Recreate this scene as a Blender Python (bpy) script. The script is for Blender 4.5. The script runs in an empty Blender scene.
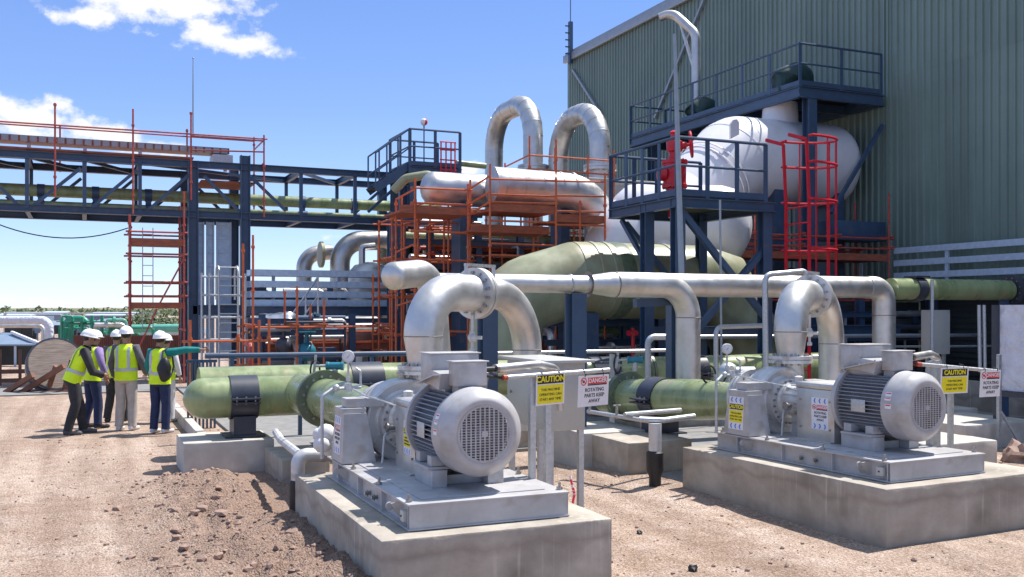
import bpy, bmesh, math, random
from mathutils import Vector, Matrix, noise
random.seed(7)
R = math.radians
scene = bpy.context.scene
COL = scene.collection
TS = bpy.data.scenes.new('workshop')      # scratch scene for evaluating lettering and skin, removed at the end
def evaluated_mesh(ob):
    TS.collection.objects.link(ob); vl = TS.view_layers[0]; vl.update(); dg = vl.depsgraph; dg.update()
    return bpy.data.meshes.new_from_object(ob.evaluated_get(dg))
CAMH, FPX = 2.1, 970.0
FX, FY = 0.4035, 0.9150

def at(px, py, X=None, Y=None, Z=None, d=None):
    """world point that a sight line of the site survey meets on a known plane"""
    u = (px - 512) / FPX; v = (310 - py) / FPX
    if X is not None: d = X / (FX + FY * u)
    elif Y is not None: d = Y / (FY - FX * u)
    elif Z is not None: d = (Z - CAMH) / v
    return Vector((d * (FX + FY * u), d * (FY - FX * u), CAMH + v * d))
def xa(px, Y): return at(px, 310, Y=Y).x
def ya(px, X): return at(px, 310, X=X).y
def za(px, py, **k): return at(px, py, **k).z

# ------------------------------------------------------------------ materials
def mat(name, col, col2=None, rough=0.5, metal=0.0, scale=6.0, bump=0.0, bscale=60.0, detail=6, lo=0.35, hi=0.65,
        rough2=None, stretch=(1, 1, 1), coat=0.0, spots=None, spot_scale=20, spot_lo=0.62, spot_hi=0.7):
    m = bpy.data.materials.new(name); m.use_nodes = True
    nt = m.node_tree; N = nt.nodes; L = nt.links
    b = N['Principled BSDF']
    b.inputs['Metallic'].default_value = metal
    b.inputs['Roughness'].default_value = rough
    if coat: b.inputs['Coat Weight'].default_value = coat
    tc = N.new('ShaderNodeTexCoord'); mp = N.new('ShaderNodeMapping')
    mp.inputs['Scale'].default_value = stretch
    L.new(tc.outputs['Object'], mp.inputs['Vector'])
    n = N.new('ShaderNodeTexNoise'); n.inputs['Scale'].default_value = scale; n.inputs['Detail'].default_value = detail
    n.inputs['Roughness'].default_value = 0.62
    L.new(mp.outputs['Vector'], n.inputs['Vector'])
    r = N.new('ShaderNodeValToRGB'); L.new(n.outputs['Fac'], r.inputs['Fac'])
    c2 = col2 if col2 else tuple(c * 0.86 for c in col)
    r.color_ramp.elements[0].position = lo; r.color_ramp.elements[1].position = hi
    r.color_ramp.elements[0].color = (*c2, 1); r.color_ramp.elements[1].color = (*col, 1)
    out = r.outputs['Color']
    if spots:
        n3 = N.new('ShaderNodeTexNoise'); n3.inputs['Scale'].default_value = spot_scale; n3.inputs['Detail'].default_value = 5
        L.new(tc.outputs['Object'], n3.inputs['Vector'])
        mr = N.new('ShaderNodeMapRange'); mr.inputs['From Min'].default_value = spot_lo; mr.inputs['From Max'].default_value = spot_hi
        L.new(n3.outputs['Fac'], mr.inputs['Value'])
        mx = N.new('ShaderNodeMix'); mx.data_type = 'RGBA'
        L.new(mr.outputs['Result'], mx.inputs['Factor']); L.new(out, mx.inputs['A'])
        mx.inputs['B'].default_value = (*spots, 1); out = mx.outputs['Result']
    L.new(out, b.inputs['Base Color'])
    if rough2 is not None:
        mr = N.new('ShaderNodeMapRange'); mr.inputs['To Min'].default_value = rough; mr.inputs['To Max'].default_value = rough2
        mr.inputs['From Min'].default_value = 0.35; mr.inputs['From Max'].default_value = 0.65
        L.new(n.outputs['Fac'], mr.inputs['Value']); L.new(mr.outputs['Result'], b.inputs['Roughness'])
    if bump:
        n2 = N.new('ShaderNodeTexNoise'); n2.inputs['Scale'].default_value = bscale; n2.inputs['Detail'].default_value = 6
        L.new(tc.outputs['Object'], n2.inputs['Vector'])
        bp = N.new('ShaderNodeBump'); bp.inputs['Strength'].default_value = bump; bp.inputs['Distance'].default_value = 0.01
        L.new(n2.outputs['Fac'], bp.inputs['Height']); L.new(bp.outputs['Normal'], b.inputs['Normal'])
    return m
M = {}
M['steel'] = mat('stainless_steel', (0.66, 0.65, 0.635), (0.52, 0.505, 0.48), 0.35, 0.8, 4, 0.06, 120, rough2=0.5, spots=(0.44, 0.36, 0.27), spot_scale=2.3, spot_lo=.60, spot_hi=.95)
M['steel_shop'] = mat('bright_cast_steel', (0.66, 0.655, 0.65), (0.54, 0.53, 0.515), 0.40, 0.35, 9, 0.1, 90, rough2=0.55, spots=(0.34, 0.30, 0.25), spot_scale=7, spot_lo=.58, spot_hi=.75)
M['weld'] = mat('weld_bead', (0.33, 0.30, 0.27), (0.22, 0.19, 0.16), 0.5, 0.9, 40)
M['clad'] = mat('aluminium_lagging', (0.60, 0.595, 0.59), (0.46, 0.45, 0.44), 0.33, 0.82, 3, 0.25, 7, rough2=0.5)
M['galv'] = mat('galvanised_steel', (0.55, 0.57, 0.59), (0.42, 0.44, 0.46), 0.42, 0.7, 30, rough2=0.55)
M['bolt'] = mat('bolt_steel', (0.45, 0.44, 0.43), (0.25, 0.24, 0.23), 0.4, 0.9, 50)
M['grey'] = mat('grey_machine_paint', (0.475, 0.468, 0.478), (0.375, 0.365, 0.365), 0.42, 0, 3.5, 0.06, 160, coat=0.05, spots=(0.31,0.27,0.23), spot_scale=6, spot_lo=.54, spot_hi=.80)
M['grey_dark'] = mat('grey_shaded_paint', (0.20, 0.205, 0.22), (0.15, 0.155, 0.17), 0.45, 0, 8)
M['fin'] = mat('fin_paint', (0.30, 0.31, 0.345), (0.23, 0.24, 0.27), 0.4, 0, 14)
M['cab'] = mat('cabinet_paint', (0.47, 0.465, 0.44), (0.42, 0.415, 0.39), 0.42, 0, 3, spots=(.36,.34,.3), spot_scale=6, spot_lo=.6, spot_hi=.8)
M['black'] = mat('black_rubber', (0.02, 0.02, 0.022), (0.012, 0.012, 0.013), 0.55, 0, 20)
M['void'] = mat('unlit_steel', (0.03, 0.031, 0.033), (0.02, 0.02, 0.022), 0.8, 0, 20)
M['frp'] = mat('green_fibreglass', (0.30, 0.355, 0.175), (0.18, 0.23, 0.10), 0.20, 0, 2.6, 0.04, 30, rough2=0.4, stretch=(1.4, 1.4, 0.5), coat=0.25, spots=(0.29, 0.255, 0.14), spot_scale=2.6, spot_lo=.54, spot_hi=.72)
M['frp_pale'] = mat('pale_green_fibreglass', (0.35, 0.36, 0.235), (0.215, 0.225, 0.13), 0.3, 0, 1.4, 0.05, 20, rough2=0.5, stretch=(1, 1, 0.6), spots=(0.27, 0.22, 0.12), spot_scale=1.1, spot_lo=.50, spot_hi=.72)
M['frp_dark'] = mat('green_fibreglass_flange', (0.16, 0.20, 0.12), (0.10, 0.12, 0.08), 0.35, 0, 8)
M['navy'] = mat('blue_grey_steel_paint', (0.050, 0.092, 0.165), (0.040, 0.073, 0.132), 0.42, 0, 3, spots=(0.085, 0.10, 0.13), spot_scale=4, spot_lo=.58, spot_hi=.75)
M['saddle'] = mat('dark_saddle_paint', (0.05, 0.055, 0.075), (0.035, 0.04, 0.055), 0.4, 0, 6)
M['white'] = mat('white_paint', (0.74, 0.73, 0.76), (0.68, 0.67, 0.70), 0.35, 0, 1.2, spots=(0.6, 0.585, 0.58), spot_scale=1.5, spot_lo=.58, spot_hi=.8)
M['red'] = mat('red_paint', (0.60, 0.018, 0.035), (0.48, 0.014, 0.026), 0.35, 0, 6)
M['scaf'] = mat('red_oxide_tube', (0.50, 0.085, 0.055), (0.33, 0.060, 0.045), 0.55, 0, 7, spots=(0.34, 0.20, 0.15), spot_scale=12, spot_lo=.58, spot_hi=.68)
M['orange'] = mat('orange_tube', (0.60, 0.13, 0.035), (0.42, 0.085, 0.030), 0.5, 0, 7, spots=(0.36, 0.18, 0.10), spot_scale=12, spot_lo=.58, spot_hi=.68)
M['plank'] = mat('red_brown_deck', (0.42, 0.11, 0.05), (0.24, 0.075, 0.045), 0.7, 0, 5, 0.1, 30, stretch=(1, 4, 4))
M['wood'] = mat('weathered_wood', (0.36, 0.29, 0.24), (0.20, 0.155, 0.125), 0.8, 0, 3, 0.2, 30, stretch=(1, 1, 12))
M['brownwood'] = mat('brown_timber', (0.24, 0.10, 0.06), (0.15, 0.065, 0.04), 0.75, 0, 4, 0.1, 30)
def concrete(name, a, b, sx):
    m = mat(name, a, b, 0.82, 0, 2.0, 0.35, 45, stretch=(1, 1, 1), detail=9, spots=tuple(c * 0.66 for c in b), spot_scale=1.6, spot_lo=.50, spot_hi=.78)
    nt = m.node_tree; N = nt.nodes; L = nt.links; bs = N['Principled BSDF']
    src = bs.inputs['Base Color'].links[0].from_socket
    tc = N.new('ShaderNodeTexCoord'); mp = N.new('ShaderNodeMapping'); mp.inputs['Scale'].default_value = (sx, sx, 0.7)
    L.new(tc.outputs['Object'], mp.inputs['Vector'])
    n = N.new('ShaderNodeTexNoise'); n.inputs['Scale'].default_value = 1.0; n.inputs['Detail'].default_value = 4
    L.new(mp.outputs['Vector'], n.inputs['Vector'])
    mr = N.new('ShaderNodeMapRange'); mr.inputs['From Min'].default_value = .56; mr.inputs['From Max'].default_value = .72; mr.inputs['To Max'].default_value = .55
    L.new(n.outputs['Fac'], mr.inputs['Value'])
    np_ = N.new('ShaderNodeTexNoise'); np_.inputs['Scale'].default_value = 1.1; np_.inputs['Detail'].default_value = 2; L.new(tc.outputs['Object'], np_.inputs['Vector'])
    mp_ = N.new('ShaderNodeMapRange'); mp_.inputs['From Min'].default_value = .5; mp_.inputs['From Max'].default_value = .62; L.new(np_.outputs['Fac'], mp_.inputs['Value'])
    mu_ = N.new('ShaderNodeMath'); mu_.operation = 'MULTIPLY'; L.new(mr.outputs['Result'], mu_.inputs[0]); L.new(mp_.outputs['Result'], mu_.inputs[1])
    mx = N.new('ShaderNodeMix'); mx.data_type = 'RGBA'
    L.new(mu_.outputs[0], mx.inputs['Factor']); L.new(src, mx.inputs['A']); mx.inputs['B'].default_value = (*[min(1, c * 1.4) for c in a], 1)
    L.new(mx.outputs['Result'], bs.inputs['Base Color'])
    return m
def pour_mark(m):
    nt = m.node_tree; N = nt.nodes; L = nt.links; bs = N['Principled BSDF']; src = bs.inputs['Base Color'].links[0].from_socket
    tc = N.new('ShaderNodeTexCoord'); sp = N.new('ShaderNodeSeparateXYZ'); L.new(tc.outputs['Object'], sp.inputs[0])
    nz = N.new('ShaderNodeTexNoise'); nz.inputs['Scale'].default_value = 2.2; nz.inputs['Detail'].default_value = 7; L.new(tc.outputs['Object'], nz.inputs['Vector'])
    def mm(op, a, b=0, c=False):
        n = N.new('ShaderNodeMath'); n.operation = op; n.use_clamp = c
        for i, x in enumerate((a, b)):
            if isinstance(x, (int, float)): n.inputs[i].default_value = x
            else: L.new(x, n.inputs[i])
        return n.outputs[0]
    zz = mm('ADD', sp.outputs['Z'], mm('MULTIPLY', mm('SUBTRACT', nz.outputs['Fac'], .5), .30))
    band = mm('SUBTRACT', 1.0, mm('MULTIPLY', mm('ABSOLUTE', mm('SUBTRACT', zz, .40)), 22), True)
    foot = mm('MULTIPLY', mm('SUBTRACT', .14, zz), 5, True)
    k = mm('MAXIMUM', mm('MULTIPLY', band, .42), mm('MULTIPLY', foot, .55))
    mx = N.new('ShaderNodeMix'); mx.data_type = 'RGBA'; L.new(k, mx.inputs['Factor']); L.new(src, mx.inputs['A']); mx.inputs['B'].default_value = (.20, .165, .135, 1); L.new(mx.outputs['Result'], bs.inputs['Base Color'])
M['conc'] = concrete('cast_concrete', (0.47, 0.42, 0.355), (0.31, 0.27, 0.22), 22)
pour_mark(M['conc'])
M['conc_pale'] = concrete('pale_concrete', (0.57, 0.53, 0.475), (0.44, 0.40, 0.35), 6)
M['screed'] = mat('grey_screed', (0.25, 0.245, 0.235), (0.18, 0.175, 0.17), 0.9, 0, 5, 0.3, 60)
M['green_clad'] = mat('green_wall_cladding', (0.185, 0.250, 0.215), (0.155, 0.215, 0.185), 0.34, 0, 0.5)
def sheet_tones(m):
    nt = m.node_tree; N = nt.nodes; L = nt.links; bs = N['Principled BSDF']; src = bs.inputs['Base Color'].links[0].from_socket
    tc = N.new('ShaderNodeTexCoord'); sp = N.new('ShaderNodeSeparateXYZ'); L.new(tc.outputs['Object'], sp.inputs[0])
    def mm(op, a, b=0):
        n = N.new('ShaderNodeMath'); n.operation = op
        for i, x in enumerate((a, b)):
            if isinstance(x, (int, float)): n.inputs[i].default_value = x
            else: L.new(x, n.inputs[i])
        return n.outputs[0]
    wn = N.new('ShaderNodeTexWhiteNoise'); wn.noise_dimensions = '2D'
    cb = N.new('ShaderNodeCombineXYZ'); L.new(mm('FLOOR', mm('DIVIDE', sp.outputs['Y'], .88)), cb.inputs[0]); L.new(mm('FLOOR', mm('DIVIDE', sp.outputs['Z'], 8.2)), cb.inputs[1]); L.new(cb.outputs[0], wn.inputs['Vector'])
    mp = N.new('ShaderNodeMapping'); mp.inputs['Scale'].default_value = (3, 3, .12); L.new(tc.outputs['Object'], mp.inputs['Vector'])
    nz = N.new('ShaderNodeTexNoise'); nz.inputs['Scale'].default_value = 1.2; nz.inputs['Detail'].default_value = 6; L.new(mp.outputs['Vector'], nz.inputs['Vector'])
    k = mm('ADD', mm('MULTIPLY', wn.outputs['Value'], .13), mm('MULTIPLY', nz.outputs['Fac'], .5)); k = mm('ADD', k, .66)
    mx = N.new('ShaderNodeMix'); mx.data_type = 'RGBA'; mx.blend_type = 'MULTIPLY'; mx.inputs['Factor'].default_value = 1
    L.new(src, mx.inputs['A']); cc = N.new('ShaderNodeCombineColor'); 
    for i in range(3): L.new(k, cc.inputs[i])
    L.new(cc.outputs[0], mx.inputs['B']); L.new(mx.outputs['Result'], bs.inputs['Base Color'])
sheet_tones(M['green_clad'])
M['trim'] = mat('pale_trim', (0.30, 0.34, 0.38), (0.25, 0.29, 0.33), 0.4, 0.2, 5)
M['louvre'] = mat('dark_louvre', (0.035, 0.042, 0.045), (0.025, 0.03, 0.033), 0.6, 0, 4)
M['tray'] = mat('zinc_cable_tray', (0.52, 0.62, 0.74), (0.42, 0.51, 0.62), 0.45, 0.15, 9)
M['teal'] = mat('turquoise_actuator', (0.02, 0.20, 0.27), (0.015, 0.14, 0.20), 0.35, 0, 10)
M['yellow'] = mat('sign_yellow', (0.85, 0.72, 0.02), (0.80, 0.66, 0.02), 0.4, 0, 20)
M['sign_white'] = mat('sign_white', (0.78, 0.77, 0.80), (0.72, 0.71, 0.74), 0.4, 0, 20)
M['sign_red'] = mat('sign_red', (0.70, 0.04, 0.03), (0.62, 0.035, 0.03), 0.4, 0, 20)
M['sign_blue'] = mat('sign_blue', (0.01, 0.22, 0.72), (0.01, 0.19, 0.64), 0.4, 0, 20)
M['ink'] = mat('sign_ink', (0.02, 0.02, 0.03), (0.015, 0.015, 0.02), 0.5, 0, 20)
M['vest'] = mat('lime_yellow_vest', (0.72, 0.98, 0.012), (0.62, 0.88, 0.010), 0.65, 0, 8, 0.5, 9)
M['refl'] = mat('grey_reflective_tape', (0.52, 0.54, 0.60), (0.45, 0.47, 0.52), 0.4, 0.1, 20)
M['skin'] = mat('skin', (0.36, 0.20, 0.13), (0.31, 0.17, 0.11), 0.55, 0, 20)
M['helmet'] = mat('white_helmet', (0.82, 0.81, 0.84), (0.78, 0.77, 0.80), 0.3, 0, 8)
M['hair'] = mat('dark_hair', (0.02, 0.017, 0.015), None, 0.6)
M['c_char'] = mat('charcoal_cloth', (0.035, 0.035, 0.042), (0.02, 0.02, 0.025), 0.85, 0, 9, 0.4, 12)
M['c_grey'] = mat('grey_cloth', (0.13, 0.125, 0.14), (0.09, 0.088, 0.10), 0.85, 0, 9, 0.4, 12)
M['c_navy'] = mat('navy_denim', (0.022, 0.035, 0.10), (0.014, 0.022, 0.065), 0.85, 0, 9, 0.4, 12)
M['c_purple'] = mat('lilac_cloth', (0.30, 0.22, 0.45), (0.24, 0.17, 0.37), 0.85, 0, 9, 0.4, 12)
M['c_khaki'] = mat('khaki_cloth', (0.50, 0.45, 0.41), (0.41, 0.365, 0.33), 0.85, 0, 9, 0.4, 12)
M['c_teal'] = mat('teal_cloth', (0.005, 0.24, 0.22), (0.004, 0.17, 0.16), 0.8, 0, 9, 0.4, 12)
M['c_white'] = mat('white_cloth', (0.68, 0.67, 0.68), (0.6, 0.59, 0.6), 0.85, 0, 9, 0.4, 12)
M['bag'] = mat('black_bag', (0.018, 0.018, 0.022), (0.01, 0.01, 0.012), 0.5, 0, 9, 0.4, 14)
M['farblue'] = mat('far_blue_roof', (0.20, 0.27, 0.36), (0.16, 0.22, 0.30), 0.6, 0, 2)
M['fargreen'] = mat('far_green_pipe', (0.02, 0.27, 0.16), (0.02, 0.20, 0.13), 0.4, 0, 4)
M['farmint'] = mat('mint_pipe', (0.16, 0.46, 0.36), (0.12, 0.38, 0.29), 0.4, 0, 3)
M['rust'] = mat('rust_red_sheet', (0.22, 0.085, 0.065), (0.15, 0.06, 0.05), 0.7, 0, 3)
M['leaf'] = mat('shrub_leaf', (0.085, 0.12, 0.035), (0.045, 0.072, 0.02), 0.6, 0, 0.5)
M['bark'] = mat('shrub_bark', (0.10, 0.075, 0.05), None, 0.9)
M['hill'] = mat('dry_grass_plain', (0.26, 0.225, 0.14), (0.17, 0.165, 0.095), 0.95, 0, 0.02)
M['glass'] = mat('gauge_face', (0.75, 0.75, 0.73), None, 0.15, 0, 5)
M['board'] = mat('white_quilted_board', (0.66, 0.67, 0.74), (0.56, 0.57, 0.64), 0.6, 0, 5, 0.8, 6)
[n for n in M['board'].node_tree.nodes if n.type == 'BUMP'][0].inputs['Distance'].default_value = .12
M['tape'] = mat('barrier_tape', (0.75, 0.04, 0.10), (0.75, 0.70, 0.70), 0.4, 0, 4, lo=.49, hi=.51, stretch=(1,1,3))
M['tarp'] = mat('dark_green_tarp', (0.01, 0.045, 0.045), (0.006, 0.028, 0.03), 0.6, 0, 4, 0.6, 5)
M['foil'] = mat('crumpled_foil', (0.78, 0.78, 0.80), (0.6, 0.6, 0.62), 0.22, 0.9, 4, 1.0, 5)
M['stone'] = mat('brown_stone', (0.36, 0.245, 0.19), (0.23, 0.155, 0.125), 0.95, 0, 6, 0.5, 30)
M['stone_dark'] = mat('black_stone', (0.03, 0.03, 0.033), (0.02, 0.02, 0.02), 0.6, 0, 6, 0.5, 30)

# ------------------------------------------------------------------ mesh builder
def frame_from(axis):
    a = Vector(axis).normalized()
    t = Vector((0, 0, 1)) if abs(a.z) < 0.9 else Vector((1, 0, 0))
    u = a.cross(t).normalized(); v = u.cross(a).normalized()
    return a, u, v
def fillet(pts, rad, seg=8):
    pts = [Vector(p) for p in pts]
    if not isinstance(rad, (list, tuple)): rad = [rad] * len(pts)
    out = [pts[0]]
    for i in range(1, len(pts) - 1):
        p, a, b = pts[i], pts[i - 1], pts[i + 1]
        d1 = (a - p); d2 = (b - p); l1, l2 = d1.length, d2.length
        d1.normalize(); d2.normalize()
        ang = d1.angle(d2)
        if ang > math.pi - 0.02: out.append(p); continue
        tl = min(rad[i] / math.tan(ang / 2), l1 * 0.99, l2 * 0.99)
        r = tl * math.tan(ang / 2)
        c = p + (d1 + d2).normalized() * (r / math.sin(ang / 2))
        v1 = p + d1 * tl - c; v2 = p + d2 * tl - c
        tot = v1.angle(v2); ax = v1.cross(v2).normalized()
        for k in range(seg + 1):
            out.append(c + Matrix.Rotation(tot * k / seg, 3, ax) @ v1)
    out.append(pts[-1])
    return out
class MB:
    def __init__(s): s.bm = bmesh.new()
    def _mi(s, faces, mi):
        for f in faces: f.material_index = mi
    def box(s, x0, x1, y0, y1, z0, z1, bevel=0, mi=0, rot=None, seg=2):
        r = bmesh.ops.create_cube(s.bm, size=1.0); vs = r['verts']
        c = Vector(((x0 + x1) / 2, (y0 + y1) / 2, (z0 + z1) / 2)); sz = Vector((abs(x1 - x0), abs(y1 - y0), abs(z1 - z0)))
        for v in vs: v.co = Vector((v.co.x * sz.x, v.co.y * sz.y, v.co.z * sz.z))
        fs = list({f for v in vs for f in v.link_faces})
        if bevel:
            es = list({e for v in vs for e in v.link_edges})
            b = bmesh.ops.bevel(s.bm, geom=es + vs, offset=bevel, segments=seg, affect='EDGES', profile=0.5)
            vs = list({v for f in b['faces'] for v in f.verts} | {v for v in vs if v.is_valid}); 
            fs = list({f for v in vs for f in v.link_faces})
        for v in vs:
            if rot is not None: v.co = rot @ v.co
            v.co += c
        s._mi(fs, mi); return vs
    def beam(s, p0, p1, w, h, mi=0, up=None, bevel=0):
        p0, p1 = Vector(p0), Vector(p1); a = (p1 - p0)
        L_ = a.length; a.normalize()
        t = Vector(up) if up else (Vector((0, 0, 1)) if abs(a.z) < 0.95 else Vector((0, 1, 0)))
        u = a.cross(t).normalized(); v = u.cross(a).normalized()
        m = Matrix((u, a, v)).transposed()
        c = (p0 + p1) / 2
        vs = s.box(-w / 2, w / 2, -L_ / 2, L_ / 2, -h / 2, h / 2, bevel, mi)
        for q in vs: q.co = m @ q.co + c
        return vs
    def ibeam(s, p0, p1, w, h, t=0.02, mi=0, up=None):
        p0, p1 = Vector(p0), Vector(p1); a = (p1 - p0).normalized()
        tt = Vector(up) if up else (Vector((0, 0, 1)) if abs(a.z) < 0.95 else Vector((0, 1, 0)))
        u = a.cross(tt).normalized(); v = u.cross(a).normalized()
        o = v * (h / 2 - t / 2)
        s.beam(p0 + o, p1 + o, w, t, mi, up); s.beam(p0 - o, p1 - o, w, t, mi, up)
        s.beam(p0, p1, t, h - 2 * t, mi, up)
    def tube(s, pts, r, n=12, caps=True, mi=0, close=False):
        pts = [Vector(p) for p in pts]
        clean = [pts[0]]
        keep = [0]
        for i, p in enumerate(pts[1:], 1):
            if (p - clean[-1]).length > 1e-5: clean.append(p); keep.append(i)
        rs = [r[i] for i in keep] if isinstance(r, (list, tuple)) else [r] * len(clean)
        pts = clean; m = len(pts)
        tang = []
        for i in range(m):
            if i == 0: t = pts[1] - pts[0]
            elif i == m - 1: t = pts[-1] - pts[-2]
            else: t = (pts[i + 1] - pts[i]).normalized() + (pts[i] - pts[i - 1]).normalized()
            tang.append(t.normalized())
        a, u, v = frame_from(tang[0])
        rings = []
        for i in range(m):
            if i:
                q = tang[i - 1].rotation_difference(tang[i]); u = q @ u; v = q @ v
            sc = 1.0
            if 0 < i < m - 1:
                c = (pts[i + 1] - pts[i]).normalized().dot((pts[i] - pts[i - 1]).normalized())
                half = math.acos(max(-1, min(1, c))) / 2
            ring = []
            bd = None
            if 0 < i < m - 1:
                bd = (pts[i + 1] - pts[i]).normalized() - (pts[i] - pts[i - 1]).normalized()
                bd = bd.normalized() if bd.length > 1e-4 else None
                sc = 1 / max(.35, math.cos(half))
            for k in range(n):
                o = (u * math.cos(2 * math.pi * k / n) + v * math.sin(2 * math.pi * k / n)) * rs[i]
                if bd is not None: o += bd * (o.dot(bd) * (sc - 1))
                ring.append(s.bm.verts.new(pts[i] + o))
            rings.append(ring)
        fs = []
        for i in range(m - 1):
            for k in range(n):
                fs.append(s.bm.faces.new((rings[i][k], rings[i][(k + 1) % n], rings[i + 1][(k + 1) % n], rings[i + 1][k])))
        if caps:
            fs.append(s.bm.faces.new(list(reversed(rings[0])))); fs.append(s.bm.faces.new(rings[-1]))
        s._mi(fs, mi)
    def cyl(s, p0, p1, r, n=16, mi=0, r1=None): s.tube([p0, p1], [r, r if r1 is None else r1], n, True, mi)
    def pipe(s, pts, r, bend, n=20, mi=0, seg=8, caps=True): s.tube(fillet(pts, bend, seg), r, n, caps, mi)
    def lathe(s, o, axis, prof, n=32, mi=0, caps=True):
        o = Vector(o); a, u, v = frame_from(axis); rings = []
        for t, r in prof:
            rings.append([s.bm.verts.new(o + a * t + (u * math.cos(2 * math.pi * k / n) + v * math.sin(2 * math.pi * k / n)) * max(r, 1e-4)) for k in range(n)])
        fs = []
        for i in range(len(rings) - 1):
            for k in range(n):
                fs.append(s.bm.faces.new((rings[i][k], rings[i][(k + 1) % n], rings[i + 1][(k + 1) % n], rings[i + 1][k])))
        if caps:
            fs.append(s.bm.faces.new(list(reversed(rings[0])))); fs.append(s.bm.faces.new(rings[-1]))
        s._mi(fs, mi)
    def bolts(s, o, axis, rad, n, br, half, mi=1):
        o = Vector(o); a, u, v = frame_from(axis)
        for k in range(n):
            t = 2 * math.pi * (k + .5) / n
            c = o + (u * math.cos(t) + v * math.sin(t)) * rad
            s.tube([c - a * half, c + a * half], br, 6, True, mi)
    def flange(s, o, axis, r_out, r_in, th, n=14, mi=0, bmi=1, br=.016, gap=.012):
        """bolted pair of flange plates"""
        a = Vector(axis).normalized(); o = Vector(o)
        for sg in (-1, 1):
            s.lathe(o + a * sg * (gap / 2 + th / 2), a, [(-th / 2, r_in), (-th / 2, r_out), (th / 2, r_out), (th / 2, r_in)], 36, mi, False)
        s.lathe(o, a, [(-gap / 2, r_in), (-gap / 2, r_out * .93), (gap / 2, r_out * .93), (gap / 2, r_in)], 36, mi, False)
        s.bolts(o, a, (r_out + r_in) / 2 + .004, n, br, th + gap / 2 + .022, bmi)
    def ball(s, c, r, sx=1, sy=1, sz=1, n=12, mi=0):
        res = bmesh.ops.create_uvsphere(s.bm, u_segments=n * 2, v_segments=n, radius=1)
        for v in res['verts']: v.co = Vector((v.co.x * r * sx, v.co.y * r * sy, v.co.z * r * sz)) + Vector(c)
        s._mi({f for v in res['verts'] for f in v.link_faces}, mi)
        return res['verts']
    def poly(s, pts, th, nrm, mi=0):
        """flat polygon extruded by th along nrm"""
        nrm = Vector(nrm).normalized()
        a = [s.bm.verts.new(Vector(p)) for p in pts]; b = [s.bm.verts.new(Vector(p) + nrm * th) for p in pts]
        fs = [s.bm.faces.new(a), s.bm.faces.new(list(reversed(b)))]
        k = len(a)
        for i in range(k): fs.append(s.bm.faces.new((a[i], b[i], b[(i + 1) % k], a[(i + 1) % k])))
        s._mi(fs, mi)
    def text(s, body, size, mtx, mi=0, align='CENTER', ex=0.0008, bold=0.0):
        cu = bpy.data.curves.new('lettering', 'FONT'); cu.body = body; cu.size = size; cu.align_x = align; cu.align_y = 'CENTER'
        cu.extrude = ex; cu.offset = bold; cu.resolution_u = 3
        ob = bpy.data.objects.new('lettering', cu); me = evaluated_mesh(ob)
        bpy.data.objects.remove(ob); bpy.data.curves.remove(cu)
        me.transform(mtx)
        k0 = len(s.bm.faces); s.bm.from_mesh(me); s.bm.faces.ensure_lookup_table()
        for f in list(s.bm.faces)[k0:]: f.material_index = mi
        bpy.data.meshes.remove(me)
    def build(s, name, mats, parent=None, smooth=True, angle=32):
        bmesh.ops.recalc_face_normals(s.bm, faces=list(s.bm.faces))
        me = bpy.data.meshes.new(name); s.bm.to_mesh(me); s.bm.free()
        if not isinstance(mats, (list, tuple)): mats = [mats]
        for m in mats: me.materials.append(M[m] if isinstance(m, str) else m)
        if smooth:
            me.polygons.foreach_set('use_smooth', [True] * len(me.polygons))
            me.set_sharp_from_angle(angle=R(angle))
        ob = bpy.data.objects.new(name, me); COL.objects.link(ob)
        if parent is not None:
            rt = parent
            while rt.parent: rt = rt.parent
            me.transform(Matrix.Translation(-rt.location)); ob.parent = parent
        return ob
def tag(o, label, cat, group=None):
    o['label'] = label; o['category'] = cat; o['kind'] = 'thing'
    if group: o['group'] = group
    return o
def solo(name, mb, mats, label, cat, group=None, loc=None, **k):
    """a thing that is one mesh, its origin at its base"""
    o = mb.build(name, mats, None, **k)
    me = o.data; n = len(me.vertices)
    if loc is None:
        xs = [v.co.x for v in me.vertices]; ys = [v.co.y for v in me.vertices]; zs = [v.co.z for v in me.vertices]
        loc = Vector(((min(xs) + max(xs)) / 2, (min(ys) + max(ys)) / 2, min(zs)))
    me.transform(Matrix.Translation(-Vector(loc))); o.location = loc
    return tag(o, label, cat, group)
def thing(name, loc, label, cat, group=None):
    o = bpy.data.objects.new(name, None); COL.objects.link(o); o.location = loc; o.empty_display_size = .2
    return tag(o, label, cat, group)
def copy_tree(o, parent=None):
    c = o.copy(); COL.objects.link(c); c.parent = parent
    for ch in list(o.children): copy_tree(ch, c)
    return c
def struct(name, mb, mats, kind='structure', **k):
    o = mb.build(name, mats, None, **k); o['kind'] = kind; return o

def roughen(mb, amp=.004, cuts=14, keep_z=None):
    """breaks the dead straight edges of cast concrete"""
    bmesh.ops.subdivide_edges(mb.bm, edges=[e for e in mb.bm.edges if e.calc_length() > .25], cuts=cuts, use_grid_fill=True)
    for v in mb.bm.verts:
        n = noise.noise_vector(v.co * 4) * amp + noise.noise_vector(v.co * 17) * amp * .7
        v.co += n
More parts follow.
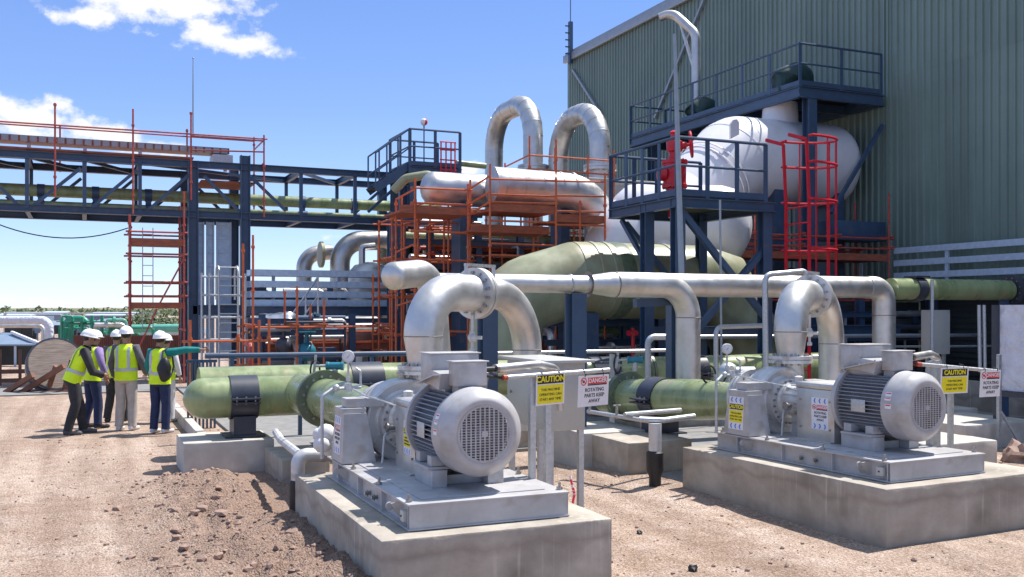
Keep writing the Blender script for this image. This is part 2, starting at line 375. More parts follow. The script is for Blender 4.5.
# ------------------------------------------------------------------ camera, sun, sky
cam = bpy.data.cameras.new('camera'); co = bpy.data.objects.new('camera', cam); COL.objects.link(co)
co.location = (0, 0, CAMH)
yaw = math.atan2(FX, FY)
co.rotation_euler = (R(90), 0, -yaw)
cam.sensor_width = 36; cam.lens = 36 * FPX / 1024; cam.shift_y = 21.5 / 1024
cam.clip_end = 6000; cam.clip_start = 0.1
scene.camera = co
SUN_EL = R(62.5); SUN_AZ = math.atan2(.955, .20)        # azimuth from +Y towards +X
sv = Vector((math.sin(SUN_AZ) * math.cos(SUN_EL), math.cos(SUN_AZ) * math.cos(SUN_EL), math.sin(SUN_EL)))
sl = bpy.data.lights.new('sun', 'SUN'); sl.energy = 4.1; sl.angle = R(0.53); sl.color = (1.0, 0.955, 0.90)
so = bpy.data.objects.new('sun', sl); COL.objects.link(so); so.rotation_euler = (-sv).to_track_quat('-Z', 'Y').to_euler(); so.location = sv * 60
w = bpy.data.worlds.new('World'); scene.world = w; w.use_nodes = True
nt = w.node_tree; N = nt.nodes; L = nt.links
bg = N['Background']; bg.inputs['Strength'].default_value = 0.134
sky = N.new('ShaderNodeTexSky'); sky.sky_type = 'NISHITA'; sky.sun_disc = False
sky.sun_elevation = SUN_EL; sky.sun_rotation = SUN_AZ; sky.altitude = 1200; sky.air_density = 1.0; sky.dust_density = 0.25; sky.ozone_density = 2.2
tc = N.new('ShaderNodeTexCoord'); sep = N.new('ShaderNodeSeparateXYZ'); L.new(tc.outputs['Generated'], sep.inputs[0])
def mth(op, a, b=None, clamp=False):
    n = N.new('ShaderNodeMath'); n.operation = op; n.use_clamp = clamp
    for i, x in enumerate((a, b)):
        if x is None: continue
        if isinstance(x, (int, float)): n.inputs[i].default_value = x
        else: L.new(x, n.inputs[i])
    return n.outputs[0]
az = mth('ARCTAN2', sep.outputs['X'], sep.outputs['Y']); el = mth('ARCSINE', sep.outputs['Z'])
cmb = N.new('ShaderNodeCombineXYZ'); L.new(az, cmb.inputs[0]); L.new(mth('MULTIPLY', el, 1.35), cmb.inputs[1])
nz = N.new('ShaderNodeTexNoise'); nz.inputs['Scale'].default_value = 26; nz.inputs['Detail'].default_value = 9; nz.inputs['Roughness'].default_value = 0.6
L.new(cmb.outputs[0], nz.inputs['Vector'])
tot = None
for px, py, rx, ry, am in ((160, 2, 95, 26, 1.0), (98, 16, 48, 12, .8), (240, 46, 56, 14, .9), (205, 26, 38, 22, .85), (20, 116, 52, 20, 1.0), (90, 134, 66, 15, .95),
                       (150, 148, 50, 10, .8), (465, 172, 34, 10, .75), (70, 304, 46, 5, .55), (15, 300, 26, 5, .5), (330, 236, 22, 5, .4)):
    dv = (at(px, py, d=1000.0) - Vector((0, 0, CAMH))).normalized()
    a0 = math.atan2(dv.x, dv.y); e0 = math.asin(dv.z)
    dx = mth('DIVIDE', mth('SUBTRACT', az, a0), rx / 950); dy = mth('DIVIDE', mth('SUBTRACT', el, e0), ry / 930)
    rr = mth('SQRT', mth('ADD', mth('MULTIPLY', dx, dx), mth('MULTIPLY', dy, dy)))
    bl = mth('MULTIPLY', mth('SUBTRACT', 1.0, mth('MULTIPLY', rr, .75), True), am)
    tot = bl if tot is None else mth('MAXIMUM', tot, bl)
gate = mth('MULTIPLY', tot, 6.0, True)
dens = mth('ADD', tot, mth('MULTIPLY', mth('SUBTRACT', nz.outputs['Fac'], .5), 2.3))
mr = N.new('ShaderNodeMapRange'); mr.interpolation_type = 'SMOOTHSTEP'
mr.inputs['From Min'].default_value = .24; mr.inputs['From Max'].default_value = .74
L.new(dens, mr.inputs['Value'])
fac = mth('MULTIPLY', mr.outputs['Result'], gate)
mx = N.new('ShaderNodeMix'); mx.data_type = 'RGBA'
L.new(fac, mx.inputs['Factor']); er = N.new('ShaderNodeValToRGB'); cr = er.color_ramp
L.new(mth('MULTIPLY', el, 1 / 1.57, True), er.inputs['Fac'])
for k_, (p_, c_) in enumerate(((0.0, (2.7, 3.3, 4.5)), (0.05, (1.6, 2.45, 4.4)), (0.13, (0.85, 1.55, 3.75)), (0.24, (0.46, 1.08, 3.3)), (0.42, (2.0, 2.6, 3.7)), (1.0, (2.7, 3.1, 3.8)))):
    e_ = cr.elements[k_] if k_ < 2 else cr.elements.new(p_)
    e_.position = p_; e_.color = (c_[0] / 5, c_[1] / 5, c_[2] / 5, 1)
gain = N.new('ShaderNodeMix'); gain.data_type = 'RGBA'; gain.blend_type = 'MULTIPLY'; gain.inputs['Factor'].default_value = 1
L.new(er.outputs['Color'], gain.inputs['A']); gain.inputs['B'].default_value = (5, 5, 5, 1)
hz_ = N.new('ShaderNodeMix'); hz_.data_type = 'RGBA'; hz_.inputs['Factor'].default_value = .68
L.new(sky.outputs['Color'], hz_.inputs['A']); L.new(gain.outputs['Result'], hz_.inputs['B'])
L.new(hz_.outputs['Result'], mx.inputs['A']); mx.inputs['B'].default_value = (4.3, 4.35, 4.5, 1)
L.new(mx.outputs['Result'], bg.inputs['Color'])
vs = scene.view_settings; vs.view_transform = 'Standard'; vs.look = 'None'; vs.gamma = 1; vs.use_curve_mapping = False; vs.exposure = 0.84

# ------------------------------------------------------------------ ground
def smooth(a, b, x):
    t = max(0, min(1, (x - a) / (b - a))); return t * t * (3 - 2 * t)
def gz(x, y):
    z = 0.0
    if -8 < x < 20 and 0 < y < 30:
        z += 0.012 * noise.noise(Vector((x * 1.3, y * 1.3, 0))) + 0.007 * noise.noise(Vector((x * 5, y * 5, 3)))
        # spoil thrown up along the nearer plinth
        m = smooth(0.1, 1.3, x) * smooth(4.0, 7.0, y) * (1 - smooth(12.2, 13.0, y)) * (1 - smooth(1.82, 2.6, x) * (1 - smooth(9.6, 10.0, y))) * (1 - smooth(2.2, 3.0, x))
        m *= 1 - 0.75 * smooth(1.45, 1.9, x) * smooth(9.2, 10, y)
        lump = 0.5 + 0.9 * noise.noise(Vector((x * 1.4, y * 1.1, 5))) + 0.55 * noise.noise(Vector((x * 4.2, y * 4.2, 9))) + 0.45 * noise.noise(Vector((x * 9, y * 9, 2))) + 0.30 * noise.noise(Vector((x * 19, y * 19, 7)))
        z += m * max(0.01, 0.05 + 0.15 * lump * 0.7 + .07 * smooth(1.0, 1.7, x))
        m2 = smooth(5.0, 6.2, x) * smooth(7.0, 9.5, y) * (1 - smooth(10.5, 12, y))
        z += 0.07 * m2
    return z
def axis_coords(a, b, fine, far):
    c = []; x = a
    while x <= b: c.append(x); x += fine
    st = fine; y = b; up = []
    while y < far: st *= 1.28; y += st; up.append(y)
    st = fine; y = a; dn = []
    while y > -far: st *= 1.28; y -= st; dn.append(y)
    return list(reversed(dn)) + c + up
gx = axis_coords(-3.2, 4.2, 0.05, 3000); gy = axis_coords(4.2, 13.4, 0.055, 3000)
g = MB(); grid = [[g.bm.verts.new((x, y, gz(x, y))) for y in gy] for x in gx]
for i in range(len(gx) - 1):
    for j in range(len(gy) - 1):
        g.bm.faces.new((grid[i][j], grid[i + 1][j], grid[i + 1][j + 1], grid[i][j + 1]))
def ground_mat():
    m = bpy.data.materials.new('pink_gravel'); m.use_nodes = True
    nt = m.node_tree; N = nt.nodes; L = nt.links; b = N['Principled BSDF']; b.inputs['Roughness'].default_value = 0.95
    b.inputs['Specular IOR Level'].default_value = 0.2
    tc = N.new('ShaderNodeTexCoord')
    def nz(s, d=6, r=.6):
        n = N.new('ShaderNodeTexNoise'); n.inputs['Scale'].default_value = s; n.inputs['Detail'].default_value = d; n.inputs['Roughness'].default_value = r
        L.new(tc.outputs['Object'], n.inputs['Vector']); return n.outputs['Fac']
    def ramp(f, a, b_, lo, hi):
        r = N.new('ShaderNodeValToRGB'); r.color_ramp.elements[0].position = lo; r.color_ramp.elements[1].position = hi
        r.color_ramp.elements[0].color = (*a, 1); r.color_ramp.elements[1].color = (*b_, 1); L.new(f, r.inputs['Fac']); return r.outputs['Color']
    def mix(f, a, b_, mode='MIX'):
        x = N.new('ShaderNodeMix'); x.data_type = 'RGBA'; x.blend_type = mode
        for s_, v in (('Factor', f), ('A', a), ('B', b_)):
            if isinstance(v, (int, float)): x.inputs[s_].default_value = v
            elif isinstance(v, tuple): x.inputs[s_].default_value = (*v, 1)
            else: L.new(v, x.inputs[s_])
        return x.outputs['Result']
    base = ramp(nz(0.5, 8), (0.405, 0.315, 0.255), (0.505, 0.415, 0.35), .35, .65)
    patch = ramp(nz(1.7, 8, .7), (0, 0, 0), (1, 1, 1), .5, .68)
    c = mix(patch, base, (0.51, 0.43, 0.38))
    # wheel tracks of the yard road: long streaks of paler and browner dirt
    mpt = N.new('ShaderNodeMapping'); mpt.inputs['Rotation'].default_value = (0, 0, R(14)); mpt.inputs['Scale'].default_value = (2.6, .16, 1); L.new(tc.outputs['Object'], mpt.inputs['Vector'])
    nt_ = N.new('ShaderNodeTexNoise'); nt_.inputs['Scale'].default_value = 1.0; nt_.inputs['Detail'].default_value = 5; L.new(mpt.outputs['Vector'], nt_.inputs['Vector'])
    tr_ = ramp(nt_.outputs['Fac'], (0.72, 0.66, 0.62), (1.12, 1.10, 1.08), .36, .60)
    c = mix(0.75, c, tr_, 'MULTIPLY')
    blot = ramp(nz(4.5, 7, .75), (0.74, 0.68, 0.64), (1.04, 1.03, 1.02), .38, .56)
    c = mix(0.7, c, blot, 'MULTIPLY')
    sp = ramp(nz(38, 3, .7), (0.42, 0.40, 0.38), (1.22, 1.2, 1.18), .34, .60)
    c = mix(0.8, c, sp, 'MULTIPLY')
    vor = N.new('ShaderNodeTexVoronoi'); vor.inputs['Scale'].default_value = 55; L.new(tc.outputs['Object'], vor.inputs['Vector'])
    pb = ramp(vor.outputs['Color'], (0.72, 0.70, 0.68), (1.25, 1.22, 1.2), .1, .9)
    c = mix(0.45, c, pb, 'MULTIPLY')
    # damp-looking freshly dug soil (its own colour) along the nearer plinth
    sep = N.new('ShaderNodeSeparateXYZ'); L.new(tc.outputs['Object'], sep.inputs[0])
    mr = N.new('ShaderNodeMapRange'); mr.inputs['From Min'].default_value = 0.1; mr.inputs['From Max'].default_value = 1.2; L.new(sep.outputs['X'], mr.inputs['Value'])
    mr2 = N.new('ShaderNodeMapRange'); mr2.inputs['From Min'].default_value = 2.6; mr2.inputs['From Max'].default_value = 2.0; L.new(sep.outputs['X'], mr2.inputs['Value'])
    mr3 = N.new('ShaderNodeMapRange'); mr3.inputs['From Min'].default_value = 14.5; mr3.inputs['From Max'].default_value = 12.0; L.new(sep.outputs['Y'], mr3.inputs['Value'])
    def mul(a, b_):
        x = N.new('ShaderNodeMath'); x.operation = 'MULTIPLY'; L.new(a, x.inputs[0])
        if isinstance(b_, (int, float)): x.inputs[1].default_value = b_
        else: L.new(b_, x.inputs[1])
        return x.outputs[0]
    soil = mul(mul(mul(mr.outputs[0], mr2.outputs[0]), mr3.outputs[0]), .78)
    c = mix(soil, c, mix(0.7, (0.265, 0.18, 0.138), sp, 'MULTIPLY'))
    L.new(c, b.inputs['Base Color'])
    bp = N.new('ShaderNodeBump'); bp.inputs['Strength'].default_value = 0.9; bp.inputs['Distance'].default_value = 0.02
    ad = N.new('ShaderNodeMath'); L.new(nz(30, 6, .7), ad.inputs[0]); L.new(vor.outputs['Distance'], ad.inputs[1])
    L.new(ad.outputs[0], bp.inputs['Height']); L.new(bp.outputs['Normal'], b.inputs['Normal'])
    return m
struct('ground', g, ground_mat(), angle=180)
# grey concrete blinding between the foundations
s_ = MB(); rng = random.Random(3)
pts = []
for px, py in ((560, 452), (590, 462), (622, 468), (640, 478), (662, 481), (690, 489), (735, 480), (740, 430), (600, 428), (575, 432)):
    pts.append(at(px, py, Z=0.012))
s_.poly([(p.x, p.y, -0.05) for p in pts], 0.125, (0, 0, 1))
struct('blinding_slab', s_, 'screed')
# grey concrete apron under the process area
s_ = MB(); s_.box(2.25, 16.6, 13.1, 27.5, -.06, .045); struct('concrete_apron', s_, 'screed')
s_ = MB(); s_.box(-30, 2.2, 26.5, 29, -.06, .03); struct('yard_road', s_, 'screed')
# loose stones
st = MB()
def rock(mb, c, r, rng, mi=0, sub=1):
    res = bmesh.ops.create_icosphere(mb.bm, subdivisions=sub, radius=1)
    sx, sy, sz = (r * rng.uniform(.7, 1.25) for _ in range(3)); sz *= .75
    o = Vector((rng.random() * 50, rng.random() * 50, rng.random() * 50))
    rot = Matrix.Rotation(rng.random() * 6.28, 3, 'Z')
    for v in res['verts']:
        k = 1 + 0.85 * noise.noise(v.co * 1.7 + o)
        v.co = rot @ Vector((v.co.x * sx * k, v.co.y * sy * k, v.co.z * sz * k)) + Vector(c)
    for f in {f for v in res['verts'] for f in v.link_faces}: f.material_index = mi
rng = random.Random(11)
for k in range(520):
    y = rng.uniform(5.8, 12.6); x = rng.gauss(1.35 - .06 * (y - 6), .42)
    if x > 1.80 and y < 9.9: continue
    if x > 2.3 or (1.1 < x and y > 12.6): continue
    r = min(.075, .009 + rng.expovariate(1 / .011))
    rock(st, (x, y, gz(x, y) + r * .2), r, rng)
for k in range(2600):
    d_ = rng.uniform(5.2, 17) ; u = rng.uniform(-.55, .55)
    x = d_ * (FX + FY * u); y = d_ * (FY - FX * u)
    if 1.8 < x < 3.7 and 6.3 < y < 9.2: continue
    if 5.9 < x < 8.4 and 6.3 < y < 9.4: continue
    r = min(.03, .005 + rng.expovariate(1 / .0055))
    rock(st, (x, y, gz(x, y) + r * .2), r, rng, sub=1)
struct('loose_stones', st, 'stone', kind='stuff', smooth=False)
for (px, py, r, lb) in ((640, 534, .035, 'small black stone alone on the gravel between the two pump plinths'), (693, 571, .04, 'black stone on the gravel at the bottom edge, nearest the camera')):
    p = at(px, py, Z=0.0); m_ = MB(); rock(m_, (p.x, p.y, gz(p.x, p.y) + .015), r, random.Random(px), sub=2)
    solo('stone', m_, 'stone_dark', lb, 'stone')
# hills at the horizon
h = MB(); vs_ = []
rng = random.Random(5)
prev = None
for k in range(121):
    a = R(-75 + 150 * k / 120) + yaw
    hgt = 5 + 4 * noise.noise(Vector((k * .13, 0, 0))) + 2 * noise.noise(Vector((k * .4, 4, 0)))
    a0 = Vector((math.sin(a) * 1500, math.cos(a) * 1500, -1)); a1 = Vector((math.sin(a) * 1750, math.cos(a) * 1750, max(3, hgt))); a2 = Vector((math.sin(a) * 2300, math.cos(a) * 2300, -1))
    cur = [h.bm.verts.new(p) for p in (a0, a1, a2)]
    if prev:
        for j in range(2): h.bm.faces.new((prev[j], prev[j + 1], cur[j + 1], cur[j]))
    prev = cur
struct('hills', h, 'hill', angle=180)
# ------------------------------------------------------------------ signs
def face_mtx(origin, u, v):
    u = Vector(u).normalized(); v = Vector(v); n = u.cross(v).normalized(); v = n.cross(u).normalized()
    m = Matrix((u, v, n)).transposed().to_4x4(); m.translation = Vector(origin); return m
def plate(mb, mtx, x0, x1, y0, y1, z0, z1, mi):
    vs = mb.box(x0, x1, y0, y1, z0, z1, 0, mi)
    for q in vs: q.co = mtx @ q.co
def tri_list(mb, mtx, pts, z, mi, th=.0008):
    mb.poly([mtx @ Vector((x, y, z)) for x, y in pts], th, mtx.to_3x3() @ Vector((0, 0, 1)), mi)
SIGN_M = ['sign_white', 'yellow', 'sign_red', 'sign_blue', 'ink']
def chevrons(mb, m, w, y, s, right, z):
    for k in (-1, 0, 1):
        cx = k * w * .30; d = s if right else -s
        tri_list(mb, m, [(cx - d * .6, y + s), (cx + d * .1, y + s), (cx + d * .7, y), (cx + d * .1, y - s), (cx - d * .6, y - s), (cx, y)], z, 3)
def sign_face(mb, m, w, h, kind, y0=0):
    """m: centre of the sign face; letters stand 1 mm proud"""
    z = .0016
    if kind == 'caution':
        plate(mb, m, -w * .46, w * .46, y0 + h * .17, y0 + h * .44, 0, z, 4)
        mb.text('CAUTION', h * .255, m @ Matrix.Translation((0, y0 + h * .305, z + .0012)), 1, bold=.002)
        plate(mb, m, -w * .46, w * .46, y0 - h * .45, y0 + h * .13, 0, z, 1)
        for k, t in enumerate(('THIS MACHINE', 'OPERATING CAN', 'START ANY TIME')):
            mb.text(t, h * .115, m @ Matrix.Translation((0, y0 - h * (.02 + .15 * k), z + .0012)), 4)
    else:
        plate(mb, m, -w * .20, w * .44, y0 + h * .22, y0 + h * .43, 0, z, 2)
        plate(mb, m, -w * .20, w * .44, y0 + h * .175, y0 + h * .213, 0, z, 4)
        mb.text('DANGER', h * .20, m @ Matrix.Translation((w * .12, y0 + h * .325, z + .0012)), 0, bold=.0012)
        o = m @ Vector((-w * .34, y0 + h * .32, 0)); nn = m.to_3x3() @ Vector((0, 0, 1))
        mb.lathe(o, nn, [(0, h * .13), (z, h * .13), (z, h * .10), (0, h * .10)], 24, 2, False)
        tri_list(mb, m @ Matrix.Translation((-w * .34, y0 + h * .32, 0)) @ Matrix.Rotation(R(-35), 4, 'Z'), [(-h * .11, -h * .016), (h * .11, -h * .016), (h * .11, h * .016), (-h * .11, h * .016)], z + .0005, 2)
        tri_list(mb, m @ Matrix.Translation((-w * .34, y0 + h * .32, 0)), [(-h * .05, -h * .03), (h * .01, -h * .05), (h * .05, 0), (h * .02, h * .04), (-h * .04, h * .03)], z * .6, 4)
        for k, t in enumerate(('ROTATING', 'PARTS KEEP', 'AWAY')):
            mb.text(t, h * .165, m @ Matrix.Translation((w * .03, y0 + h * (.03 - .18 * k), .0012)), 4, bold=.0006)
def sticker(parent, m, w, h, kind, arrows=True):
    mb = MB()
    plate(mb, m, -w / 2, w / 2, -h / 2, h / 2, -.003, 0.0005, 0)
    if arrows:
        chevrons(mb, m, w, h * .40, h * .075, False, .0012); chevrons(mb, m, w, -h * .40, h * .075, kind != 'caution', .0012)
        sign_face(mb, m, w, h * .62, kind)
    else: sign_face(mb, m, w, h, kind)
    return mb.build('warning_sticker', SIGN_M, parent, smooth=False)

# ------------------------------------------------------------------ foreground pump and motor set (built once, copied once)
PX, PY = 1.85, 6.40
b = MB(); b.box(1.85, 3.65, 6.40, 9.35, -0.35, 0.525, .012); roughen(b)
plinth = solo('concrete_plinth', b, 'conc', 'tall grey concrete plinth under the nearest pump, cut by the bottom edge', 'plinth', 'pump plinths', loc=(PX, PY, 0))
pump = thing('pump_set', (PX, PY, 0.53), 'grey electric motor and steel pump nearest the camera, black ribs facing left', 'pump', 'grey pump sets on plinths')
AX, AZ = 2.74, 1.173
f = MB()      # channel skid
f.box(2.16, 3.32, 6.64, 9.05, .531, .703)
f.box(2.10, 3.38, 6.58, 9.10, .703, .719, .004)
f.box(2.10, 3.38, 6.58, 9.10, .531, .543)
for x in (2.105, 3.362): f.box(x, x + .012, 6.59, 9.09, .543, .703) if x > 3 else f.box(2.15, 2.158, 6.6, 9.09, .543, .703)
f.box(2.112, 3.368, 6.59, 6.60, .543, .703)
for y in (6.62, 7.3, 8.0, 8.7): f.box(2.11, 2.155, y, y + .012, .543, .703)
f.box(2.24, 3.24, 6.72, 8.95, .719, .727, .003)
skid = f.build('skid_frame', 'grey', pump)
for y in (6.90, 8.55):
    l = MB(); l.poly([(2.155, y - .07, .56), (2.155, y + .07, .56), (2.06, y + .03, .66), (2.06, y - .03, .68), (2.155, y - .07, .70)], .016, (0, 1, 0)); l.cyl((2.06, y - .001, .655), (2.06, y + .02, .655), .03, 14)
    l.build('lifting_lug', 'grey', skid)
l = MB(); l.box(2.085, 2.15, 6.66, 6.74, .58, .66, .006); l.cyl((2.085, 6.70, .62), (2.078, 6.70, .62), .008, 8, 1); l.build('earth_boss', ['cab', 'ink'], skid)
for y in (7.55, 7.75):
    l = MB(); l.cyl((2.16, y, .60), (2.10, y, .60), .016, 8); l.cyl((2.125, y, .60), (2.115, y, .60), .028, 6); l.build('jacking_bolt', 'bolt', skid)
# motor
mo = MB(); mo.lathe((AX, 6.95, AZ), (0, 1, 0), [(0, .275), (.62, .275), (.66, .25)], 48, 0)
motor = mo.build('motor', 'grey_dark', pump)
fn = MB()
nfin = 52
for k in range(nfin):
    t = 2 * math.pi * k / nfin
    c, s2 = math.cos(t), math.sin(t)
    if s2 > .93: continue
    vs_ = fn.box(.262, .318, 0, .60, -.0035, .0035)
    mtx = Matrix.Translation((AX, 6.97, AZ)) @ Matrix.Rotation(-t, 4, 'Y')
    for q in vs_: q.co = mtx @ q.co
fn.build('cooling_fins', 'fin', motor, smooth=False)
cw = MB()
cw.lathe((AX, 6.98, AZ), (0, -1, 0), [(0, .312), (0, .334), (.012, .337), (.024, .332), (.182, .332), (.198, .327), (.250, .276), (.261, .262), (.266, .250), (.266, .228), (.262, .219), (.252, .219), (.24, .25), (.19, .29), (.02, .312)], 56, 0, False)
cowl = cw.build('fan_cowl', 'grey', motor, angle=30)
gr = MB()
gr.lathe((AX, 6.716, AZ), (0, 1, 0), [(0, .219), (0, .200), (.004, .200), (.004, .219)], 40, 0, False)
for k in range(-10, 11):
    zz = k * .0200; hw = math.sqrt(max(0, .212 ** 2 - zz ** 2))
    if hw > .03: gr.box(AX - hw, AX + hw, 6.7145, 6.719, AZ + zz - .0036, AZ + zz + .0036)
for k in range(-5, 6):
    xx = k * .037; hh = math.sqrt(max(0, .212 ** 2 - xx ** 2))
    gr.box(AX + xx - .0055, AX + xx + .0055, 6.7135, 6.7185, AZ - hh, AZ + hh)
gr.lathe((AX, 6.716, AZ), (0, -1, 0), [(0, .026), (.004, .026), (.005, .001)], 18, 0)
gr.build('cowl_grille', 'grey', cowl, smooth=False)
fb = MB(); fb.lathe((AX, 6.90, AZ), (0, -1, 0), [(0, .26), (.001, .26)], 40)
for k in range(7):
    t = k * 2 * math.pi / 7
    vs_ = fb.box(.05, .20, -.002, .002, -.05, .05)
    mtx = Matrix.Translation((AX, 6.84, AZ)) @ Matrix.Rotation(-t, 4, 'Y') @ Matrix.Rotation(R(35), 4, 'X')
    for q in vs_: q.co = mtx @ q.co
fb.cyl((AX, 6.80, AZ), (AX, 6.90, AZ), .06, 16)
fb.build('fan', 'fin', cowl)
for k, (aa, y, s3) in enumerate(((158, 6.90, .020), (166, 6.90, .014), (178, 6.89, .022))):
    q = MB(); t = R(aa)
    o = Vector((AX + .3335 * math.cos(t), y, AZ + .3335 * math.sin(t))); nrm = Vector((math.cos(t), 0, math.sin(t)))
    mt = face_mtx(o, (0, -1, 0), (math.sin(t), 0, -math.cos(t)) if False else Vector((0, -1, 0)).cross(nrm) * -1)
    plate(q, mt, -.035, .035, -s3, s3, -.002, .001, 0); plate(q, mt, -.03, .03, s3 * .2, s3 * .75, .001, .0014, 2)
    q.build('motor_sticker', SIGN_M, cowl, smooth=False)
ef = MB(); ef.lathe((AX, 7.56, AZ), (0, 1, 0), [(0, .30), (0, .345), (.05, .345), (.05, .27), (.12, .14), (.13, .05)], 48)
ef.build('end_shield', 'grey', motor)
sb = MB()
for x0, x1 in ((2.452, 2.575), (2.915, 3.05)):
    sb.box(x0, x1, 7.08, 7.52, .727, .862, .004)
    sb.box(x0 - .03, x1 + .03, 7.10, 7.50, .863, .885, .004)
    for y in (7.16, 7.44): sb.box(min(x0, AX - .22) if x0 < 2.7 else x0 - .05, x1 + .05 if x0 < 2.7 else max(x1, AX + .22), y - .05, y + .05, .887, .97, .01)
    for y in (7.14, 7.46): sb.cyl(((x0 + x1) / 2, y, .885), ((x0 + x1) / 2, y, .92), .018, 6, 1)
sb.box(2.578, 2.912, 7.2, 7.5, .727, .80, .003)
sb.build('motor_foot', ['grey', 'bolt'], motor)
tb = MB()
tb.box(2.54, 2.95, 7.36, 7.62, 1.50, 1.745, .006); tb.box(2.525, 2.965, 7.345, 7.635, 1.745, 1.755, .003)
tb.poly([(2.54, 7.18, 1.475), (2.54, 7.36, 1.50), (2.54, 7.36, 1.62), (2.54, 7.14, 1.60)], .41, (1, 0, 0))
tb.box(2.60, 2.88, 7.2, 7.6, 1.40, 1.50)
term = tb.build('terminal_box', 'grey', motor)
t2 = MB(); t2.box(2.61, 2.874, 7.0, 7.15, 1.51, 1.695, .005); t2.box(2.595, 2.889, 6.985, 7.165, 1.695, 1.705, .003); t2.box(2.64, 2.84, 7.02, 7.15, 1.42, 1.51)
t2.build('auxiliary_box', 'grey', motor)
# bolted slanting gland flange between the two boxes
t3 = MB(); t3.beam((2.50, 7.55, 1.505), (2.50, 7.10, 1.60), .06, .012, 0); 
for k in range(7):
    p = Vector((2.50, 7.52, 1.511)).lerp(Vector((2.50, 7.13, 1.594)), k / 6); t3.cyl(p, p + Vector((0, 0, .02)), .009, 6, 1)
t3.build('gland_flange', ['grey', 'bolt'], term)
# coupling guard, bearing housing, casing
g_ = MB(); g_.box(2.50, 2.98, 7.66, 8.20, .728, 1.27, .004); g_.box(2.49, 2.99, 7.655, 8.205, 1.27, 1.335, .02); g_.box(2.46, 3.02, 7.67, 8.19, .728, .74)
guard = g_.build('coupling_guard', 'steel', pump)
bh = MB(); bh.lathe((AX, 8.18, 1.10), (0, 1, 0), [(0, .05), (0, .12), (.02, .15), (.16, .15), (.20, .17), (.34, .17), (.36, .20), (.42, .20), (.44, .12)], 32)
for k in range(14):
    t = 2 * math.pi * k / 14
    bh.beam((AX + .15 * math.cos(t), 8.24, 1.10 + .15 * math.sin(t)), (AX + .15 * math.cos(t), 8.50, 1.10 + .15 * math.sin(t)), .012, .06, 0, (math.cos(t), 0, math.sin(t)))
bh.bolts((AX, 8.58, 1.10), (0, 1, 0), .185, 12, .013, .035); bh.box(2.66, 2.82, 8.28, 8.45, .727, .98); bh.cyl((AX, 8.4, 1.25), (AX, 8.4, 1.33), .03, 10)
bh.build('bearing_housing', ['steel_shop', 'bolt'], pump)
vc = MB(); vc.lathe((AX, 8.56, 1.07), (0, 1, 0), [(.02, .15), (.0, .16), (0, .262), (.05, .262), (.085, .272), (.10, .295), (.09, .335), (.075, .360), (.085, .382), (.12, .392), (.24, .392), (.33, .385), (.42, .34), (.48, .27), (.52, .22), (.60, .21)], 52)
vc.bolts((AX, 8.58, 1.07), (0, 1, 0), .235, 22, .013, .042)
vc.lathe((AX + .21, 8.78, 1.05), (0, 0, 1), [(0, .17), (.25, .155), (.40, .145), (.45, .15)], 28)
casing = vc.build('pump_casing', ['steel_shop', 'bolt'], pump, angle=40)
q = MB(); q.flange((AX + .21, 8.78, 1.535), (0, 0, 1), .245, .13, .035, 14); q.build('discharge_flange', ['steel_shop', 'bolt'], casing)
q = MB(); q.flange((AX, 9.20, 1.07), (0, 1, 0), .335, .20, .04, 16); q.build('suction_flange', ['steel_shop', 'bolt'], casing)
q = MB(); q.cyl((AX - .02, 8.72, 1.42), (AX - .02, 8.72, 1.50), .035, 10); q.lathe((AX - .02, 8.72, 1.50), (0, 0, 1), [(0, .05), (.02, .05), (.025, .02)], 6); q.build('vent_plug', 'bolt', casing)
# pedestals that carry the casing
for sx in (-1, 1):
    q = MB(); x0, x1 = (2.10, 2.36) if sx < 0 else (3.10, 3.36)
    a = .06
    lo = [(x0, 8.50, .727), (x1 + .05, 8.50, .727), (x1 + .05, 8.93, .727), (x0, 8.93, .727)]
    up = [(x0 + .02, 8.53, 1.17), (x1 - .03, 8.53, 1.17), (x1 - .03, 8.85, 1.17), (x0 + .02, 8.85, 1.17)]
    if sx > 0: lo = [(5.46 - x, y, z) for x, y, z in lo]; up = [(5.46 - x, y, z) for x, y, z in up]; 
    if sx > 0: lo = [(x + 0.0, y, z) for x, y, z in [(2 * AX - p[0], p[1], p[2]) for p in [(2.10, 8.50, .727), (2.41, 8.50, .727), (2.41, 8.93, .727), (2.10, 8.93, .727)]]]; up = [(2 * AX - p[0], p[1], p[2]) for p in [(2.12, 8.53, 1.17), (2.33, 8.53, 1.17), (2.33, 8.85, 1.17), (2.12, 8.85, 1.17)]]
    A = [q.bm.verts.new(p) for p in lo]; B = [q.bm.verts.new(p) for p in up]
    q.bm.faces.new(A); q.bm.faces.new(B)
    for k in range(4): q.bm.faces.new((A[k], A[(k + 1) % 4], B[(k + 1) % 4], B[k]))
    xl = 2.12 if sx < 0 else 2 * AX - 2.33
    q.box(xl - .005, xl + .215, 8.56, 8.86, 1.17, 1.215, .004)
    xb0, xb1 = (2.16, 2.52) if sx < 0 else (2 * AX - 2.52, 2 * AX - 2.16)
    q.box(xb0, xb1, 8.60, 8.78, 1.217, 1.30, .006)
    ped = q.build('casing_pedestal', 'grey', pump, angle=20)
    if sx < 0: pedL = ped
# small bore seal piping
q = MB(); q.pipe([(2.02, 8.95, .719), (2.02, 8.95, 1.30), (2.12, 8.98, 1.36), (2.40, 9.0, 1.37)], .016, .05, 8); q.pipe([(2.40, 9.0, 1.37), (2.40, 9.0, 1.52), (2.36, 9.02, 1.55)], .011, .03, 8)
q.cyl((2.28, 9.0, 1.33), (2.28, 9.0, 1.41), .035, 8); q.ball((2.16, 8.98, 1.37), .035, n=6)
q.build('seal_piping', 'galv', pump)
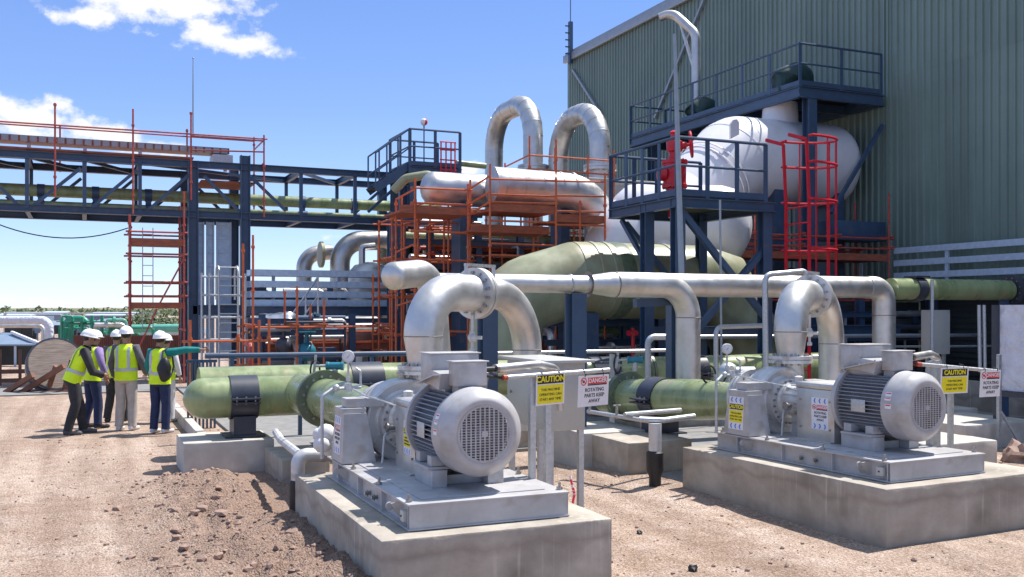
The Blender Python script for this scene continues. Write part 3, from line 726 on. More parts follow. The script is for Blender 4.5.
# pressure gauge on its stem
q = MB(); q.cyl((2.31, 9.12, 1.36), (2.31, 9.12, 1.60), .011, 8); q.cyl((2.31, 9.12, 1.42), (2.31, 9.12, 1.46), .022, 6); gp = q.build('gauge_stem', 'galv', pump)
q = MB(); gd = Vector((-.25, -1, 0)).normalized(); q.lathe(Vector((2.31, 9.12, 1.655)) - gd * .02, gd, [(0, .06), (.04, .06), (.045, .052), (.035, .05)], 28, 0); q.lathe(Vector((2.31, 9.12, 1.655)) + gd * .016, gd, [(0, .05), (.001, .05)], 24, 1)
q.beam(Vector((2.31, 9.12, 1.655)) + gd * .019 + Vector((-.015, 0, -.015)), Vector((2.31, 9.12, 1.655)) + gd * .019 + Vector((.025, 0, .03)), .004, .002, 2)
q.build('pressure_gauge', ['steel_shop', 'glass', 'ink'], gp)

# anchor bolts, conduits and small fittings
for sx in (2.135, 3.345):
    for y in (6.68, 7.45, 8.25, 8.98):
        q = MB(); q.cyl((sx, y, .719), (sx, y, .775), .011, 8); q.cyl((sx, y, .719), (sx, y, .740), .024, 6); q.build('anchor_bolt', 'bolt', pump)
q = MB(); q.pipe([(2.74, 8.75, .75), (2.74, 8.75, .68), (2.5, 8.75, .70)], .03, .05, 8); q.pipe([(2.56, 8.36, 1.02), (2.44, 8.34, 1.0), (2.42, 8.34, .74)], .011, .04, 8); q.pipe([(2.60, 8.30, 1.22), (2.46, 8.36, 1.28), (2.34, 8.62, 1.32), (2.30, 8.9, 1.36)], .009, .06, 6); q.build('lube_tubing', 'galv', pump)
q = MB(); q.lathe((2.53, 8.33, 1.06), (-1, 0, 0), [(0, .03), (.05, .03), (.06, .045), (.075, .045)], 16); q.build('sight_glass', 'bolt', pump)
q = MB(); q.lathe((2.66, 8.34, 1.24), (0, 0, 1), [(0, .028), (.05, .028), (.055, .045), (.13, .045), (.14, .02)], 16); q.build('oil_cup', 'steel_shop', pump)
q = MB(); q.box(2.418, 2.424, 7.18, 7.36, 1.10, 1.22, .002); q.build('rating_plate', 'galv', motor)
q = MB(); q.lathe((AX - .08, 7.25, AZ + .30), (0, 0, 1), [(0, .022), (.03, .022), (.04, .012)], 10); q.tube([Vector((AX - .08, 7.25 + .035 * math.cos(k * .524), AZ + .375 + .035 * math.sin(k * .524))) for k in range(13)], .009, 6, False); q.build('lifting_eye', 'grey', motor)
for y in (7.72, 8.14):
    for z in (.86, 1.15):
        q = MB(); q.cyl((2.50, y, z), (2.488, y, z), .012, 6); q.build('guard_screw', 'bolt', guard)

# ---- discharge arch of bright steel
arch = thing('discharge_pipe', (AX + .21, 8.78, 1.56), 'silver arched pipe rising from the nearest pump, with a bolted flange at its crown', 'pipe', 'arched discharge pipes')
def discharge_arch():
    x0, y0 = AX + .21, 8.78; x1, y1 = 4.42, 9.62
    zc = 2.27; dx, dy = x1 - x0, y1 - y0; ln = math.hypot(dx, dy); ux, uy = dx / ln, dy / ln
    xm, ym = x0 + dx * .47, y0 + dy * .47
    R_ = .60
    q = MB()
    q.lathe((x0, y0, 1.575), (0, 0, 1), [(0, .15), (.03, .15), (.26, .186), (.275, .186)], 30)
    q.tube(fillet([(x0, y0, 1.85), (x0, y0, zc), (xm - ux * .02, ym - uy * .02, zc)], R_, 14), .186, 30, False)
    a = q.build('near_elbow', 'steel', arch, angle=50)
    q = MB()
    q.tube(fillet([(xm + ux * .02, ym + uy * .02, zc), (x1, y1, zc), (x1, y1, .80)], R_, 14), .160, 30, False)
    q.build('far_elbow', 'steel', arch, angle=50)
    q = MB()
    for z in (1.85,): q.lathe((x0, y0, z - .006), (0, 0, 1), [(0, .184), (.003, .192), (.009, .192), (.012, .184)], 30, 0, False)
    q.lathe((x1, y1, 1.66), (0, 0, 1), [(0, .158), (.003, .165), (.009, .165), (.012, .158)], 30, 0, False)
    q.build('weld_seam', 'weld', arch)
    q = MB(); q.flange((xm, ym, zc), (ux, uy, 0), .262, .15, .038, 14, br=.017); q.build('crown_flange', ['steel', 'bolt'], arch)
    q = MB(); o = Vector((xm - uy * 0, ym, zc))
    q.beam(o + Vector((-.17 * ux, -.17 * uy, .285)), o + Vector((.32 * ux, .32 * uy, .285)), .03, .03); q.beam(o + Vector((.30 * ux, .30 * uy, .285)), o + Vector((.30 * ux, .30 * uy, .15)), .03, .03); q.beam(o + Vector((-.15 * ux, -.15 * uy, .285)), o + Vector((-.15 * ux, -.15 * uy, .17)), .03, .03)
    q.build('lifting_bracket', 'galv', arch)
    q = MB(); v0 = Vector((xm - ux * .05, ym - uy * .05, zc - .16))
    q.cyl(v0, v0 - Vector((0, 0, .44)), .016, 10); q.cyl(v0 - Vector((0, 0, .23)), v0 - Vector((0, 0, .33)), .028, 10); q.ball(v0 - Vector((0, 0, .29)), .05, n=8)
    q.cyl(v0 - Vector((.0, .0, .29)), v0 - Vector((-.08, .06, .29)), .018, 8); q.cyl(v0 - Vector((0, 0, .40)), v0 - Vector((0, 0, .44)), .03, 10)
    q.build('drain_valve', 'steel_shop', arch)
discharge_arch()

# ---- junction cabinet, conduit and hanging signs belong to each pump
def cabinet_group():
    out = []
    # conduit run with cable
    c1 = thing('cable_conduit', (3.1, 7.75, .53), 'white lagged cable conduit leaving the nearest motor terminal box', 'conduit', 'motor cable conduits')
    a = at(483, 369, Y=7.0); b_ = at(556, 370, Y=7.9); 
    p0 = Vector((2.95, 7.5, 1.63)); 
    q = MB(); q.pipe([(2.88, 7.08, 1.63), (3.0, 7.12, 1.63)], .022, .05, 10); q.build('cable', 'black', c1)
    q = MB(); q.pipe([(3.0, 7.12, 1.63), (3.45, 7.28, 1.645), (3.66, 7.36, 1.60), (3.70, 7.38, 1.25)], .038, .10, 14); q.lathe((3.0, 7.12, 1.63), Vector((.45, .16, 0)), [(-.012, .040), (.012, .040)], 14, 1); q.build('lagging', ['clad', 'bolt'], c1)
    q = MB(); q.tube([(2.88, 7.06, 1.585), (3.06, 7.12, 1.555)], .012, 8); q.build('thin_cable', 'black', c1)
    q = MB()
    q.cyl((3.06, 7.10, 1.56), (4.18, 7.39, 1.578), .020, 10); q.cyl((3.05, 7.098, 1.56), (3.09, 7.11, 1.56), .023, 10, 1)
    q.build('sign_rail', ['galv', 'scaf'], c1)
    for x in (3.36, 3.52):
        yy = 7.10 + (x - 3.06) * .26
        q = MB(); q.beam((x, yy + .035, .531), (x, yy + .035, 1.58), .05, .05); q.box(x - .07, x + .07, yy - .03, yy + .09, 0.531, 0.539); q.build('post', 'galv', c1)
    out.append(c1)
    cb = thing('junction_cabinet', (3.75, 8.2, .5), 'beige steel junction cabinet on posts behind the caution and danger boards', 'cabinet', 'junction cabinets')
    q = MB(); q.box(3.85, 4.22, 7.90, 8.85, 1.0, 1.62, .006); q.box(3.78, 4.28, 7.82, 8.93, 1.62, 1.645, .003)
    body = q.build('cabinet_body', 'cab', cb)
    q = MB(); q.box(3.838, 3.85, 7.95, 8.80, 1.05, 1.58, .003); q.cyl((3.838, 8.72, 1.3), (3.82, 8.72, 1.3), .014, 8, 1); q.build('cabinet_door', ['cab', 'bolt'], cb)
    for x in (3.88, 4.19):
        for y in (7.94, 8.80):
            q = MB(); q.beam((x, y, 0), (x, y, 1.0), .05, .05); q.box(x - .08, x + .08, y - .08, y + .08, .0, .10); q.build('post', 'galv', cb)
    out.append(cb)
    u = Vector((.967, .255, .016))
    for kind, x, w_, h_, tilt in (('caution', 3.52, .31, .265, -.03), ('danger', 3.99, .355, .265, .05)):
        yy = 7.10 + (x - 3.06) * .26 - .024
        lb = 'yellow caution board hanging beside the junction cabinet, in front of the nearest arched pipe' if kind == 'caution' else 'white danger board reading rotating parts keep away, hanging in front of the junction cabinet'
        sg = thing('%s_board' % kind, (x, yy, 1.55 - h_), lb, 'sign', 'boards hung from rails')
        m = face_mtx((x, yy, 1.562 - h_ / 2 + (.02 if kind == 'caution' else -.02)), u, Vector((tilt, -.06, 1)))
        q = MB(); plate(q, m, -w_ / 2, w_ / 2, -h_ / 2, h_ / 2, -.004, 0, 0); q.build('panel', 'sign_white', sg, smooth=False)
        q = MB(); sign_face(q, m, w_ * .98, h_, kind); q.build('lettering', SIGN_M, sg, smooth=False)
        for s3 in (-.3, .3):
            q = MB(); c = m @ Vector((s3 * w_, h_ / 2 - .01, 0)); rc = Vector((c.x, c.y + .028, 1.56 + (c.x - 3.06) * .016)); 
            q.tube([c + Vector((0, -.006, 0)), c + Vector((0, -.004, .02)), rc + Vector((0, -.02, .012)), rc + Vector((0, 0, .025)), rc + Vector((0, .022, 0))], .003, 6); q.build('cable_tie', 'black', sg)
        out.append(sg)
    return out
grp = cabinet_group()
# second set : copied and swung a few degrees
P2 = Vector((6.44, 6.46, 0)); PHI = R(3)
def second(o):
    c = copy_tree(o)
    off = o.location - Vector((PX, PY, 0))
    c.location = P2 + Matrix.Rotation(PHI, 3, 'Z') @ off
    c.rotation_euler.z = PHI; return c
pl2 = second(plinth); pl2.scale.x = 1.22; pl2['label'] = 'wide weathered concrete plinth under the right-hand pump, standing on open gravel'
pm2 = second(pump); pm2['label'] = 'grey motor and pump at the right, its coupling guard carrying a danger sticker'
ar2 = second(arch); ar2['label'] = 'silver arched pipe rising from the right-hand pump, seen nearly edge-on'
labs = ['white lagged cable conduit leaving the right-hand motor terminal box', None, 'yellow caution board half hidden behind the right-hand motor', 'white danger board hanging on the rail in front of the quilted white board']
for o, lb in zip(grp, labs):
    if lb is None: continue
    if 'board' in o.name: continue
    c = second(o); c['label'] = lb
    bpy.data.objects.remove([k for k in c.children if k.name.startswith('sign_rail')][0])
r0 = P2 + Matrix.Rotation(PHI, 3, 'Z') @ Vector((3.06 - PX, 7.10 - PY, 1.56)); r1 = at(996, 371, d=10.4)
rr_ = thing('sign_rail', Vector((r0.x, r0.y, 1.5)), 'thin white rail carrying the two boards behind the right-hand motor', 'rail')
q = MB(); q.cyl(r0, r1, .02, 10); q.cyl(r0 - (r1 - r0) * .02, r0 + (r1 - r0) * .03, .024, 10, 1); q.build('tube', ['galv', 'scaf'], rr_)
q = MB(); c = r0.lerp(r1, .45); q.beam((c.x, c.y + .05, .5), (c.x, c.y + .05, c.z), .045, .045); q.build('post', 'galv', rr_)
for o, f3, w_, h_, tl, lb in ((grp[2], .42, .40, .27, .10, labs[2]), (grp[3], .89, .31, .28, -.02, labs[3])):
    c = r0.lerp(r1, f3); kind = o.name.split('_')[0]
    sg = thing(kind + '_board', c - Vector((0, 0, h_)), lb, 'sign', 'boards hung from rails')
    u = (r1 - r0); u.z = 0; u.normalize(); u = (u + Vector((0, -.12, 0))).normalized(); m = face_mtx(c + Vector((0, -.03, -h_ / 2 - .0)), u, Vector((-tl, -.06, 1)))
    q = MB(); plate(q, m, -w_ / 2, w_ / 2, -h_ / 2, h_ / 2, -.004, 0, 0); q.build('panel', 'sign_white', sg, smooth=False)
    q = MB(); sign_face(q, m, w_ * .98, h_, kind); q.build('lettering', SIGN_M, sg, smooth=False)
    for s3 in (-.3, .3):
        q = MB(); e = m @ Vector((s3 * w_, h_ / 2 - .01, 0)); q.tube([e + Vector((0, -.006, 0)), e + Vector((0, -.004, .03)), e + Vector((0, .05, .04))], .004, 6); q.build('cable_tie', 'black', sg)
# stickers differ between the two sets
bpy.context.view_layer.update()
def child(o, nm): return [c for c in o.children if c.name.split('.')[0] == nm]
def put_sticker(part_owner, m, w_, h_, kind):
    """m is given in the first set's world frame"""
    st_ = sticker(None, m, w_, h_, kind)
    st_.data.transform(Matrix.Translation(-pump.location)); st_.parent = part_owner
left = face_mtx((2.4985, 7.86, 1.02), (0, -1, 0), (0, 0, 1)); 
put_sticker(child(pump, 'coupling_guard')[0], left, .20, .28, 'caution')
put_sticker(child(pm2, 'coupling_guard')[0], left, .24, .33, 'danger')
pl = face_mtx((2.1075, 8.72, .965), (0, -1, 0), (.045, 0, 1))
put_sticker(child(pump, 'casing_pedestal')[0], pl, .22, .34, 'danger')
put_sticker(child(pm2, 'casing_pedestal')[0], pl, .24, .36, 'caution')
# bystander post that carries the right-hand sign rail
p = at(999, 452, Z=0.02); q = MB(); q.beam((p.x, p.y, -.02), (p.x, p.y, 1.45), .05, .05); q.beam((p.x + .01, p.y - .02, .62), (p.x + .42, p.y - .1, .0), .03, .03)
solo('sign_post', q, 'galv', 'thin braced steel post standing under the right-hand danger board', 'post')
# stripes of barrier tape tied to the cabinet legs
for (x, y, lb) in ((3.60, 7.78, 'red and white barrier tape hanging low beside the nearest cabinet post'), (3.98, 7.74, 'red and white barrier tape trailing to the ground right of the cabinet')):
    q = MB(); q.tube([(x, y, .62), (x + .03, y - .03, .45), (x + .0, y - .02, .3), (x + .06, y - .05, .1)], [.012, .014, .01, .013], 5); solo('barrier_tape', q, 'tape', lb, 'tape')
# ------------------------------------------------------------------ green suction headers
def saddle(mb_parent, x, y, z, r, zb, along='X', w_=.34):
    q = MB()
    prof = []
    ax = Vector((1, 0, 0)) if along == 'X' else Vector((0, 1, 0))
    q.lathe(Vector((x, y, z)) - ax * w_ / 2, ax, [(0, r), (0, r + .022), (w_, r + .022), (w_, r)], 36, 0, False)
    sd = Vector((0, 1, 0)) if along == 'X' else Vector((1, 0, 0))
    for s in (-1, 1):
        c = Vector((x, y, z)) + sd * s * (r + .06)
        q.beam(c - ax * w_ * .5 + Vector((0, 0, .0)), c + ax * w_ * .5, .12, .022, 0)
        q.beam(c - ax * w_ * .5 + Vector((0, 0, -.05)), c + ax * w_ * .5 + Vector((0, 0, -.05)), .12, .022, 0)
        for k in (-.33, 0, .33): q.cyl(c + ax * w_ * k + Vector((0, 0, -.07)), c + ax * w_ * k + Vector((0, 0, .03)), .014, 6, 1)
    q.beam((x, y, zb), (x, y, z - r + .03), .42 if along == 'Y' else w_ * .8, w_ * .8 if along == 'Y' else .42, 0, (0, 1, 0))
    q.box(x - .26, x + .26, y - .26, y + .26, zb, zb + .02)
    return q.build('saddle', ['saddle', 'bolt'], mb_parent)
HZ, HY, HR = .93, 13.4, .272
hd = thing('suction_header', (1.2, HY, .5), 'green fibreglass pipe with a rounded blank end, beside the pointing man', 'pipe', 'green suction pipes')
q = MB()
prof = [(0, .001), (.02, .09), (.06, .16), (.12, .225), (.20, .262), (.28, .275), (.30, HR), (1.5, HR), (1.52, HR + .006), (1.56, HR + .006), (1.58, HR)]
q.lathe((1.18, HY, HZ), (1, 0, 0), prof, 40, 0, False)
q.tube(fillet([(2.76, HY, HZ), (3.02, HY, HZ)], .3), HR, 40, True)
q.build('pipe_run', 'frp', hd, angle=50)
q = MB(); q.tube(fillet([(2.74, HY - .1, HZ + .03), (2.74, 12.05, 1.0)], .3), HR, 36, False); q.build('branch', 'frp', hd)
q = MB(); q.flange((2.74, 11.98, 1.0), (0, 1, 0), .355, .2, .045, 16, br=.018); q.build('flange', ['frp_dark', 'bolt'], hd)
q = MB(); q.lathe((2.74, 11.92, 1.0), (0, -1, .026), [(0, .25), (.25, .25), (1.6, .245), (2.2, .205), (2.68, .20)], 36, 0, False); q.build('reducer', 'frp', hd)
saddle(hd, 1.95, HY, HZ, HR, .42, 'X', .36)
q = MB(); q.box(1.15, 2.28, 12.9, 13.95, -.3, .41, .012); roughen(q, .005, 6); solo('foundation_block', q, 'conc_pale', 'pale concrete block under the rounded green pipe end, nearest the walking party', 'block', 'concrete pipe footings')
# continuing header further back that serves the other pumps
h2 = thing('green_main', (3, 14.6, .5), 'long green pipe passing behind both pumps towards the right', 'pipe', 'green suction pipes')
q = MB(); q.tube([(1.5, 14.55, .98), (4.6, 14.6, .98), (9.5, 14.65, .98), (13.5, 14.7, .98)], .30, 32); q.build('pipe_run', 'frp', h2)
for x in (3.95, 8.1, 9.9): saddle(h2, x, 14.6, .98, .30, .3, 'X', .5)
q = MB(); q.flange((8.05 + .9, 14.6, .98), (1, 0, 0), .40, .25, .05, 18); q.build('flange', ['frp_dark', 'bolt'], h2)
# suction branch of the right-hand pump
axd = Matrix.Rotation(PHI, 3, 'Z') @ Vector((0, 1, 0))
s0 = P2 + Matrix.Rotation(PHI, 3, 'Z') @ Vector((AX - PX, 9.20 - PY, 0)) + Vector((0, 0, 1.07))
h3 = thing('suction_branch', (s0.x, s0.y + 2, .4), 'green pipe between a bolted flange and the right-hand pump, banded by a dark saddle', 'pipe', 'green suction pipes')
fl = at(628, 397, d=13.9)
dirv = (Vector((s0.x, s0.y, 1.02)) - fl)
q = MB(); q.tube([fl, fl + dirv * .62], .262, 36, False); q.lathe(fl + dirv * .62, dirv, [(0, .262), (dirv.length * .16, .235), (dirv.length * .35, .205)], 36, 0, False); q.build('pipe_run', 'frp', h3)
q = MB(); q.flange(fl, dirv, .36, .2, .045, 16, br=.018); q.build('flange', ['frp_dark', 'bolt'], h3)
q = MB(); q.tube([fl - dirv.normalized() * .05, fl - dirv.normalized() * .55], [.262, .26], 36); q.build('header_stub', 'frp', h3)
sc = fl + dirv * .30
saddle(h3, sc.x, sc.y, sc.z, .262, .44, 'Y', .34)
# concrete footings between and behind the pumps
def block(px0, px1, ytop, Y, z1, dep, label, m='conc', z0=-.3):
    x0, x1 = xa(px0, Y), xa(px1, Y)
    q = MB(); q.box(x0, x1, Y, Y + dep, z0, z1, .012); roughen(q, .004, 6)
    return solo('foundation_block', q, m, label, 'block', 'concrete pipe footings')
block(628, 692, 0, at(660, 474, Z=0.05).y, .46, 1.2, 'stained concrete block left of the right-hand plinth, behind the drain funnel')
block(583, 648, 0, at(615, 464, Z=0.05).y, .48, 1.2, 'concrete block under the cross pipes, right of the cabinet legs', 'conc_pale')
block(500, 574, 0, 13.2, .35, .9, 'concrete block in shadow directly behind the cabinet legs')
block(282, 330, 0, 11.6, .32, 1.2, 'concrete block hidden under the green flange, behind the nearest pump pedestal')
block(330, 420, 0, 14.15, .30, .9, 'long low concrete block beneath the rear green pipe', 'conc_pale')
block(640, 735, 0, 14.2, .32, .9, 'low concrete block below the rear green pipe, behind the dark saddle')
q = MB(); q.box(1.60, 1.74, 14.9, 21, -.2, .20, .012); solo('kerb_wall', q, 'conc_pale', 'low concrete kerb running back beside the picket railing', 'kerb')
# right-hand footings
for (px0, px1, py, dep, z1, lb, d0) in ((905, 998, 455, 1.3, .45, 'large pale concrete block just right of the right-hand motor', 12.0), (965, 1040, 435, 1.4, .42, 'flat concrete block at the right edge behind the brown rock', 14.4), (880, 978, 425, 1.0, .42, 'low concrete block farther back behind the right-hand motor', 16.2)):
    c = at((px0 + px1) / 2, 310, d=d0); x0 = at(px0, 310, Y=c.y).x; x1 = at(px1, 310, Y=c.y).x
    q = MB(); q.box(x0, x1, c.y, c.y + dep, -.2, z1, .02); roughen(q, .006, 6); solo('foundation_block', q, 'conc_pale', lb, 'block', 'concrete pipe footings')
q = MB(); c = at(1013, 445, d=13.0); rock(q, (c.x + .12, c.y, .12), .24, random.Random(4), sub=3); solo('boulder', q, 'stone', 'brown rock at the right edge beside the braced sign post', 'rock')

# ------------------------------------------------------------------ small bore drains
d1 = thing('drain_funnel', at(655, 484, Z=.06), 'short steel drain with a black rubber boot standing left of the right-hand plinth', 'drain')
b0 = at(655, 487, Z=.05)
q = MB(); q.cyl(b0 + Vector((0, 0, .40)), b0 + Vector((0, 0, .74)), .075, 16); q.cyl(b0 + Vector((.10, .05, .40)), b0 + Vector((.10, .05, .74)), .02, 8); q.build('tundish', 'steel_shop', d1)
q = MB(); q.lathe(b0, (0, 0, 1), [(-.05, .07), (.12, .07), (.20, .10), (.40, .10), (.42, .08)], 20); q.build('rubber_boot', 'black', d1)
q = MB(); t = b0 + Vector((0, 0, .75)); tl = at(588, 432, d=b0.dot(Vector((FX, FY, 0))) + .9); tr = s0 + Vector((-.45, .1, -.62))
tl.z = t.z + .03; q.pipe([tl, t + Vector((0, .05, 0))], .026, .05, 10); q.pipe([t + Vector((-.15, .1, .03)), t + Vector((.1, -.02, .02)), t + Vector((.62, .12, .03))], .034, .05, 10); q.pipe([t + Vector((-.2, .35, .06)), t + Vector((.75, .6, .05))], .03, .05, 8); q.build('drain_line', 'galv', d1)
for f3 in (.03, .45):
    c = tl.lerp(t, f3); q = MB(); q.cyl(c + Vector((0, 0, -.03)), c + Vector((0, 0, .14)), .02, 8); q.cyl(c + Vector((-.05, 0, .13)), c + Vector((.05, 0, .13)), .012, 6); q.build('valve', 'bolt', d1)
d2 = thing('drain_pipe', (1.75, 10.1, 0), 'silver drain elbow with a black boot at the back corner of the nearest plinth', 'drain')
c0 = at(298, 455, d=9.6); c1 = at(345, 455, d=9.8)
q = MB(); q.pipe([c1, c0, Vector((c0.x, c0.y, .3))], .07, .09, 16); q.pipe([c0 + Vector((.02, .05, .0)), at(281, 440, d=11.2), at(276, 432, d=11.9)], .045, .05, 10); q.build('steel_pipe', 'steel_shop', d2)
q = MB(); q.lathe((c0.x, c0.y, .0), (0, 0, 1), [(-.1, .085), (.26, .085), (.40, .085), (.42, .07)], 18); q.build('rubber_boot', 'black', d2)
q = MB(); a = at(325, 442, d=9.35); 
for k in range(7):
    rn = random.Random(k); q.ball(a + Vector((rn.uniform(-.06, .06), rn.uniform(-.06, .06), rn.uniform(-.1, .12))), rn.uniform(.06, .10), n=6)
solo('plastic_wrap', q, 'c_white', 'white plastic wrapping bundled behind the nearest pump pedestal', 'wrapping')
# turquoise actuators with hoses on the suction flanges
for (px, py, d_, lb) in ((335, 366, 12.2, 'turquoise valve operator above the green flange behind the nearest pump'), (635, 360, 13.9, 'turquoise valve operator above the green flange left of the right-hand pump')):
    c = at(px, py, d=d_); v = thing('valve_operator', (c.x, c.y, c.z - .2), lb, 'valve')
    q = MB(); ax = Vector((FY, -FX, 0)); q.lathe(c - ax * .11, ax, [(0, .04), (0, .055), (.03, .055), (.04, .048), (.18, .048), (.19, .055), (.22, .055), (.22, .03)], 18); q.build('barrel', 'teal', v)
    q = MB(); q.cyl(c - ax * .26, c - ax * .09, .016, 8); q.beam(c - ax * .27 + Vector((0, 0, -.12)), c - ax * .24 + Vector((0, 0, .14)), .03, .02); q.build('lever', 'galv', v)
    q = MB(); q.cyl(c + Vector((0, 0, -.03)), c + Vector((0, 0, -.16)), .035, 10); q.build('mount', 'galv', v)
    q = MB(); q.tube([c - ax * .25 + Vector((.06 * math.cos(t), 0, -.06 + .13 * math.sin(t))) for t in [k * .5 for k in range(13)]], .012, 6); q.build('hose_loop', 'black', v)
c = at(730, 372, d=12.2); v = thing('instrument_cluster', c - Vector((0, 0, .3)), 'grey valve actuator with black hose loops beside the right-hand pump casing', 'valve')
q = MB(); q.ball(c + Vector((.12, .2, -.02)), .13, 1.1, .9, 1, 10); q.cyl(c + Vector((.1, .2, -.02)), c + Vector((.42, .06, -.02)), .075, 14); q.cyl(c + Vector((.12, .2, -.35)), c + Vector((.12, .2, -.1)), .10, 14); q.box(c.x, c.x + .2, c.y + .1, c.y + .3, c.z - .22, c.z - .12, .01); q.build('actuator', 'galv', v)
q = MB(); q.tube([c + Vector((-.32 + .10 * math.cos(t), .0, -.02 + .11 * math.sin(t))) for t in [k * .45 for k in range(13)]] + [c + Vector((-.1, 0, -.12)), c + Vector((-.02, 0, .0))], .012, 6); q.tube([c + Vector((-.2, 0, -.1)), c + Vector((-.2, 0, -.32)), c + Vector((.0, -.05, -.33))], .015, 6); q.build('hose_loop', 'black', v)
q = MB(); q.cyl(c + Vector((-.04, -.02, .02)), c + Vector((-.02, -.06, .02)), .07, 18); q.cyl(c + Vector((-.03, -.03, -.35)), c + Vector((-.03, -.03, -.05)), .013, 8); q.build('gauge', 'steel_shop', v)

# ------------------------------------------------------------------ steel pipe runs behind
def steel_run(name, lb, parts, r_seam=True, mt='steel'):
    t = thing(name, parts[0][1][0], lb, 'pipe', 'stainless pipe runs')
    t.location.z = 0
    for nm, pts, r, bend in parts:
        q = MB(); q.tube(fillet(pts, bend, 10), r, 28, True); q.build(nm, mt, t, angle=50)
    return t
Y1 = 12.0; zr = 2.40
pA = at(445, 281, Y=Y1); pB = at(575, 281, Y=Y1); pC = at(612, 281, Y=Y1); pD = at(688, 281, Y=Y1)
zl = 2.46
t = thing('pump_return_pipe', (xa(600, Y1), Y1, 0), 'silver pipe swelling from thin to thick and dropping behind the danger board', 'pipe', 'stainless pipe runs')
q = MB(); q.tube([(xa(428, Y1), Y1, zl), (xa(585, Y1), Y1, zl)], .125, 24, True); q.build('thin_length', 'steel', t)
q = MB(); q.lathe((xa(585, Y1), Y1, zl), (1, 0, 0), [(0, .126), (.05, .126), (.42, .178), (.5, .178)], 28, 0, False); q.build('reducer', 'steel', t, angle=50)
q = MB(); q.tube(fillet([(xa(585, Y1) + .48, Y1, zl), (xa(688, Y1), Y1, zl), (xa(688, Y1), Y1, .95)], .46, 12), .182, 28, True); q.build('drop_leg', 'steel', t, angle=50)
q = MB()
for x in (xa(588, Y1), xa(585, Y1) + .47): q.lathe((x, Y1, zl), (1, 0, 0), [(0, .125 if x < 6 else .18), (.004, .19 if x > xa(590, Y1) else .133), (.012, .19 if x > xa(590, Y1) else .133), (.016, .12)], 28, 0, False)
q.lathe((xa(688, Y1), Y1, 1.98), (0, 0, 1), [(0, .18), (.004, .189), (.012, .189), (.016, .18)], 28, 0, False); q.build('weld_seam', 'weld', t)
q = MB(); q.lathe((xa(570, Y1), Y1, zl), (1, 0, 0), [(-.012, .126), (-.012, .138), (.012, .138), (.012, .126)], 24, 0, False); q.build('pipe_clamp', 'galv', t)
# stub elbow at the left
Yl = 11.2
e0 = at(400, 275, d=11.2); e1 = at(428, 278, d=11.8); 
t = thing('blank_elbow', at(432, 400, d=11.9) * 1, 'silver elbow with a rounded blank end, left of the nearest arched pipe', 'pipe', 'stainless pipe runs'); t.location.z = 0
q = MB(); q.tube(fillet([at(393, 276, d=11.3), at(432, 272, d=12.0), Vector((at(441, 272, d=12.0).x, at(441, 272, d=12.0).y, .9))], .30, 12), .165, 28, True); q.build('pipe_run', 'steel', t, angle=50)
q = MB(); q.lathe(at(393.5, 276, d=11.3), at(393, 276, d=11.3) - at(432, 272, d=12.0), [(0, .165), (.04, .15), (.07, .11), (.085, .001)], 28); q.build('end_cap', 'steel', t, angle=60)
Y2 = 12.9; z2 = 2.49
t = thing('far_return_pipe', (xa(740, Y2), Y2, 0), 'silver pipe crossing behind the right-hand arched pipe and dropping at its right', 'pipe', 'stainless pipe runs')
q = MB(); q.tube([(xa(655, Y2), Y2, z2), (xa(867, Y2), Y2, z2)], .185, 28, True); q.build('pipe_run', 'steel', t)
q = MB(); q.tube(fillet([(xa(867, Y2) - .01, Y2, z2), (xa(883, Y2), Y2 - .02, z2), (xa(883, Y2), Y2 - .02, .6)], .24, 10), .195, 28, True); q.build('drop_leg', 'steel', t, angle=50)
q = MB(); q.lathe((xa(883, Y2), Y2 - .02, 2.0), (0, 0, 1), [(0, .194), (.004, .202), (.012, .202), (.016, .19)], 28, 0, False); q.build('weld_seam', 'weld', t)
t = thing('green_side_pipe', (xa(950, Y2), Y2, 2.2), 'dark green pipe leading right from the silver drop pipe into the building shade', 'pipe', 'green suction pipes')
q = MB(); q.tube([(xa(886, Y2) + .1, Y2, z2 - .02), (xa(1008, Y2), Y2, z2 - .02)], .19, 28, True); q.build('pipe_run', 'frp', t)
q = MB(); q.lathe((xa(916, Y2), Y2, z2 - .02), (1, 0, 0), [(-.1, .19), (-.1, .215), (.1, .215), (.1, .19)], 24, 0, False); q.beam((xa(916, Y2) - .14, Y2, z2 + .2), (xa(916, Y2) + .18, Y2, z2 + .2), .3, .03); q.build('pipe_clamp', 'saddle', t)
q = MB(); q.flange((xa(1012, Y2), Y2, z2 - .02), (1, 0, 0), .30, .15, .05, 12); q.lathe((xa(1012, Y2) + .06, Y2, z2 - .02), (1, 0, 0), [(0, .26), (.5, .26), (.55, .22)], 24); q.build('flange', ['saddle', 'bolt'], t)
q = MB(); q.cyl((xa(921, Y2), Y2 - .25, .2), (xa(921, Y2), Y2 - .25, z2 + .15), .03, 8); q.build('hanger_rod', 'galv', t)
for (x, lb) in ((xa(1000, Y2) + .1, 'slim steel column holding up the dark green side pipe'),):
    q = MB(); q.beam((x, Y2, 0), (x, Y2, z2 - .2), .12, .12); solo('pipe_column', q, 'navy', lb, 'column', 'blue grey pipe columns')
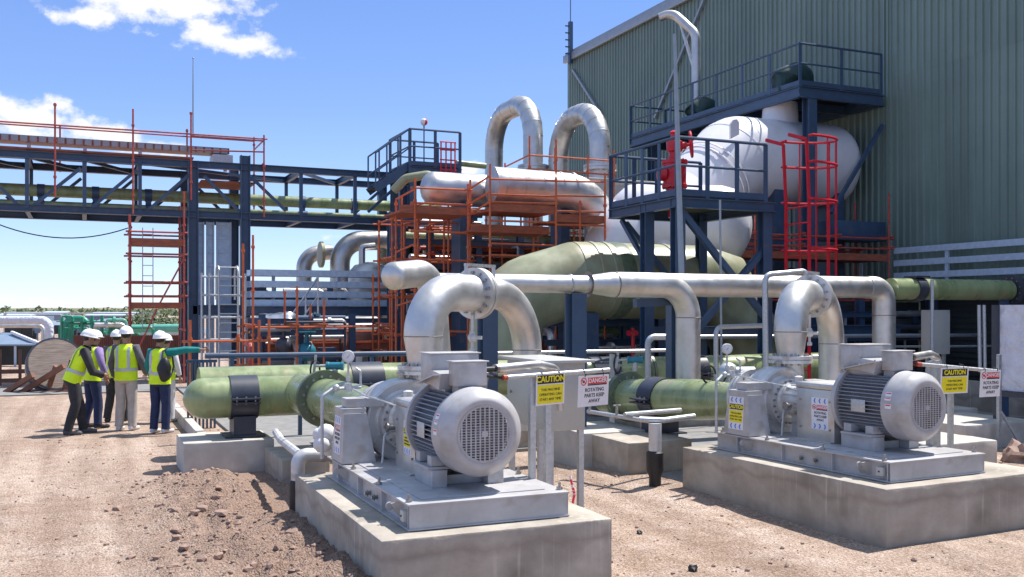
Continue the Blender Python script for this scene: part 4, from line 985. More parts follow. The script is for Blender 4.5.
# pipe columns
for (px, Y, z1, w_, lb) in ((576, Y1 + .02, zl - .13, .20, 'dark blue column under the thin silver pipe, behind the caution board'), (488, 12.6, zl - .1, .18, 'dark blue column seen through the nearest arched pipe'), (470, 12.35, 1.0, .14, 'short dark column inside the nearest arched pipe')):
    x = xa(px, Y); q = MB(); q.beam((x - .07, Y, 0), (x - .07, Y, z1), .02, w_, 0, (1, 0, 0)); q.beam((x, Y, 0), (x, Y, z1), .22, .022, 0, (0, 1, 0)); q.beam((x + .0, Y - w_ / 2, 0), (x + .0, Y - w_ / 2, z1), .22, .022, 0, (0, 1, 0)); q.box(x - .15, x + .15, Y - .15, Y + .15, 0, .03)
    solo('pipe_column', q, 'navy', lb, 'column', 'blue grey pipe columns')
q = MB(); q.beam((xa(635, 12.2), 12.2, 2.2), (xa(680, 12.2), 12.2, 2.24), .12, .12); q.beam((xa(672, 12.3), 12.3, 0), (xa(672, 12.3), 12.3, 2.3), .12, .16); q.build
solo('pipe_bracket', q, 'navy', 'dark bracket steel under the thick end of the swelling silver pipe', 'bracket')

# long handrail pipes that cross the middle distance
def rail_pipe(pts, r, m, label, posts=(), nm='pipe_rail', pm=None):
    t = thing(nm, Vector((pts[0].x, pts[0].y, 0)), label, 'pipe', 'small bore pipe runs')
    q = MB(); q.pipe(pts, r, .12, 10); q.build('pipe_run', m, t)
    for p in posts:
        q = MB(); q.beam((p.x, p.y, 0), (p.x, p.y, p.z), .06, .06); q.build('post', pm or m, t)
Yr = 16.0
def aty(px, py, Y): return at(px, py, Y=Y)
rail_pipe([aty(205, 356, Yr), aty(410, 353.5, Yr)], .045, 'navy', 'dark blue top rail running from the pointing hand to the nearest arched pipe', [aty(x, 356, Yr) for x in (232, 300, 372)])
rail_pipe([aty(445, 354, 13.6), aty(690, 350, 13.6)], .028, 'galv', 'thin grey service pipe passing behind the cabinet and boards', [aty(x, 354, 13.6) for x in (524, 612)])
rail_pipe([aty(648, 400, 13.2), aty(648, 337, 13.2), aty(672, 337, 13.2)], .05, 'galv', 'short grey pipe elbow left of the swelling silver drop pipe')
rail_pipe([aty(716, 380, 12.9), aty(716, 327, 12.9), aty(765, 325.5, 12.9)], .04, 'galv', 'grey pipe loop left of the right-hand arched pipe', )
rail_pipe([aty(766, 400, 12.1), aty(765, 275, 12.1), aty(808, 271, 12.1), aty(808, 283, 12.1)], .045, 'galv', 'tall grey vent pipe bending over the right-hand arched pipe')
rail_pipe([aty(690, 337, 16.5), aty(1010, 335, 16.5)], .045, 'galv', 'long pale pipe crossing level behind both right-hand drop pipes', [aty(x, 337, 16.5) for x in (780, 845)])
rail_pipe([aty(838, 347, 15.2), aty(1000, 346, 15.2)], .025, 'galv', 'thinner pale pipe just below the long level one at the right')
rail_pipe([aty(830, 395, 12.0), aty(830, 357, 12.0), aty(812, 357, 12.0)], .035, 'galv', 'small grey pipe bend right of the right-hand arch flange')
for k, px in enumerate((980, 985)):
    rail_pipe([at(px, 372, d=16.5), at(px - 1, 305, d=16.5)], .03, 'galv', ('left' if k == 0 else 'right') + ' one of two upright conduits before the white quilted board')
b0 = at(997, 305, d=15.0); b1 = at(1045, 305, d=14.4)
t = thing('insulation_board', (b0.x, b0.y, 1), 'large white quilted board standing at the right edge', 'board')
dv = (b1 - b0); dv.z = 0; nrm = Vector((dv.y, -dv.x, 0)).normalized()
q = MB(); zt = b0.z; zb_ = za(1000, 390, d=15.0)
q.poly([Vector((b0.x, b0.y, zb_)), Vector((b1.x, b1.y, zb_)), Vector((b1.x, b1.y, zt)), Vector((b0.x, b0.y, zt))], .05, -nrm); q.build('panel', 'board', t, smooth=False)
q = MB(); q.beam((b0.x - .03, b0.y, zb_ - .1), (b0.x - .03, b0.y, zt), .07, .09); q.beam((b0.x, b0.y, zb_ - .05), (b1.x, b1.y, zb_ - .05), .1, .08); q.build('edge_frame', 'saddle', t)
for f3 in (.1, .9):
    c = b0.lerp(b1, f3); q = MB(); q.beam((c.x, c.y + .1, 0), (c.x, c.y + .1, zt - .1), .06, .06); q.build('prop', 'saddle', t)
t0 = at(940, 345, d=17.5)
t = thing('pump_local_panel', (t0.x, t0.y, 0), 'grey control box on posts behind the right-hand signs', 'box')
q = MB(); q.box(t0.x - .25, t0.x + .25, t0.y, t0.y + .2, 1.3, 2.1, .01); q.build('box', 'cab', t)
for s in (-.2, .2):
    q = MB(); q.beam((t0.x + s, t0.y + .1, 0), (t0.x + s, t0.y + .1, 1.3), .05, .05); q.build('post', 'galv', t)
# ------------------------------------------------------------------ turbine hall
WX, WH, WY0, WY1 = 19.5, 13.3, -8.0, 38.0
hall = thing('turbine_hall', (WX, 15, 0), 'tall green ribbed steel building filling the right of the view', 'building')
q = MB(); y = WY0; prev = None; pitch = .22
prof = [(0, 0), (.085, 0), (.105, -.045), (.155, -.045), (.175, 0)]
pts = []
while y < WY1:
    for a, b_ in prof: pts.append((min(y + a, WY1), WX + b_))
    y += pitch
pts.append((WY1, WX))
for z0_, z1_ in ((2.75, 8.2), (8.2, WH)):
    dz = 0.006 if z0_ < 5 else 0
    lo = [q.bm.verts.new((x + dz, yy, z0_)) for yy, x in pts]; up = [q.bm.verts.new((x + dz, yy, z1_ - (0.0 if z1_ == WH else -.08))) for yy, x in pts]
    for k in range(len(pts) - 1): 
        if pts[k + 1][0] - pts[k][0] > 1e-6: q.bm.faces.new((lo[k], lo[k + 1], up[k + 1], up[k]))
q.build('wall_cladding', 'green_clad', hall, smooth=False)
q = MB(); q.box(WX + .02, WX + 22, WY1 - .02, WY1, 0, WH - .02); q.box(WX + .1, WX + .3, WY0, WY1 - .03, 2.7, WH - .1); q.build('end_wall', 'green_clad', hall, smooth=False)
q = MB(); q.poly([(WX - .12, WY0, WH), (WX - .12, WY1 + .12, WH), (WX + 22, WY1 + .12, WH + 1.8), (WX + 22, WY0, WH + 1.8)], .1, (0, 0, 1)); q.build('roof', 'trim', hall, smooth=False)
q = MB(); q.box(WX - .20, WX - .06, WY0, WY1 + .2, WH - .34, WH - .02, .01); q.build('gutter', 'trim', hall)
q = MB(); q.box(WX - .05, WX + .12, WY1 - .1, WY1 + .05, 0, WH - .3); q.build('corner_trim', 'green_clad', hall)
q = MB(); yy = ya(889, WX); q.box(WX - .07, WX + .03, yy - .04, yy + .04, 2.8, WH - .3); q.build('cover_strip', 'green_clad', hall)
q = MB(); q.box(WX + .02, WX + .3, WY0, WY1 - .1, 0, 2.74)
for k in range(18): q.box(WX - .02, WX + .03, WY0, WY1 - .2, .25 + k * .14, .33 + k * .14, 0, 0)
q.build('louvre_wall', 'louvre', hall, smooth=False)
for px0, py0, px1, py1 in ((704, 0, 655, 118), (573, 70, 602, 116)):
    a = at(px0, py0, X=WX - .10); b_ = at(px1, py1, X=WX - .10); q = MB(); q.beam(a, b_, .10, .10, 0, (1, 0, 0)); q.build('wall_brace', 'trim', hall)
a = at(570.5, 50, X=WX - .2); q = MB(); q.beam((a.x, a.y, WH - .5), (a.x, a.y, WH + 1.3), .16, .16); q.cyl((a.x, a.y, WH + 1.2), (a.x, a.y, WH + 5), .02, 6)
for k in range(5): q.beam((a.x - .25, a.y, WH - .1 + k * .3), (a.x, a.y, WH - .1 + k * .3), .05, .05)
q.build('aerial_mast', 'navy', hall)
# bund wall and walkway rail along the hall
q = MB(); q.box(16.9, 17.1, 5, 15.6, -.1, .62, .01); solo('bund_wall', q, 'conc', 'low wall in blue shade at the right edge behind the concrete blocks', 'wall')
t = thing('walkway_guard', (19.0, 15, 2.9), 'pale three-rail guard along the foot of the green wall at the right', 'railing')
for z in (2.98, 3.30, 3.62):
    a = Vector((19.1, ya(894, 19.1), z)); b_ = Vector((19.1, 9.0, z)); q = MB(); q.beam(a, b_, .03, .15); q.build('rail', 'tray', t)
for k in range(5):
    yy = ya(946, 19.1) - 2.85 * k + 2.85; q = MB(); q.beam((19.14, yy, 2.7), (19.14, yy, 3.70), .05, .1); q.build('post', 'tray', t)
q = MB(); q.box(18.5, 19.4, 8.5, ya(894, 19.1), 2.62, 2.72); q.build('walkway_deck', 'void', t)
for yy in (9.5, 13.5, 17.5):
    q = MB(); q.beam((18.95, yy, 0), (18.95, yy, 2.62), .14, .14); q.build('post', 'navy', t)

# ------------------------------------------------------------------ railed platforms
def railing(parent, pts, floor, h=1.05, step=1.0, m='navy', pr=.03, w_=.09, toe=True):
    """posts at even steps along a polyline, top and knee rail"""
    for i in range(len(pts) - 1):
        a, b_ = Vector((*pts[i], floor)), Vector((*pts[i + 1], floor)); L_ = (b_ - a).length; n = max(1, round(L_ / step))
        dirn = (b_ - a).normalized()
        for k in range(n + (1 if i == len(pts) - 2 else 0)):
            c = a.lerp(b_, k / n); q = MB(); q.beam(c + Vector((0, 0, -.22)), c + Vector((0, 0, h)), w_, .02, 0, dirn.cross(Vector((0, 0, 1)))); q.build('post', m, parent)
        q = MB(); q.cyl(a + Vector((0, 0, h)), b_ + Vector((0, 0, h)), pr, 8); q.build('handrail', m, parent)
        q = MB(); q.cyl(a + Vector((0, 0, h * .52)), b_ + Vector((0, 0, h * .52)), pr * .8, 8); q.build('knee_rail', m, parent)
        if toe:
            q = MB(); q.beam(a + Vector((0, 0, .06)), b_ + Vector((0, 0, .06)), .012, .12); q.build('toe_board', m, parent)
def platform(name, loc, label, x0, x1, y0, y1, z, rails, cols=(), braces=(), depth=.25, step=1.0):
    t = thing(name, loc, label, 'platform', 'dark steel platforms')
    q = MB()
    q.box(x0, x1, y0, y1, z - .04, z)
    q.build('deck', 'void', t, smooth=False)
    q = MB()
    for (a, b_) in (((x0, y0), (x1, y0)), ((x1, y0), (x1, y1)), ((x1, y1), (x0, y1)), ((x0, y1), (x0, y0))):
        q.ibeam((*a, z - .04 - depth / 2), (*b_, z - .04 - depth / 2), .14, depth, .018)
    n = max(1, int((y1 - y0) / 1.2))
    for k in range(1, n): q.ibeam((x0, y0 + (y1 - y0) * k / n, z - .04 - depth / 2), (x1, y0 + (y1 - y0) * k / n, z - .04 - depth / 2), .1, depth * .8, .014)
    q.build('edge_beam', 'navy', t, smooth=False)
    for r_ in rails: railing(t, r_, z, step=step)
    for (x, y, z0, z1, w_) in cols:
        q = MB(); q.ibeam((x, y, z0), (x, y, z1), w_, w_, .02, 0, (0, 1, 0)); q.build('column', 'navy', t, smooth=False)
    for a, b_, w_ in braces:
        q = MB(); q.beam(a, b_, w_, w_); q.build('brace', 'navy', t, smooth=False)
    return t
zf = 4.17
pa = platform('valve_platform', (10.8, 16, 0), 'dark blue railed platform in front of the white vessel, carrying the red valve', 9.78, 11.95, 14.8, 17.2, zf,
   [[(9.78, 17.2), (9.78, 14.8), (11.75, 14.8)], [(11.95, 17.2), (9.78, 17.2)]],
   [(9.86, 14.9, 0, zf - .05, .2), (9.86, 15.95, 0, zf - .05, .2), (11.85, 14.95, 0, zf - .05, .2), (11.9, 17.1, 0, zf - .05, .18)],
   [((9.95, 14.86, 3.85), (11.75, 14.86, 2.0), .11), ((11.9, 14.98, 3.3), (9.9, 14.98, 1.3), .11), ((9.86, 16.9, 3.9), (9.86, 16.0, 3.0), .08),
    ((11.8, 14.95, 2.0), (12.9, 14.95, .9), .09), ((9.95, 16.9, 3.85), (11.7, 16.9, 2.0), .09)], step=.62, depth=.18)
c = Vector((10.35, 15.75, zf))
v = thing('relief_valve', c + Vector((0, 0, .0)), 'bright red valve with a spoked handwheel on the dark platform', 'valve')
q = MB(); q.lathe(c, (0, 0, 1), [(-.3, .12), (.05, .12), (.06, .22), (.11, .22), (.12, .16), (.25, .16), (.27, .24), (.33, .24), (.34, .22), (.72, .22), (.73, .25), (.79, .25), (.80, .12), (.95, .10)], 28); q.bolts(c + Vector((0, 0, .76)), (0, 0, 1), .215, 12, .018, .05, 0); q.bolts(c + Vector((0, 0, .30)), (0, 0, 1), .21, 12, .018, .05, 0)
q.cyl(c + Vector((-.2, .0, .52)), c + Vector((-.34, .05, .52)), .13, 16); q.build('valve_body', 'red', v)
q = MB(); q.lathe(c + Vector((0, 0, .95)), (0, 0, 1), [(0, .10), (.02, .15), (.20, .16), (.24, .09), (.34, .07), (.38, .1), (.42, .05)], 20); q.cyl(c + Vector((-.02, 0, 1.08)), c + Vector((.2, -.1, 1.08)), .07, 12); q.build('gearbox', 'red', v)
q = MB(); hc = c + Vector((.28, -.14, 1.10)); ha = Vector((.85, -.5, .1)).normalized(); a_, u_, v_ = frame_from(ha)
q.tube([hc + (u_ * math.cos(t) + v_ * math.sin(t)) * .24 for t in [k * 2 * math.pi / 24 for k in range(25)]], .022, 8, False)
for k in range(3): t_ = k * math.pi / 3; q.cyl(hc + (u_ * math.cos(t_) + v_ * math.sin(t_)) * .24, hc - (u_ * math.cos(t_) + v_ * math.sin(t_)) * .24, .014, 6)
q.cyl(hc, hc - ha * .12, .03, 8); q.build('handwheel', 'red', v)
# lightning pole
a = at(682, 292, d=17.0); b_ = at(674.5, 34, d=17.3)
q = MB(); q.tube([Vector((a.x, a.y, 0)), a, a.lerp(b_, .5), b_], [.055, .055, .048, .03], 10); solo('lightning_pole', q, 'trim', 'tall thin pale pole rising in front of the red valve', 'pole')
a = at(722, 310, d=17.0); b_ = at(720, 200, d=17.0); q = MB(); q.cyl((a.x, a.y, 0), b_, .02, 8); solo('service_hose', q, 'trim', 'thin pale upright line hanging below the dark platform', 'pipe')
# caged ladder
LX, LYa, LYb = 12.08, 13.98, 14.62
t = thing('caged_ladder', Vector((LX, 14.3, 0)), 'bright red caged ladder at the right end of the dark platform', 'ladder')
for y in (LYa, LYb):
    q = MB(); q.beam((LX, y, .1), (LX, y, zf - .1), .06, .028, 0, (0, 1, 0)); q.beam((LX, y, zf - .1), (LX - .02, y + .05, zf + 1.05), .06, .028, 0, (0, 1, 0)); q.beam((LX - .02, y + .05, zf + 1.05), (LX - .38, y + .12, zf + 1.12), .06, .028, 0, (0, 1, 0)); q.build('stringer', 'red', t)
for k in range(13):
    z = .4 + k * .30
    q = MB(); q.cyl((LX, LYa, z), (LX, LYb, z), .016, 6); q.build('rung', 'red', t)
arc = [(LX + .86 * math.sin(t_), (LYa + LYb) / 2 - .42 * math.cos(t_)) for t_ in [math.pi * k / 14 for k in range(15)]]
for z in (2.45, 3.22, 4.12, 4.80, 5.28):
    q = MB(); q.tube([Vector((*a, z)) for a in [(LX, LYa)] + arc + [(LX, LYb)]], .026, 6); q.build('cage_hoop', 'red', t)
for k in (2, 4, 6, 8, 10, 12):
    q = MB(); q.beam((*arc[k], 2.3), (*arc[k], 5.3), .032, .012, 0, (1, 0, 0)); q.build('cage_bar', 'red', t)
# upper platform
zu = 7.8
pu = platform('roof_platform', (17.5, 22, zu), 'dark blue railed high platform against the green wall, above the white vessel', 16.56, 19.3, 19.5, 27.8, zu,
   [[(16.56, 27.8), (16.56, 19.5), (19.25, 19.5)], [(19.25, 27.8), (16.56, 27.8)]],
   [(16.95, 19.6, 0, zu - .3, .26), (16.9, 27.0, 0, zu - .3, .24)], [((19.35, 19.55, 7.0), (17.6, 19.55, 4.6), .09), ((19.4, 27, 7), (17.0, 27, 5), .12)], depth=.28, step=1.2)
for (x, y, s, lb) in ((17.15, 20.5, .72, 'dark green tarpaulin bundle at the near end of the high platform'), (17.05, 24.5, .62, 'smaller dark green tarpaulin bundle farther along the high platform')):
    q = MB(); vs_ = q.ball((x, y, zu + s * .5), 1, s * .8, s * .7, s * .62, 16)
    for v_ in vs_: v_.co += Vector((1, 1, 1)) * .30 * s * noise.noise(v_.co * 2.6) ; v_.co.z = max(v_.co.z, zu + .005)
    solo('tarpaulin', q, 'tarp', lb, 'tarpaulin')
e = at(696, 118, X=17.3); et = za(696, 34, X=17.3); ee = at(672, 12, X=16.9)
q = MB(); q.tube(fillet([Vector((e.x, e.y, zu)), Vector((e.x, e.y, et)), ee, ee + Vector((-.25, .3, -.12))], .5, 8), .14, 18)
t = thing('exhaust_stack', (e.x, e.y, zu), 'slim grey exhaust pipe with a bent top above the high platform', 'pipe'); q.build('stack_pipe', 'clad', t)
q = MB(); q.cyl((e.x, e.y, et - 1.3), Vector((e.x, e.y, et)).lerp(ee, .7), .05, 8); q.build('stay', 'clad', t)
# ------------------------------------------------------------------ white vessel
VY, VZ, VR = 20.9, 6.02, 1.14
v = thing('white_vessel', (15, VY, 2.5), 'huge white horizontal vessel with a domed end under the high platform', 'vessel')
q = MB(); dome = [(3.05 + .62 * math.sin(k * math.pi / 16), VR * math.cos(k * math.pi / 16)) for k in range(9)]
q.lathe((15.6, VY, VZ), (1, 0, 0), [(0, VR)] + dome, 48, 0, False); q.build('shell', 'white', v, angle=40)
q = MB()
c0 = Vector((15.6, VY, VZ)); c1 = Vector((13.7, VY - .4, 4.7))
q.lathe(c0, c1 - c0, [(0, VR + .004), (.25, VR), (1.5, .98), (2.3, .86)], 44, 0, False); q.ball(c0 + Vector((.03, 0, 0)), VR - .002, n=20); q.build('transition_cone', 'white', v, angle=50)
q = MB(); q.tube(fillet([c1 + (c0 - c1).normalized() * .2, c1 - (c0 - c1).normalized() * 1.0, (11.9, VY - .6, 3.9), (11.5, VY - .6, 2.2)], .9, 10), .92, 40, True); q.build('exhaust_duct', 'white', v, angle=50)
q = MB()
for t_ in (.05, .42, .5): 
    o = c0.lerp(c1, t_); rr = VR - .09 * t_ * 1.6
    q.lathe(o, c1 - c0, [(0, rr), (.01, rr + .02), (.05, rr + .02), (.06, rr)], 44, 0, False)
q.build('stiffener_ring', 'white', v)
xn = xa(780, VY); q = MB(); q.lathe((xn, VY, VZ + .8), (0, 0, 1), [(0, .50), (.62, .46), (.80, .46)], 28); q.build('nozzle', 'white', v)
q = MB(); l0 = at(735, 124, d=24.2); q.poly([l0 + .42 * Vector(p_) for p_ in ((-.3, 0, -.9), (.3, 0, -.6), (.3, 0, .12), (.15, 0, .3), (-.1, 0, .25), (-.3, 0, 0))], .06, (0, 1, 0)); q.build('lifting_lug', 'white', v)
for x in (16.4, 18.4):
    q = MB(); q.box(x - .15, x + .15, VY - .8, VY + .8, 0, VZ - .8); q.build('support_leg', 'navy', v)
# lower white shell behind the dark platform
w0 = at(618, 222, d=24.0); w1 = at(712, 226, d=22.8)
v = thing('lower_vessel', (w0.x, w0.y, 1.5), 'white rounded shell half hidden below and behind the dark platform', 'vessel')
q = MB(); ax = (w1 - w0); q.lathe(w0 - ax.normalized() * .1, ax, [(0, .001), (.03, .4), (.15, .72), (.4, .92), (.7, .95), (2.7, .95), (3.0, .88), (3.2, .7), (3.35, .4), (3.4, .001)], 40, 0, False); q.build('shell', 'white', v, angle=60)
q = MB(); q.lathe(w0.lerp(w1, .45) - Vector((0, .6, 0)), (0, 0, -1), [(0, .5), (1.3, .5), (1.32, .62), (1.45, .62)], 24); q.build('manway', 'white', v)
for f3 in (.2, .8):
    c = w0.lerp(w1, f3); q = MB(); q.box(c.x - .15, c.x + .15, c.y - .6, c.y + .6, 0, c.z - .8); q.build('support_leg', 'navy', v)
# ------------------------------------------------------------------ big pale green duct
GY = 17.8
gz_ = za(630, 281, Y=GY); gr_ = 38 * (GY / (FY - FX * .12)) / FPX * .99
ga, gb = xa(570, GY), xa(700, GY)
lx = xa(482, GY); rx = xa(765, GY)
v = thing('cooling_duct', ((ga + gb) / 2, GY, 0), 'very wide pale green duct bending to the ground at both ends, behind the silver pipes', 'duct')
q = MB(); q.tube([(ga, GY, gz_), (gb, GY, gz_)], gr_, 44, False); q.build('duct_run', 'frp_pale', v)
pp_ = fillet([(ga + .3, GY, gz_), (ga + .02, GY, gz_), (xa(508, GY), GY, gz_ - .40), (xa(500, GY), GY, -.2)], [0, .3, .8, 0], 6); q = MB(); q.tube(pp_, [gr_ * (1 - .08 * i / (len(pp_) - 1)) for i in range(len(pp_))], 48, False); q.build('mitre_bend', 'frp_pale', v, angle=40)
q = MB(); q.tube([(gb - .3, GY, gz_), (gb, GY, gz_ - .005), (gb + .45, GY, gz_ - .12), (rx - .55, GY, gz_ - 1.25), (rx - .35, GY, -.2)], [gr_, gr_, gr_, gr_ * 1.0, gr_ * 1.05], 44, False); q.build('mitre_bend', 'frp_pale', v, angle=20)
for px in (587, 600, 612, 660):
    x = xa(px, GY); q = MB(); q.lathe((x, GY, gz_), (1, 0, 0), [(-.05 if px != 612 else -.16, gr_), (-.04, gr_ + .018), (.04, gr_ + .018), (.05 if px != 612 else .16, gr_)], 44, 0, False); q.build('joint_band', 'frp_pale' if px != 612 else 'frp_dark', v)
for x in (ga + .25, gb - .6):
    q = MB(); q.box(x - .15, x + .15, GY - .5, GY + .5, 0, gz_ - gr_ * .85); q.build('support_leg', 'navy', v)
# dark equipment and beams in the shade below the duct and vessel
q = MB(); zt = 1.75; q.ibeam((xa(540, 21), 21, 1.9), (xa(780, 21), 21, 1.9), .2, .22, .02); solo('floor_beam', q, 'navy', 'short dark blue girder farther back in the shade below the white vessel', 'beam')
q = MB(); q.ibeam((xa(645, 16.9), 16.9, zt - .12), (xa(900, 16.9), 16.9, zt - .12), .2, .26, .02)
solo('floor_beam', q, 'navy', 'long dark blue girder low behind the silver drop pipes', 'beam')
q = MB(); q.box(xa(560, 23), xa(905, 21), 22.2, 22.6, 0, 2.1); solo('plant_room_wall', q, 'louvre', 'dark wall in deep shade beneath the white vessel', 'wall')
for (px0, px1, Y, z0, z1, lb) in ((745, 812, 20.3, 1.2, 3.2, 'dark blue steel cabinet below the white vessel, behind the caged ladder'), (835, 886, 19.3, 3.9, 4.4, 'dark girder end below the domed vessel, against the green wall')):
    q = MB(); q.box(xa(px0, Y), xa(px1, Y), Y, Y + .8, z0 if z0 > 2 else 0, z1, .01); solo('steel_box', q, 'navy', lb, 'cabinet')
rv = at(745, 330, d=19); t = thing('red_hydrant', at(652, 330, d=16.5), 'small red hydrant valve in the shade below the wide green duct', 'valve')
c = at(633, 328, d=19.5); t.location = (c.x, c.y, 0)
q = MB(); q.cyl((c.x, c.y, 0), (c.x, c.y, c.z), .04, 10); q.cyl((c.x, c.y, c.z - .15), (c.x, c.y, c.z - .08), .09, 12); q.cyl((c.x - .14, c.y - .05, c.z - .1), (c.x + .08, c.y, c.z - .1), .06, 10); q.build('hydrant_body', 'red', t)
# ------------------------------------------------------------------ steel manifold and tall loops
MY = 22.0
mz = za(500, 192, Y=MY); mr = .40
t = thing('steam_manifold', (xa(500, MY), MY, 4), 'fat silver horizontal pipe with a domed left end, wrapped in orange scaffolding', 'pipe', 'large lagged steam pipes')
x0 = xa(421, MY); x1 = xa(512, MY)
q = MB(); q.lathe((x0, MY, mz), (1, 0, 0), [(0, .001), (.02, .14), (.07, .26), (.15, .35), (.24, .395), (.28, mr), (x1 - x0, mr)], 36, 0, True); q.build('shell', 'clad', t, angle=40)
xb = xa(600, MY - .9); ye = MY - .9
q = MB(); q.tube(fillet([(xa(492, ye), ye, mz + .04), (xb, ye, mz - .02), (xb + .12, ye, mz - 3.0)], 1.0, 12), .43, 32, True); q.build('elbow_run', 'clad', t, angle=50)
for f3 in (.08, .25, .42, .6, .72):
    q = MB(); xx = xa(492, ye) + (xb - xa(492, ye)) * f3; q.lathe((xx, ye, mz + .02), (1, 0, 0), [(-.02, .43), (-.02, .437), (.02, .437), (.02, .43)], 32, 0, False); q.build('lagging_band', 'clad', t)
for xx in (x0 + 1.0, xa(560, MY)):
    q = MB(); q.box(xx - .12, xx + .12, MY - .3, MY + .3, 0, mz - .35); q.build('support_leg', 'navy', t)
q = MB(); c = at(412, 182, Y=23.5); q.pipe([(c.x - .45, 23.6, mz + .1), (c.x - .2, 23.4, mz + .40), (c.x + .45, 23.2, mz + .52), (c.x + .62, 23.1, mz - .1)], .115, .22, 18); q.build('green_bypass', 'frp_pale', t)
def loop(px_r, px_l, X, ytop, r, ybot, lb):
    yr, yl = ya(px_r, X), ya(px_l, X)
    zt = za(px_r, ytop, X=X) - r
    t = thing('steam_loop', (X, yr, za(px_r, ybot, X=X)), lb, 'pipe', 'large lagged steam pipes')
    zb = 3.6
    q = MB(); q.tube(fillet([(X, yr, zb), (X, yr, zt), (X, yl, zt), (X, yl, zb)], 1.15, 12), r, 30, True); q.build('pipe_loop', 'clad', t, angle=50)
    q = MB(); z_ = za(px_r, ybot, X=X)
    q.flange((X, yr, z_), (0, 0, 1), r + .17, r - .02, .07, 16, br=.03); q.build('flange', ['clad', 'bolt'], t)
    path_ = fillet([(X, yr, zt - 2.6), (X, yr, zt), (X, yl, zt), (X, yl, zt - 2.6)], 1.15, 5)
    for a_, b_ in zip(path_[1:-1], path_[2:]):
        q = MB(); q.lathe(a_, b_ - a_, [(-.015, r), (-.015, r + .007), (.015, r + .007), (.015, r)], 30, 0, False); q.build('lagging_band', 'clad', t)
    for yy, zz in ((yr, zt - 1.9), (yl, zt - 1.9)):
        q = MB(); q.lathe((X, yy, zz), (0, 0, 1), [(-.03, r), (-.03, r + .006), (.03, r + .006), (.03, r)], 30, 0, False); q.build('lagging_band', 'clad', t)
loop(533, 494, 12.6, 89, .305, 168, 'tall silver pipe loop on the left, standing clear against the sky')
loop(600, 558, 13.2, 96, .295, 168, 'tall silver pipe loop on the right, in front of the green wall')
q = MB(); q.box(xa(500, 24), xa(640, 24), 22.9, 25.5, za(560, 183, Y=24) - .5, za(560, 178, Y=24) - .1, .02); solo('loop_support_deck', q, 'conc_pale', 'pale concrete deck edge under the two tall silver loops', 'deck')

# ------------------------------------------------------------------ scaffolding
def scaffold(name, lb, standards, ledgers, decks, m, loc=None, braces=(), pm='plank', r=.026, toe=.13):
    s0_ = standards[0]
    t = thing(name, loc or Vector((s0_[0], s0_[1], s0_[2])), lb, 'scaffold', 'tube scaffolds')
    for x, y, z0_, z1_ in standards:
        q = MB(); q.cyl((x, y, z0_), (x, y, z1_), r, 8)
        z = z0_ + .5
        while z < z1_: q.cyl((x, y, z), (x, y, z + .06), r * 1.7, 8); z += 1.0
        q.build('standard', m, t)
    for a, b_ in ledgers:
        q = MB(); q.cyl(a, b_, r * .9, 8); q.build('ledger', m, t)
    for a, b_ in braces:
        q = MB(); q.cyl(a, b_, r * .8, 8); q.build('brace', m, t)
    for x0_, x1_, y0_, y1_, z in decks:
        q = MB(); n = max(1, round((y1_ - y0_) / .24))
        for k in range(n): q.box(x0_, x1_, y0_ + (y1_ - y0_) * k / n, y0_ + (y1_ - y0_) * (k + 1) / n - .012, z - .04, z)
        q.box(x0_, x1_, y0_ - .035, y0_ - .005, z - .045, z + toe); q.build('deck', pm, t, smooth=False)
    return t
def grid_scaffold(name, lb, pxs, Y, dep, z0_, z1_, levels, decks, m, tops=None, loc=None, rails=(), backs=True, braces=(), **k):
    xs = [xa(p, Y) for p in pxs]; st = []
    for i, x in enumerate(xs):
        tp = (tops[i] if tops else z1_)
        st.append((x, Y, z0_, tp)); 
        if backs: st.append((x, Y + dep, z0_, tp - .1))
    led = []
    for z in levels:
        for yy in ((Y, Y + dep) if backs else (Y,)):
            led.append(((xs[0] - .15, yy, z), (xs[-1] + .15, yy, z)))
        if backs:
            for x in xs: led.append(((x + .04, Y - .15, z + .05), (x + .04, Y + dep + .15, z + .05)))
    return scaffold(name, lb, st, led, decks, m, loc, braces, **k)
SY = 20.6
def zs(px, py): return za(px, py, Y=SY)
gx0, gx1 = xa(415, SY), xa(468, SY)
scaffold('pipe_scaffold', 'orange tube scaffold around the domed left end of the fat silver pipe',
   [(xa(396, 21.4), 21.4, 0, zs(396, 196)), (gx0, SY, 0, zs(417, 178)), (gx1, SY, 0, zs(469, 184)), (gx0 + .1, SY + 1.3, 0, zs(417, 190)), (gx1, SY + 1.3, 0, zs(469, 190))],
   [((gx0 - .1, SY, zs(417, y)), (gx1 + .1, SY, zs(469, y + 2))) for y in (188, 203, 231, 259, 290, 330)] +
   [((xa(396, 21.4), 21.4, zs(396, y + 6)), (gx0, SY, zs(417, y))) for y in (189, 203, 244, 261, 300)],
   [(gx0 - .35, gx1 + .05, SY + .05, SY + 1.3, zs(440, 212))], 'orange')
g2, g3, g4 = xa(490, SY - .8), xa(556, SY - .8), xa(605, SY - .8)
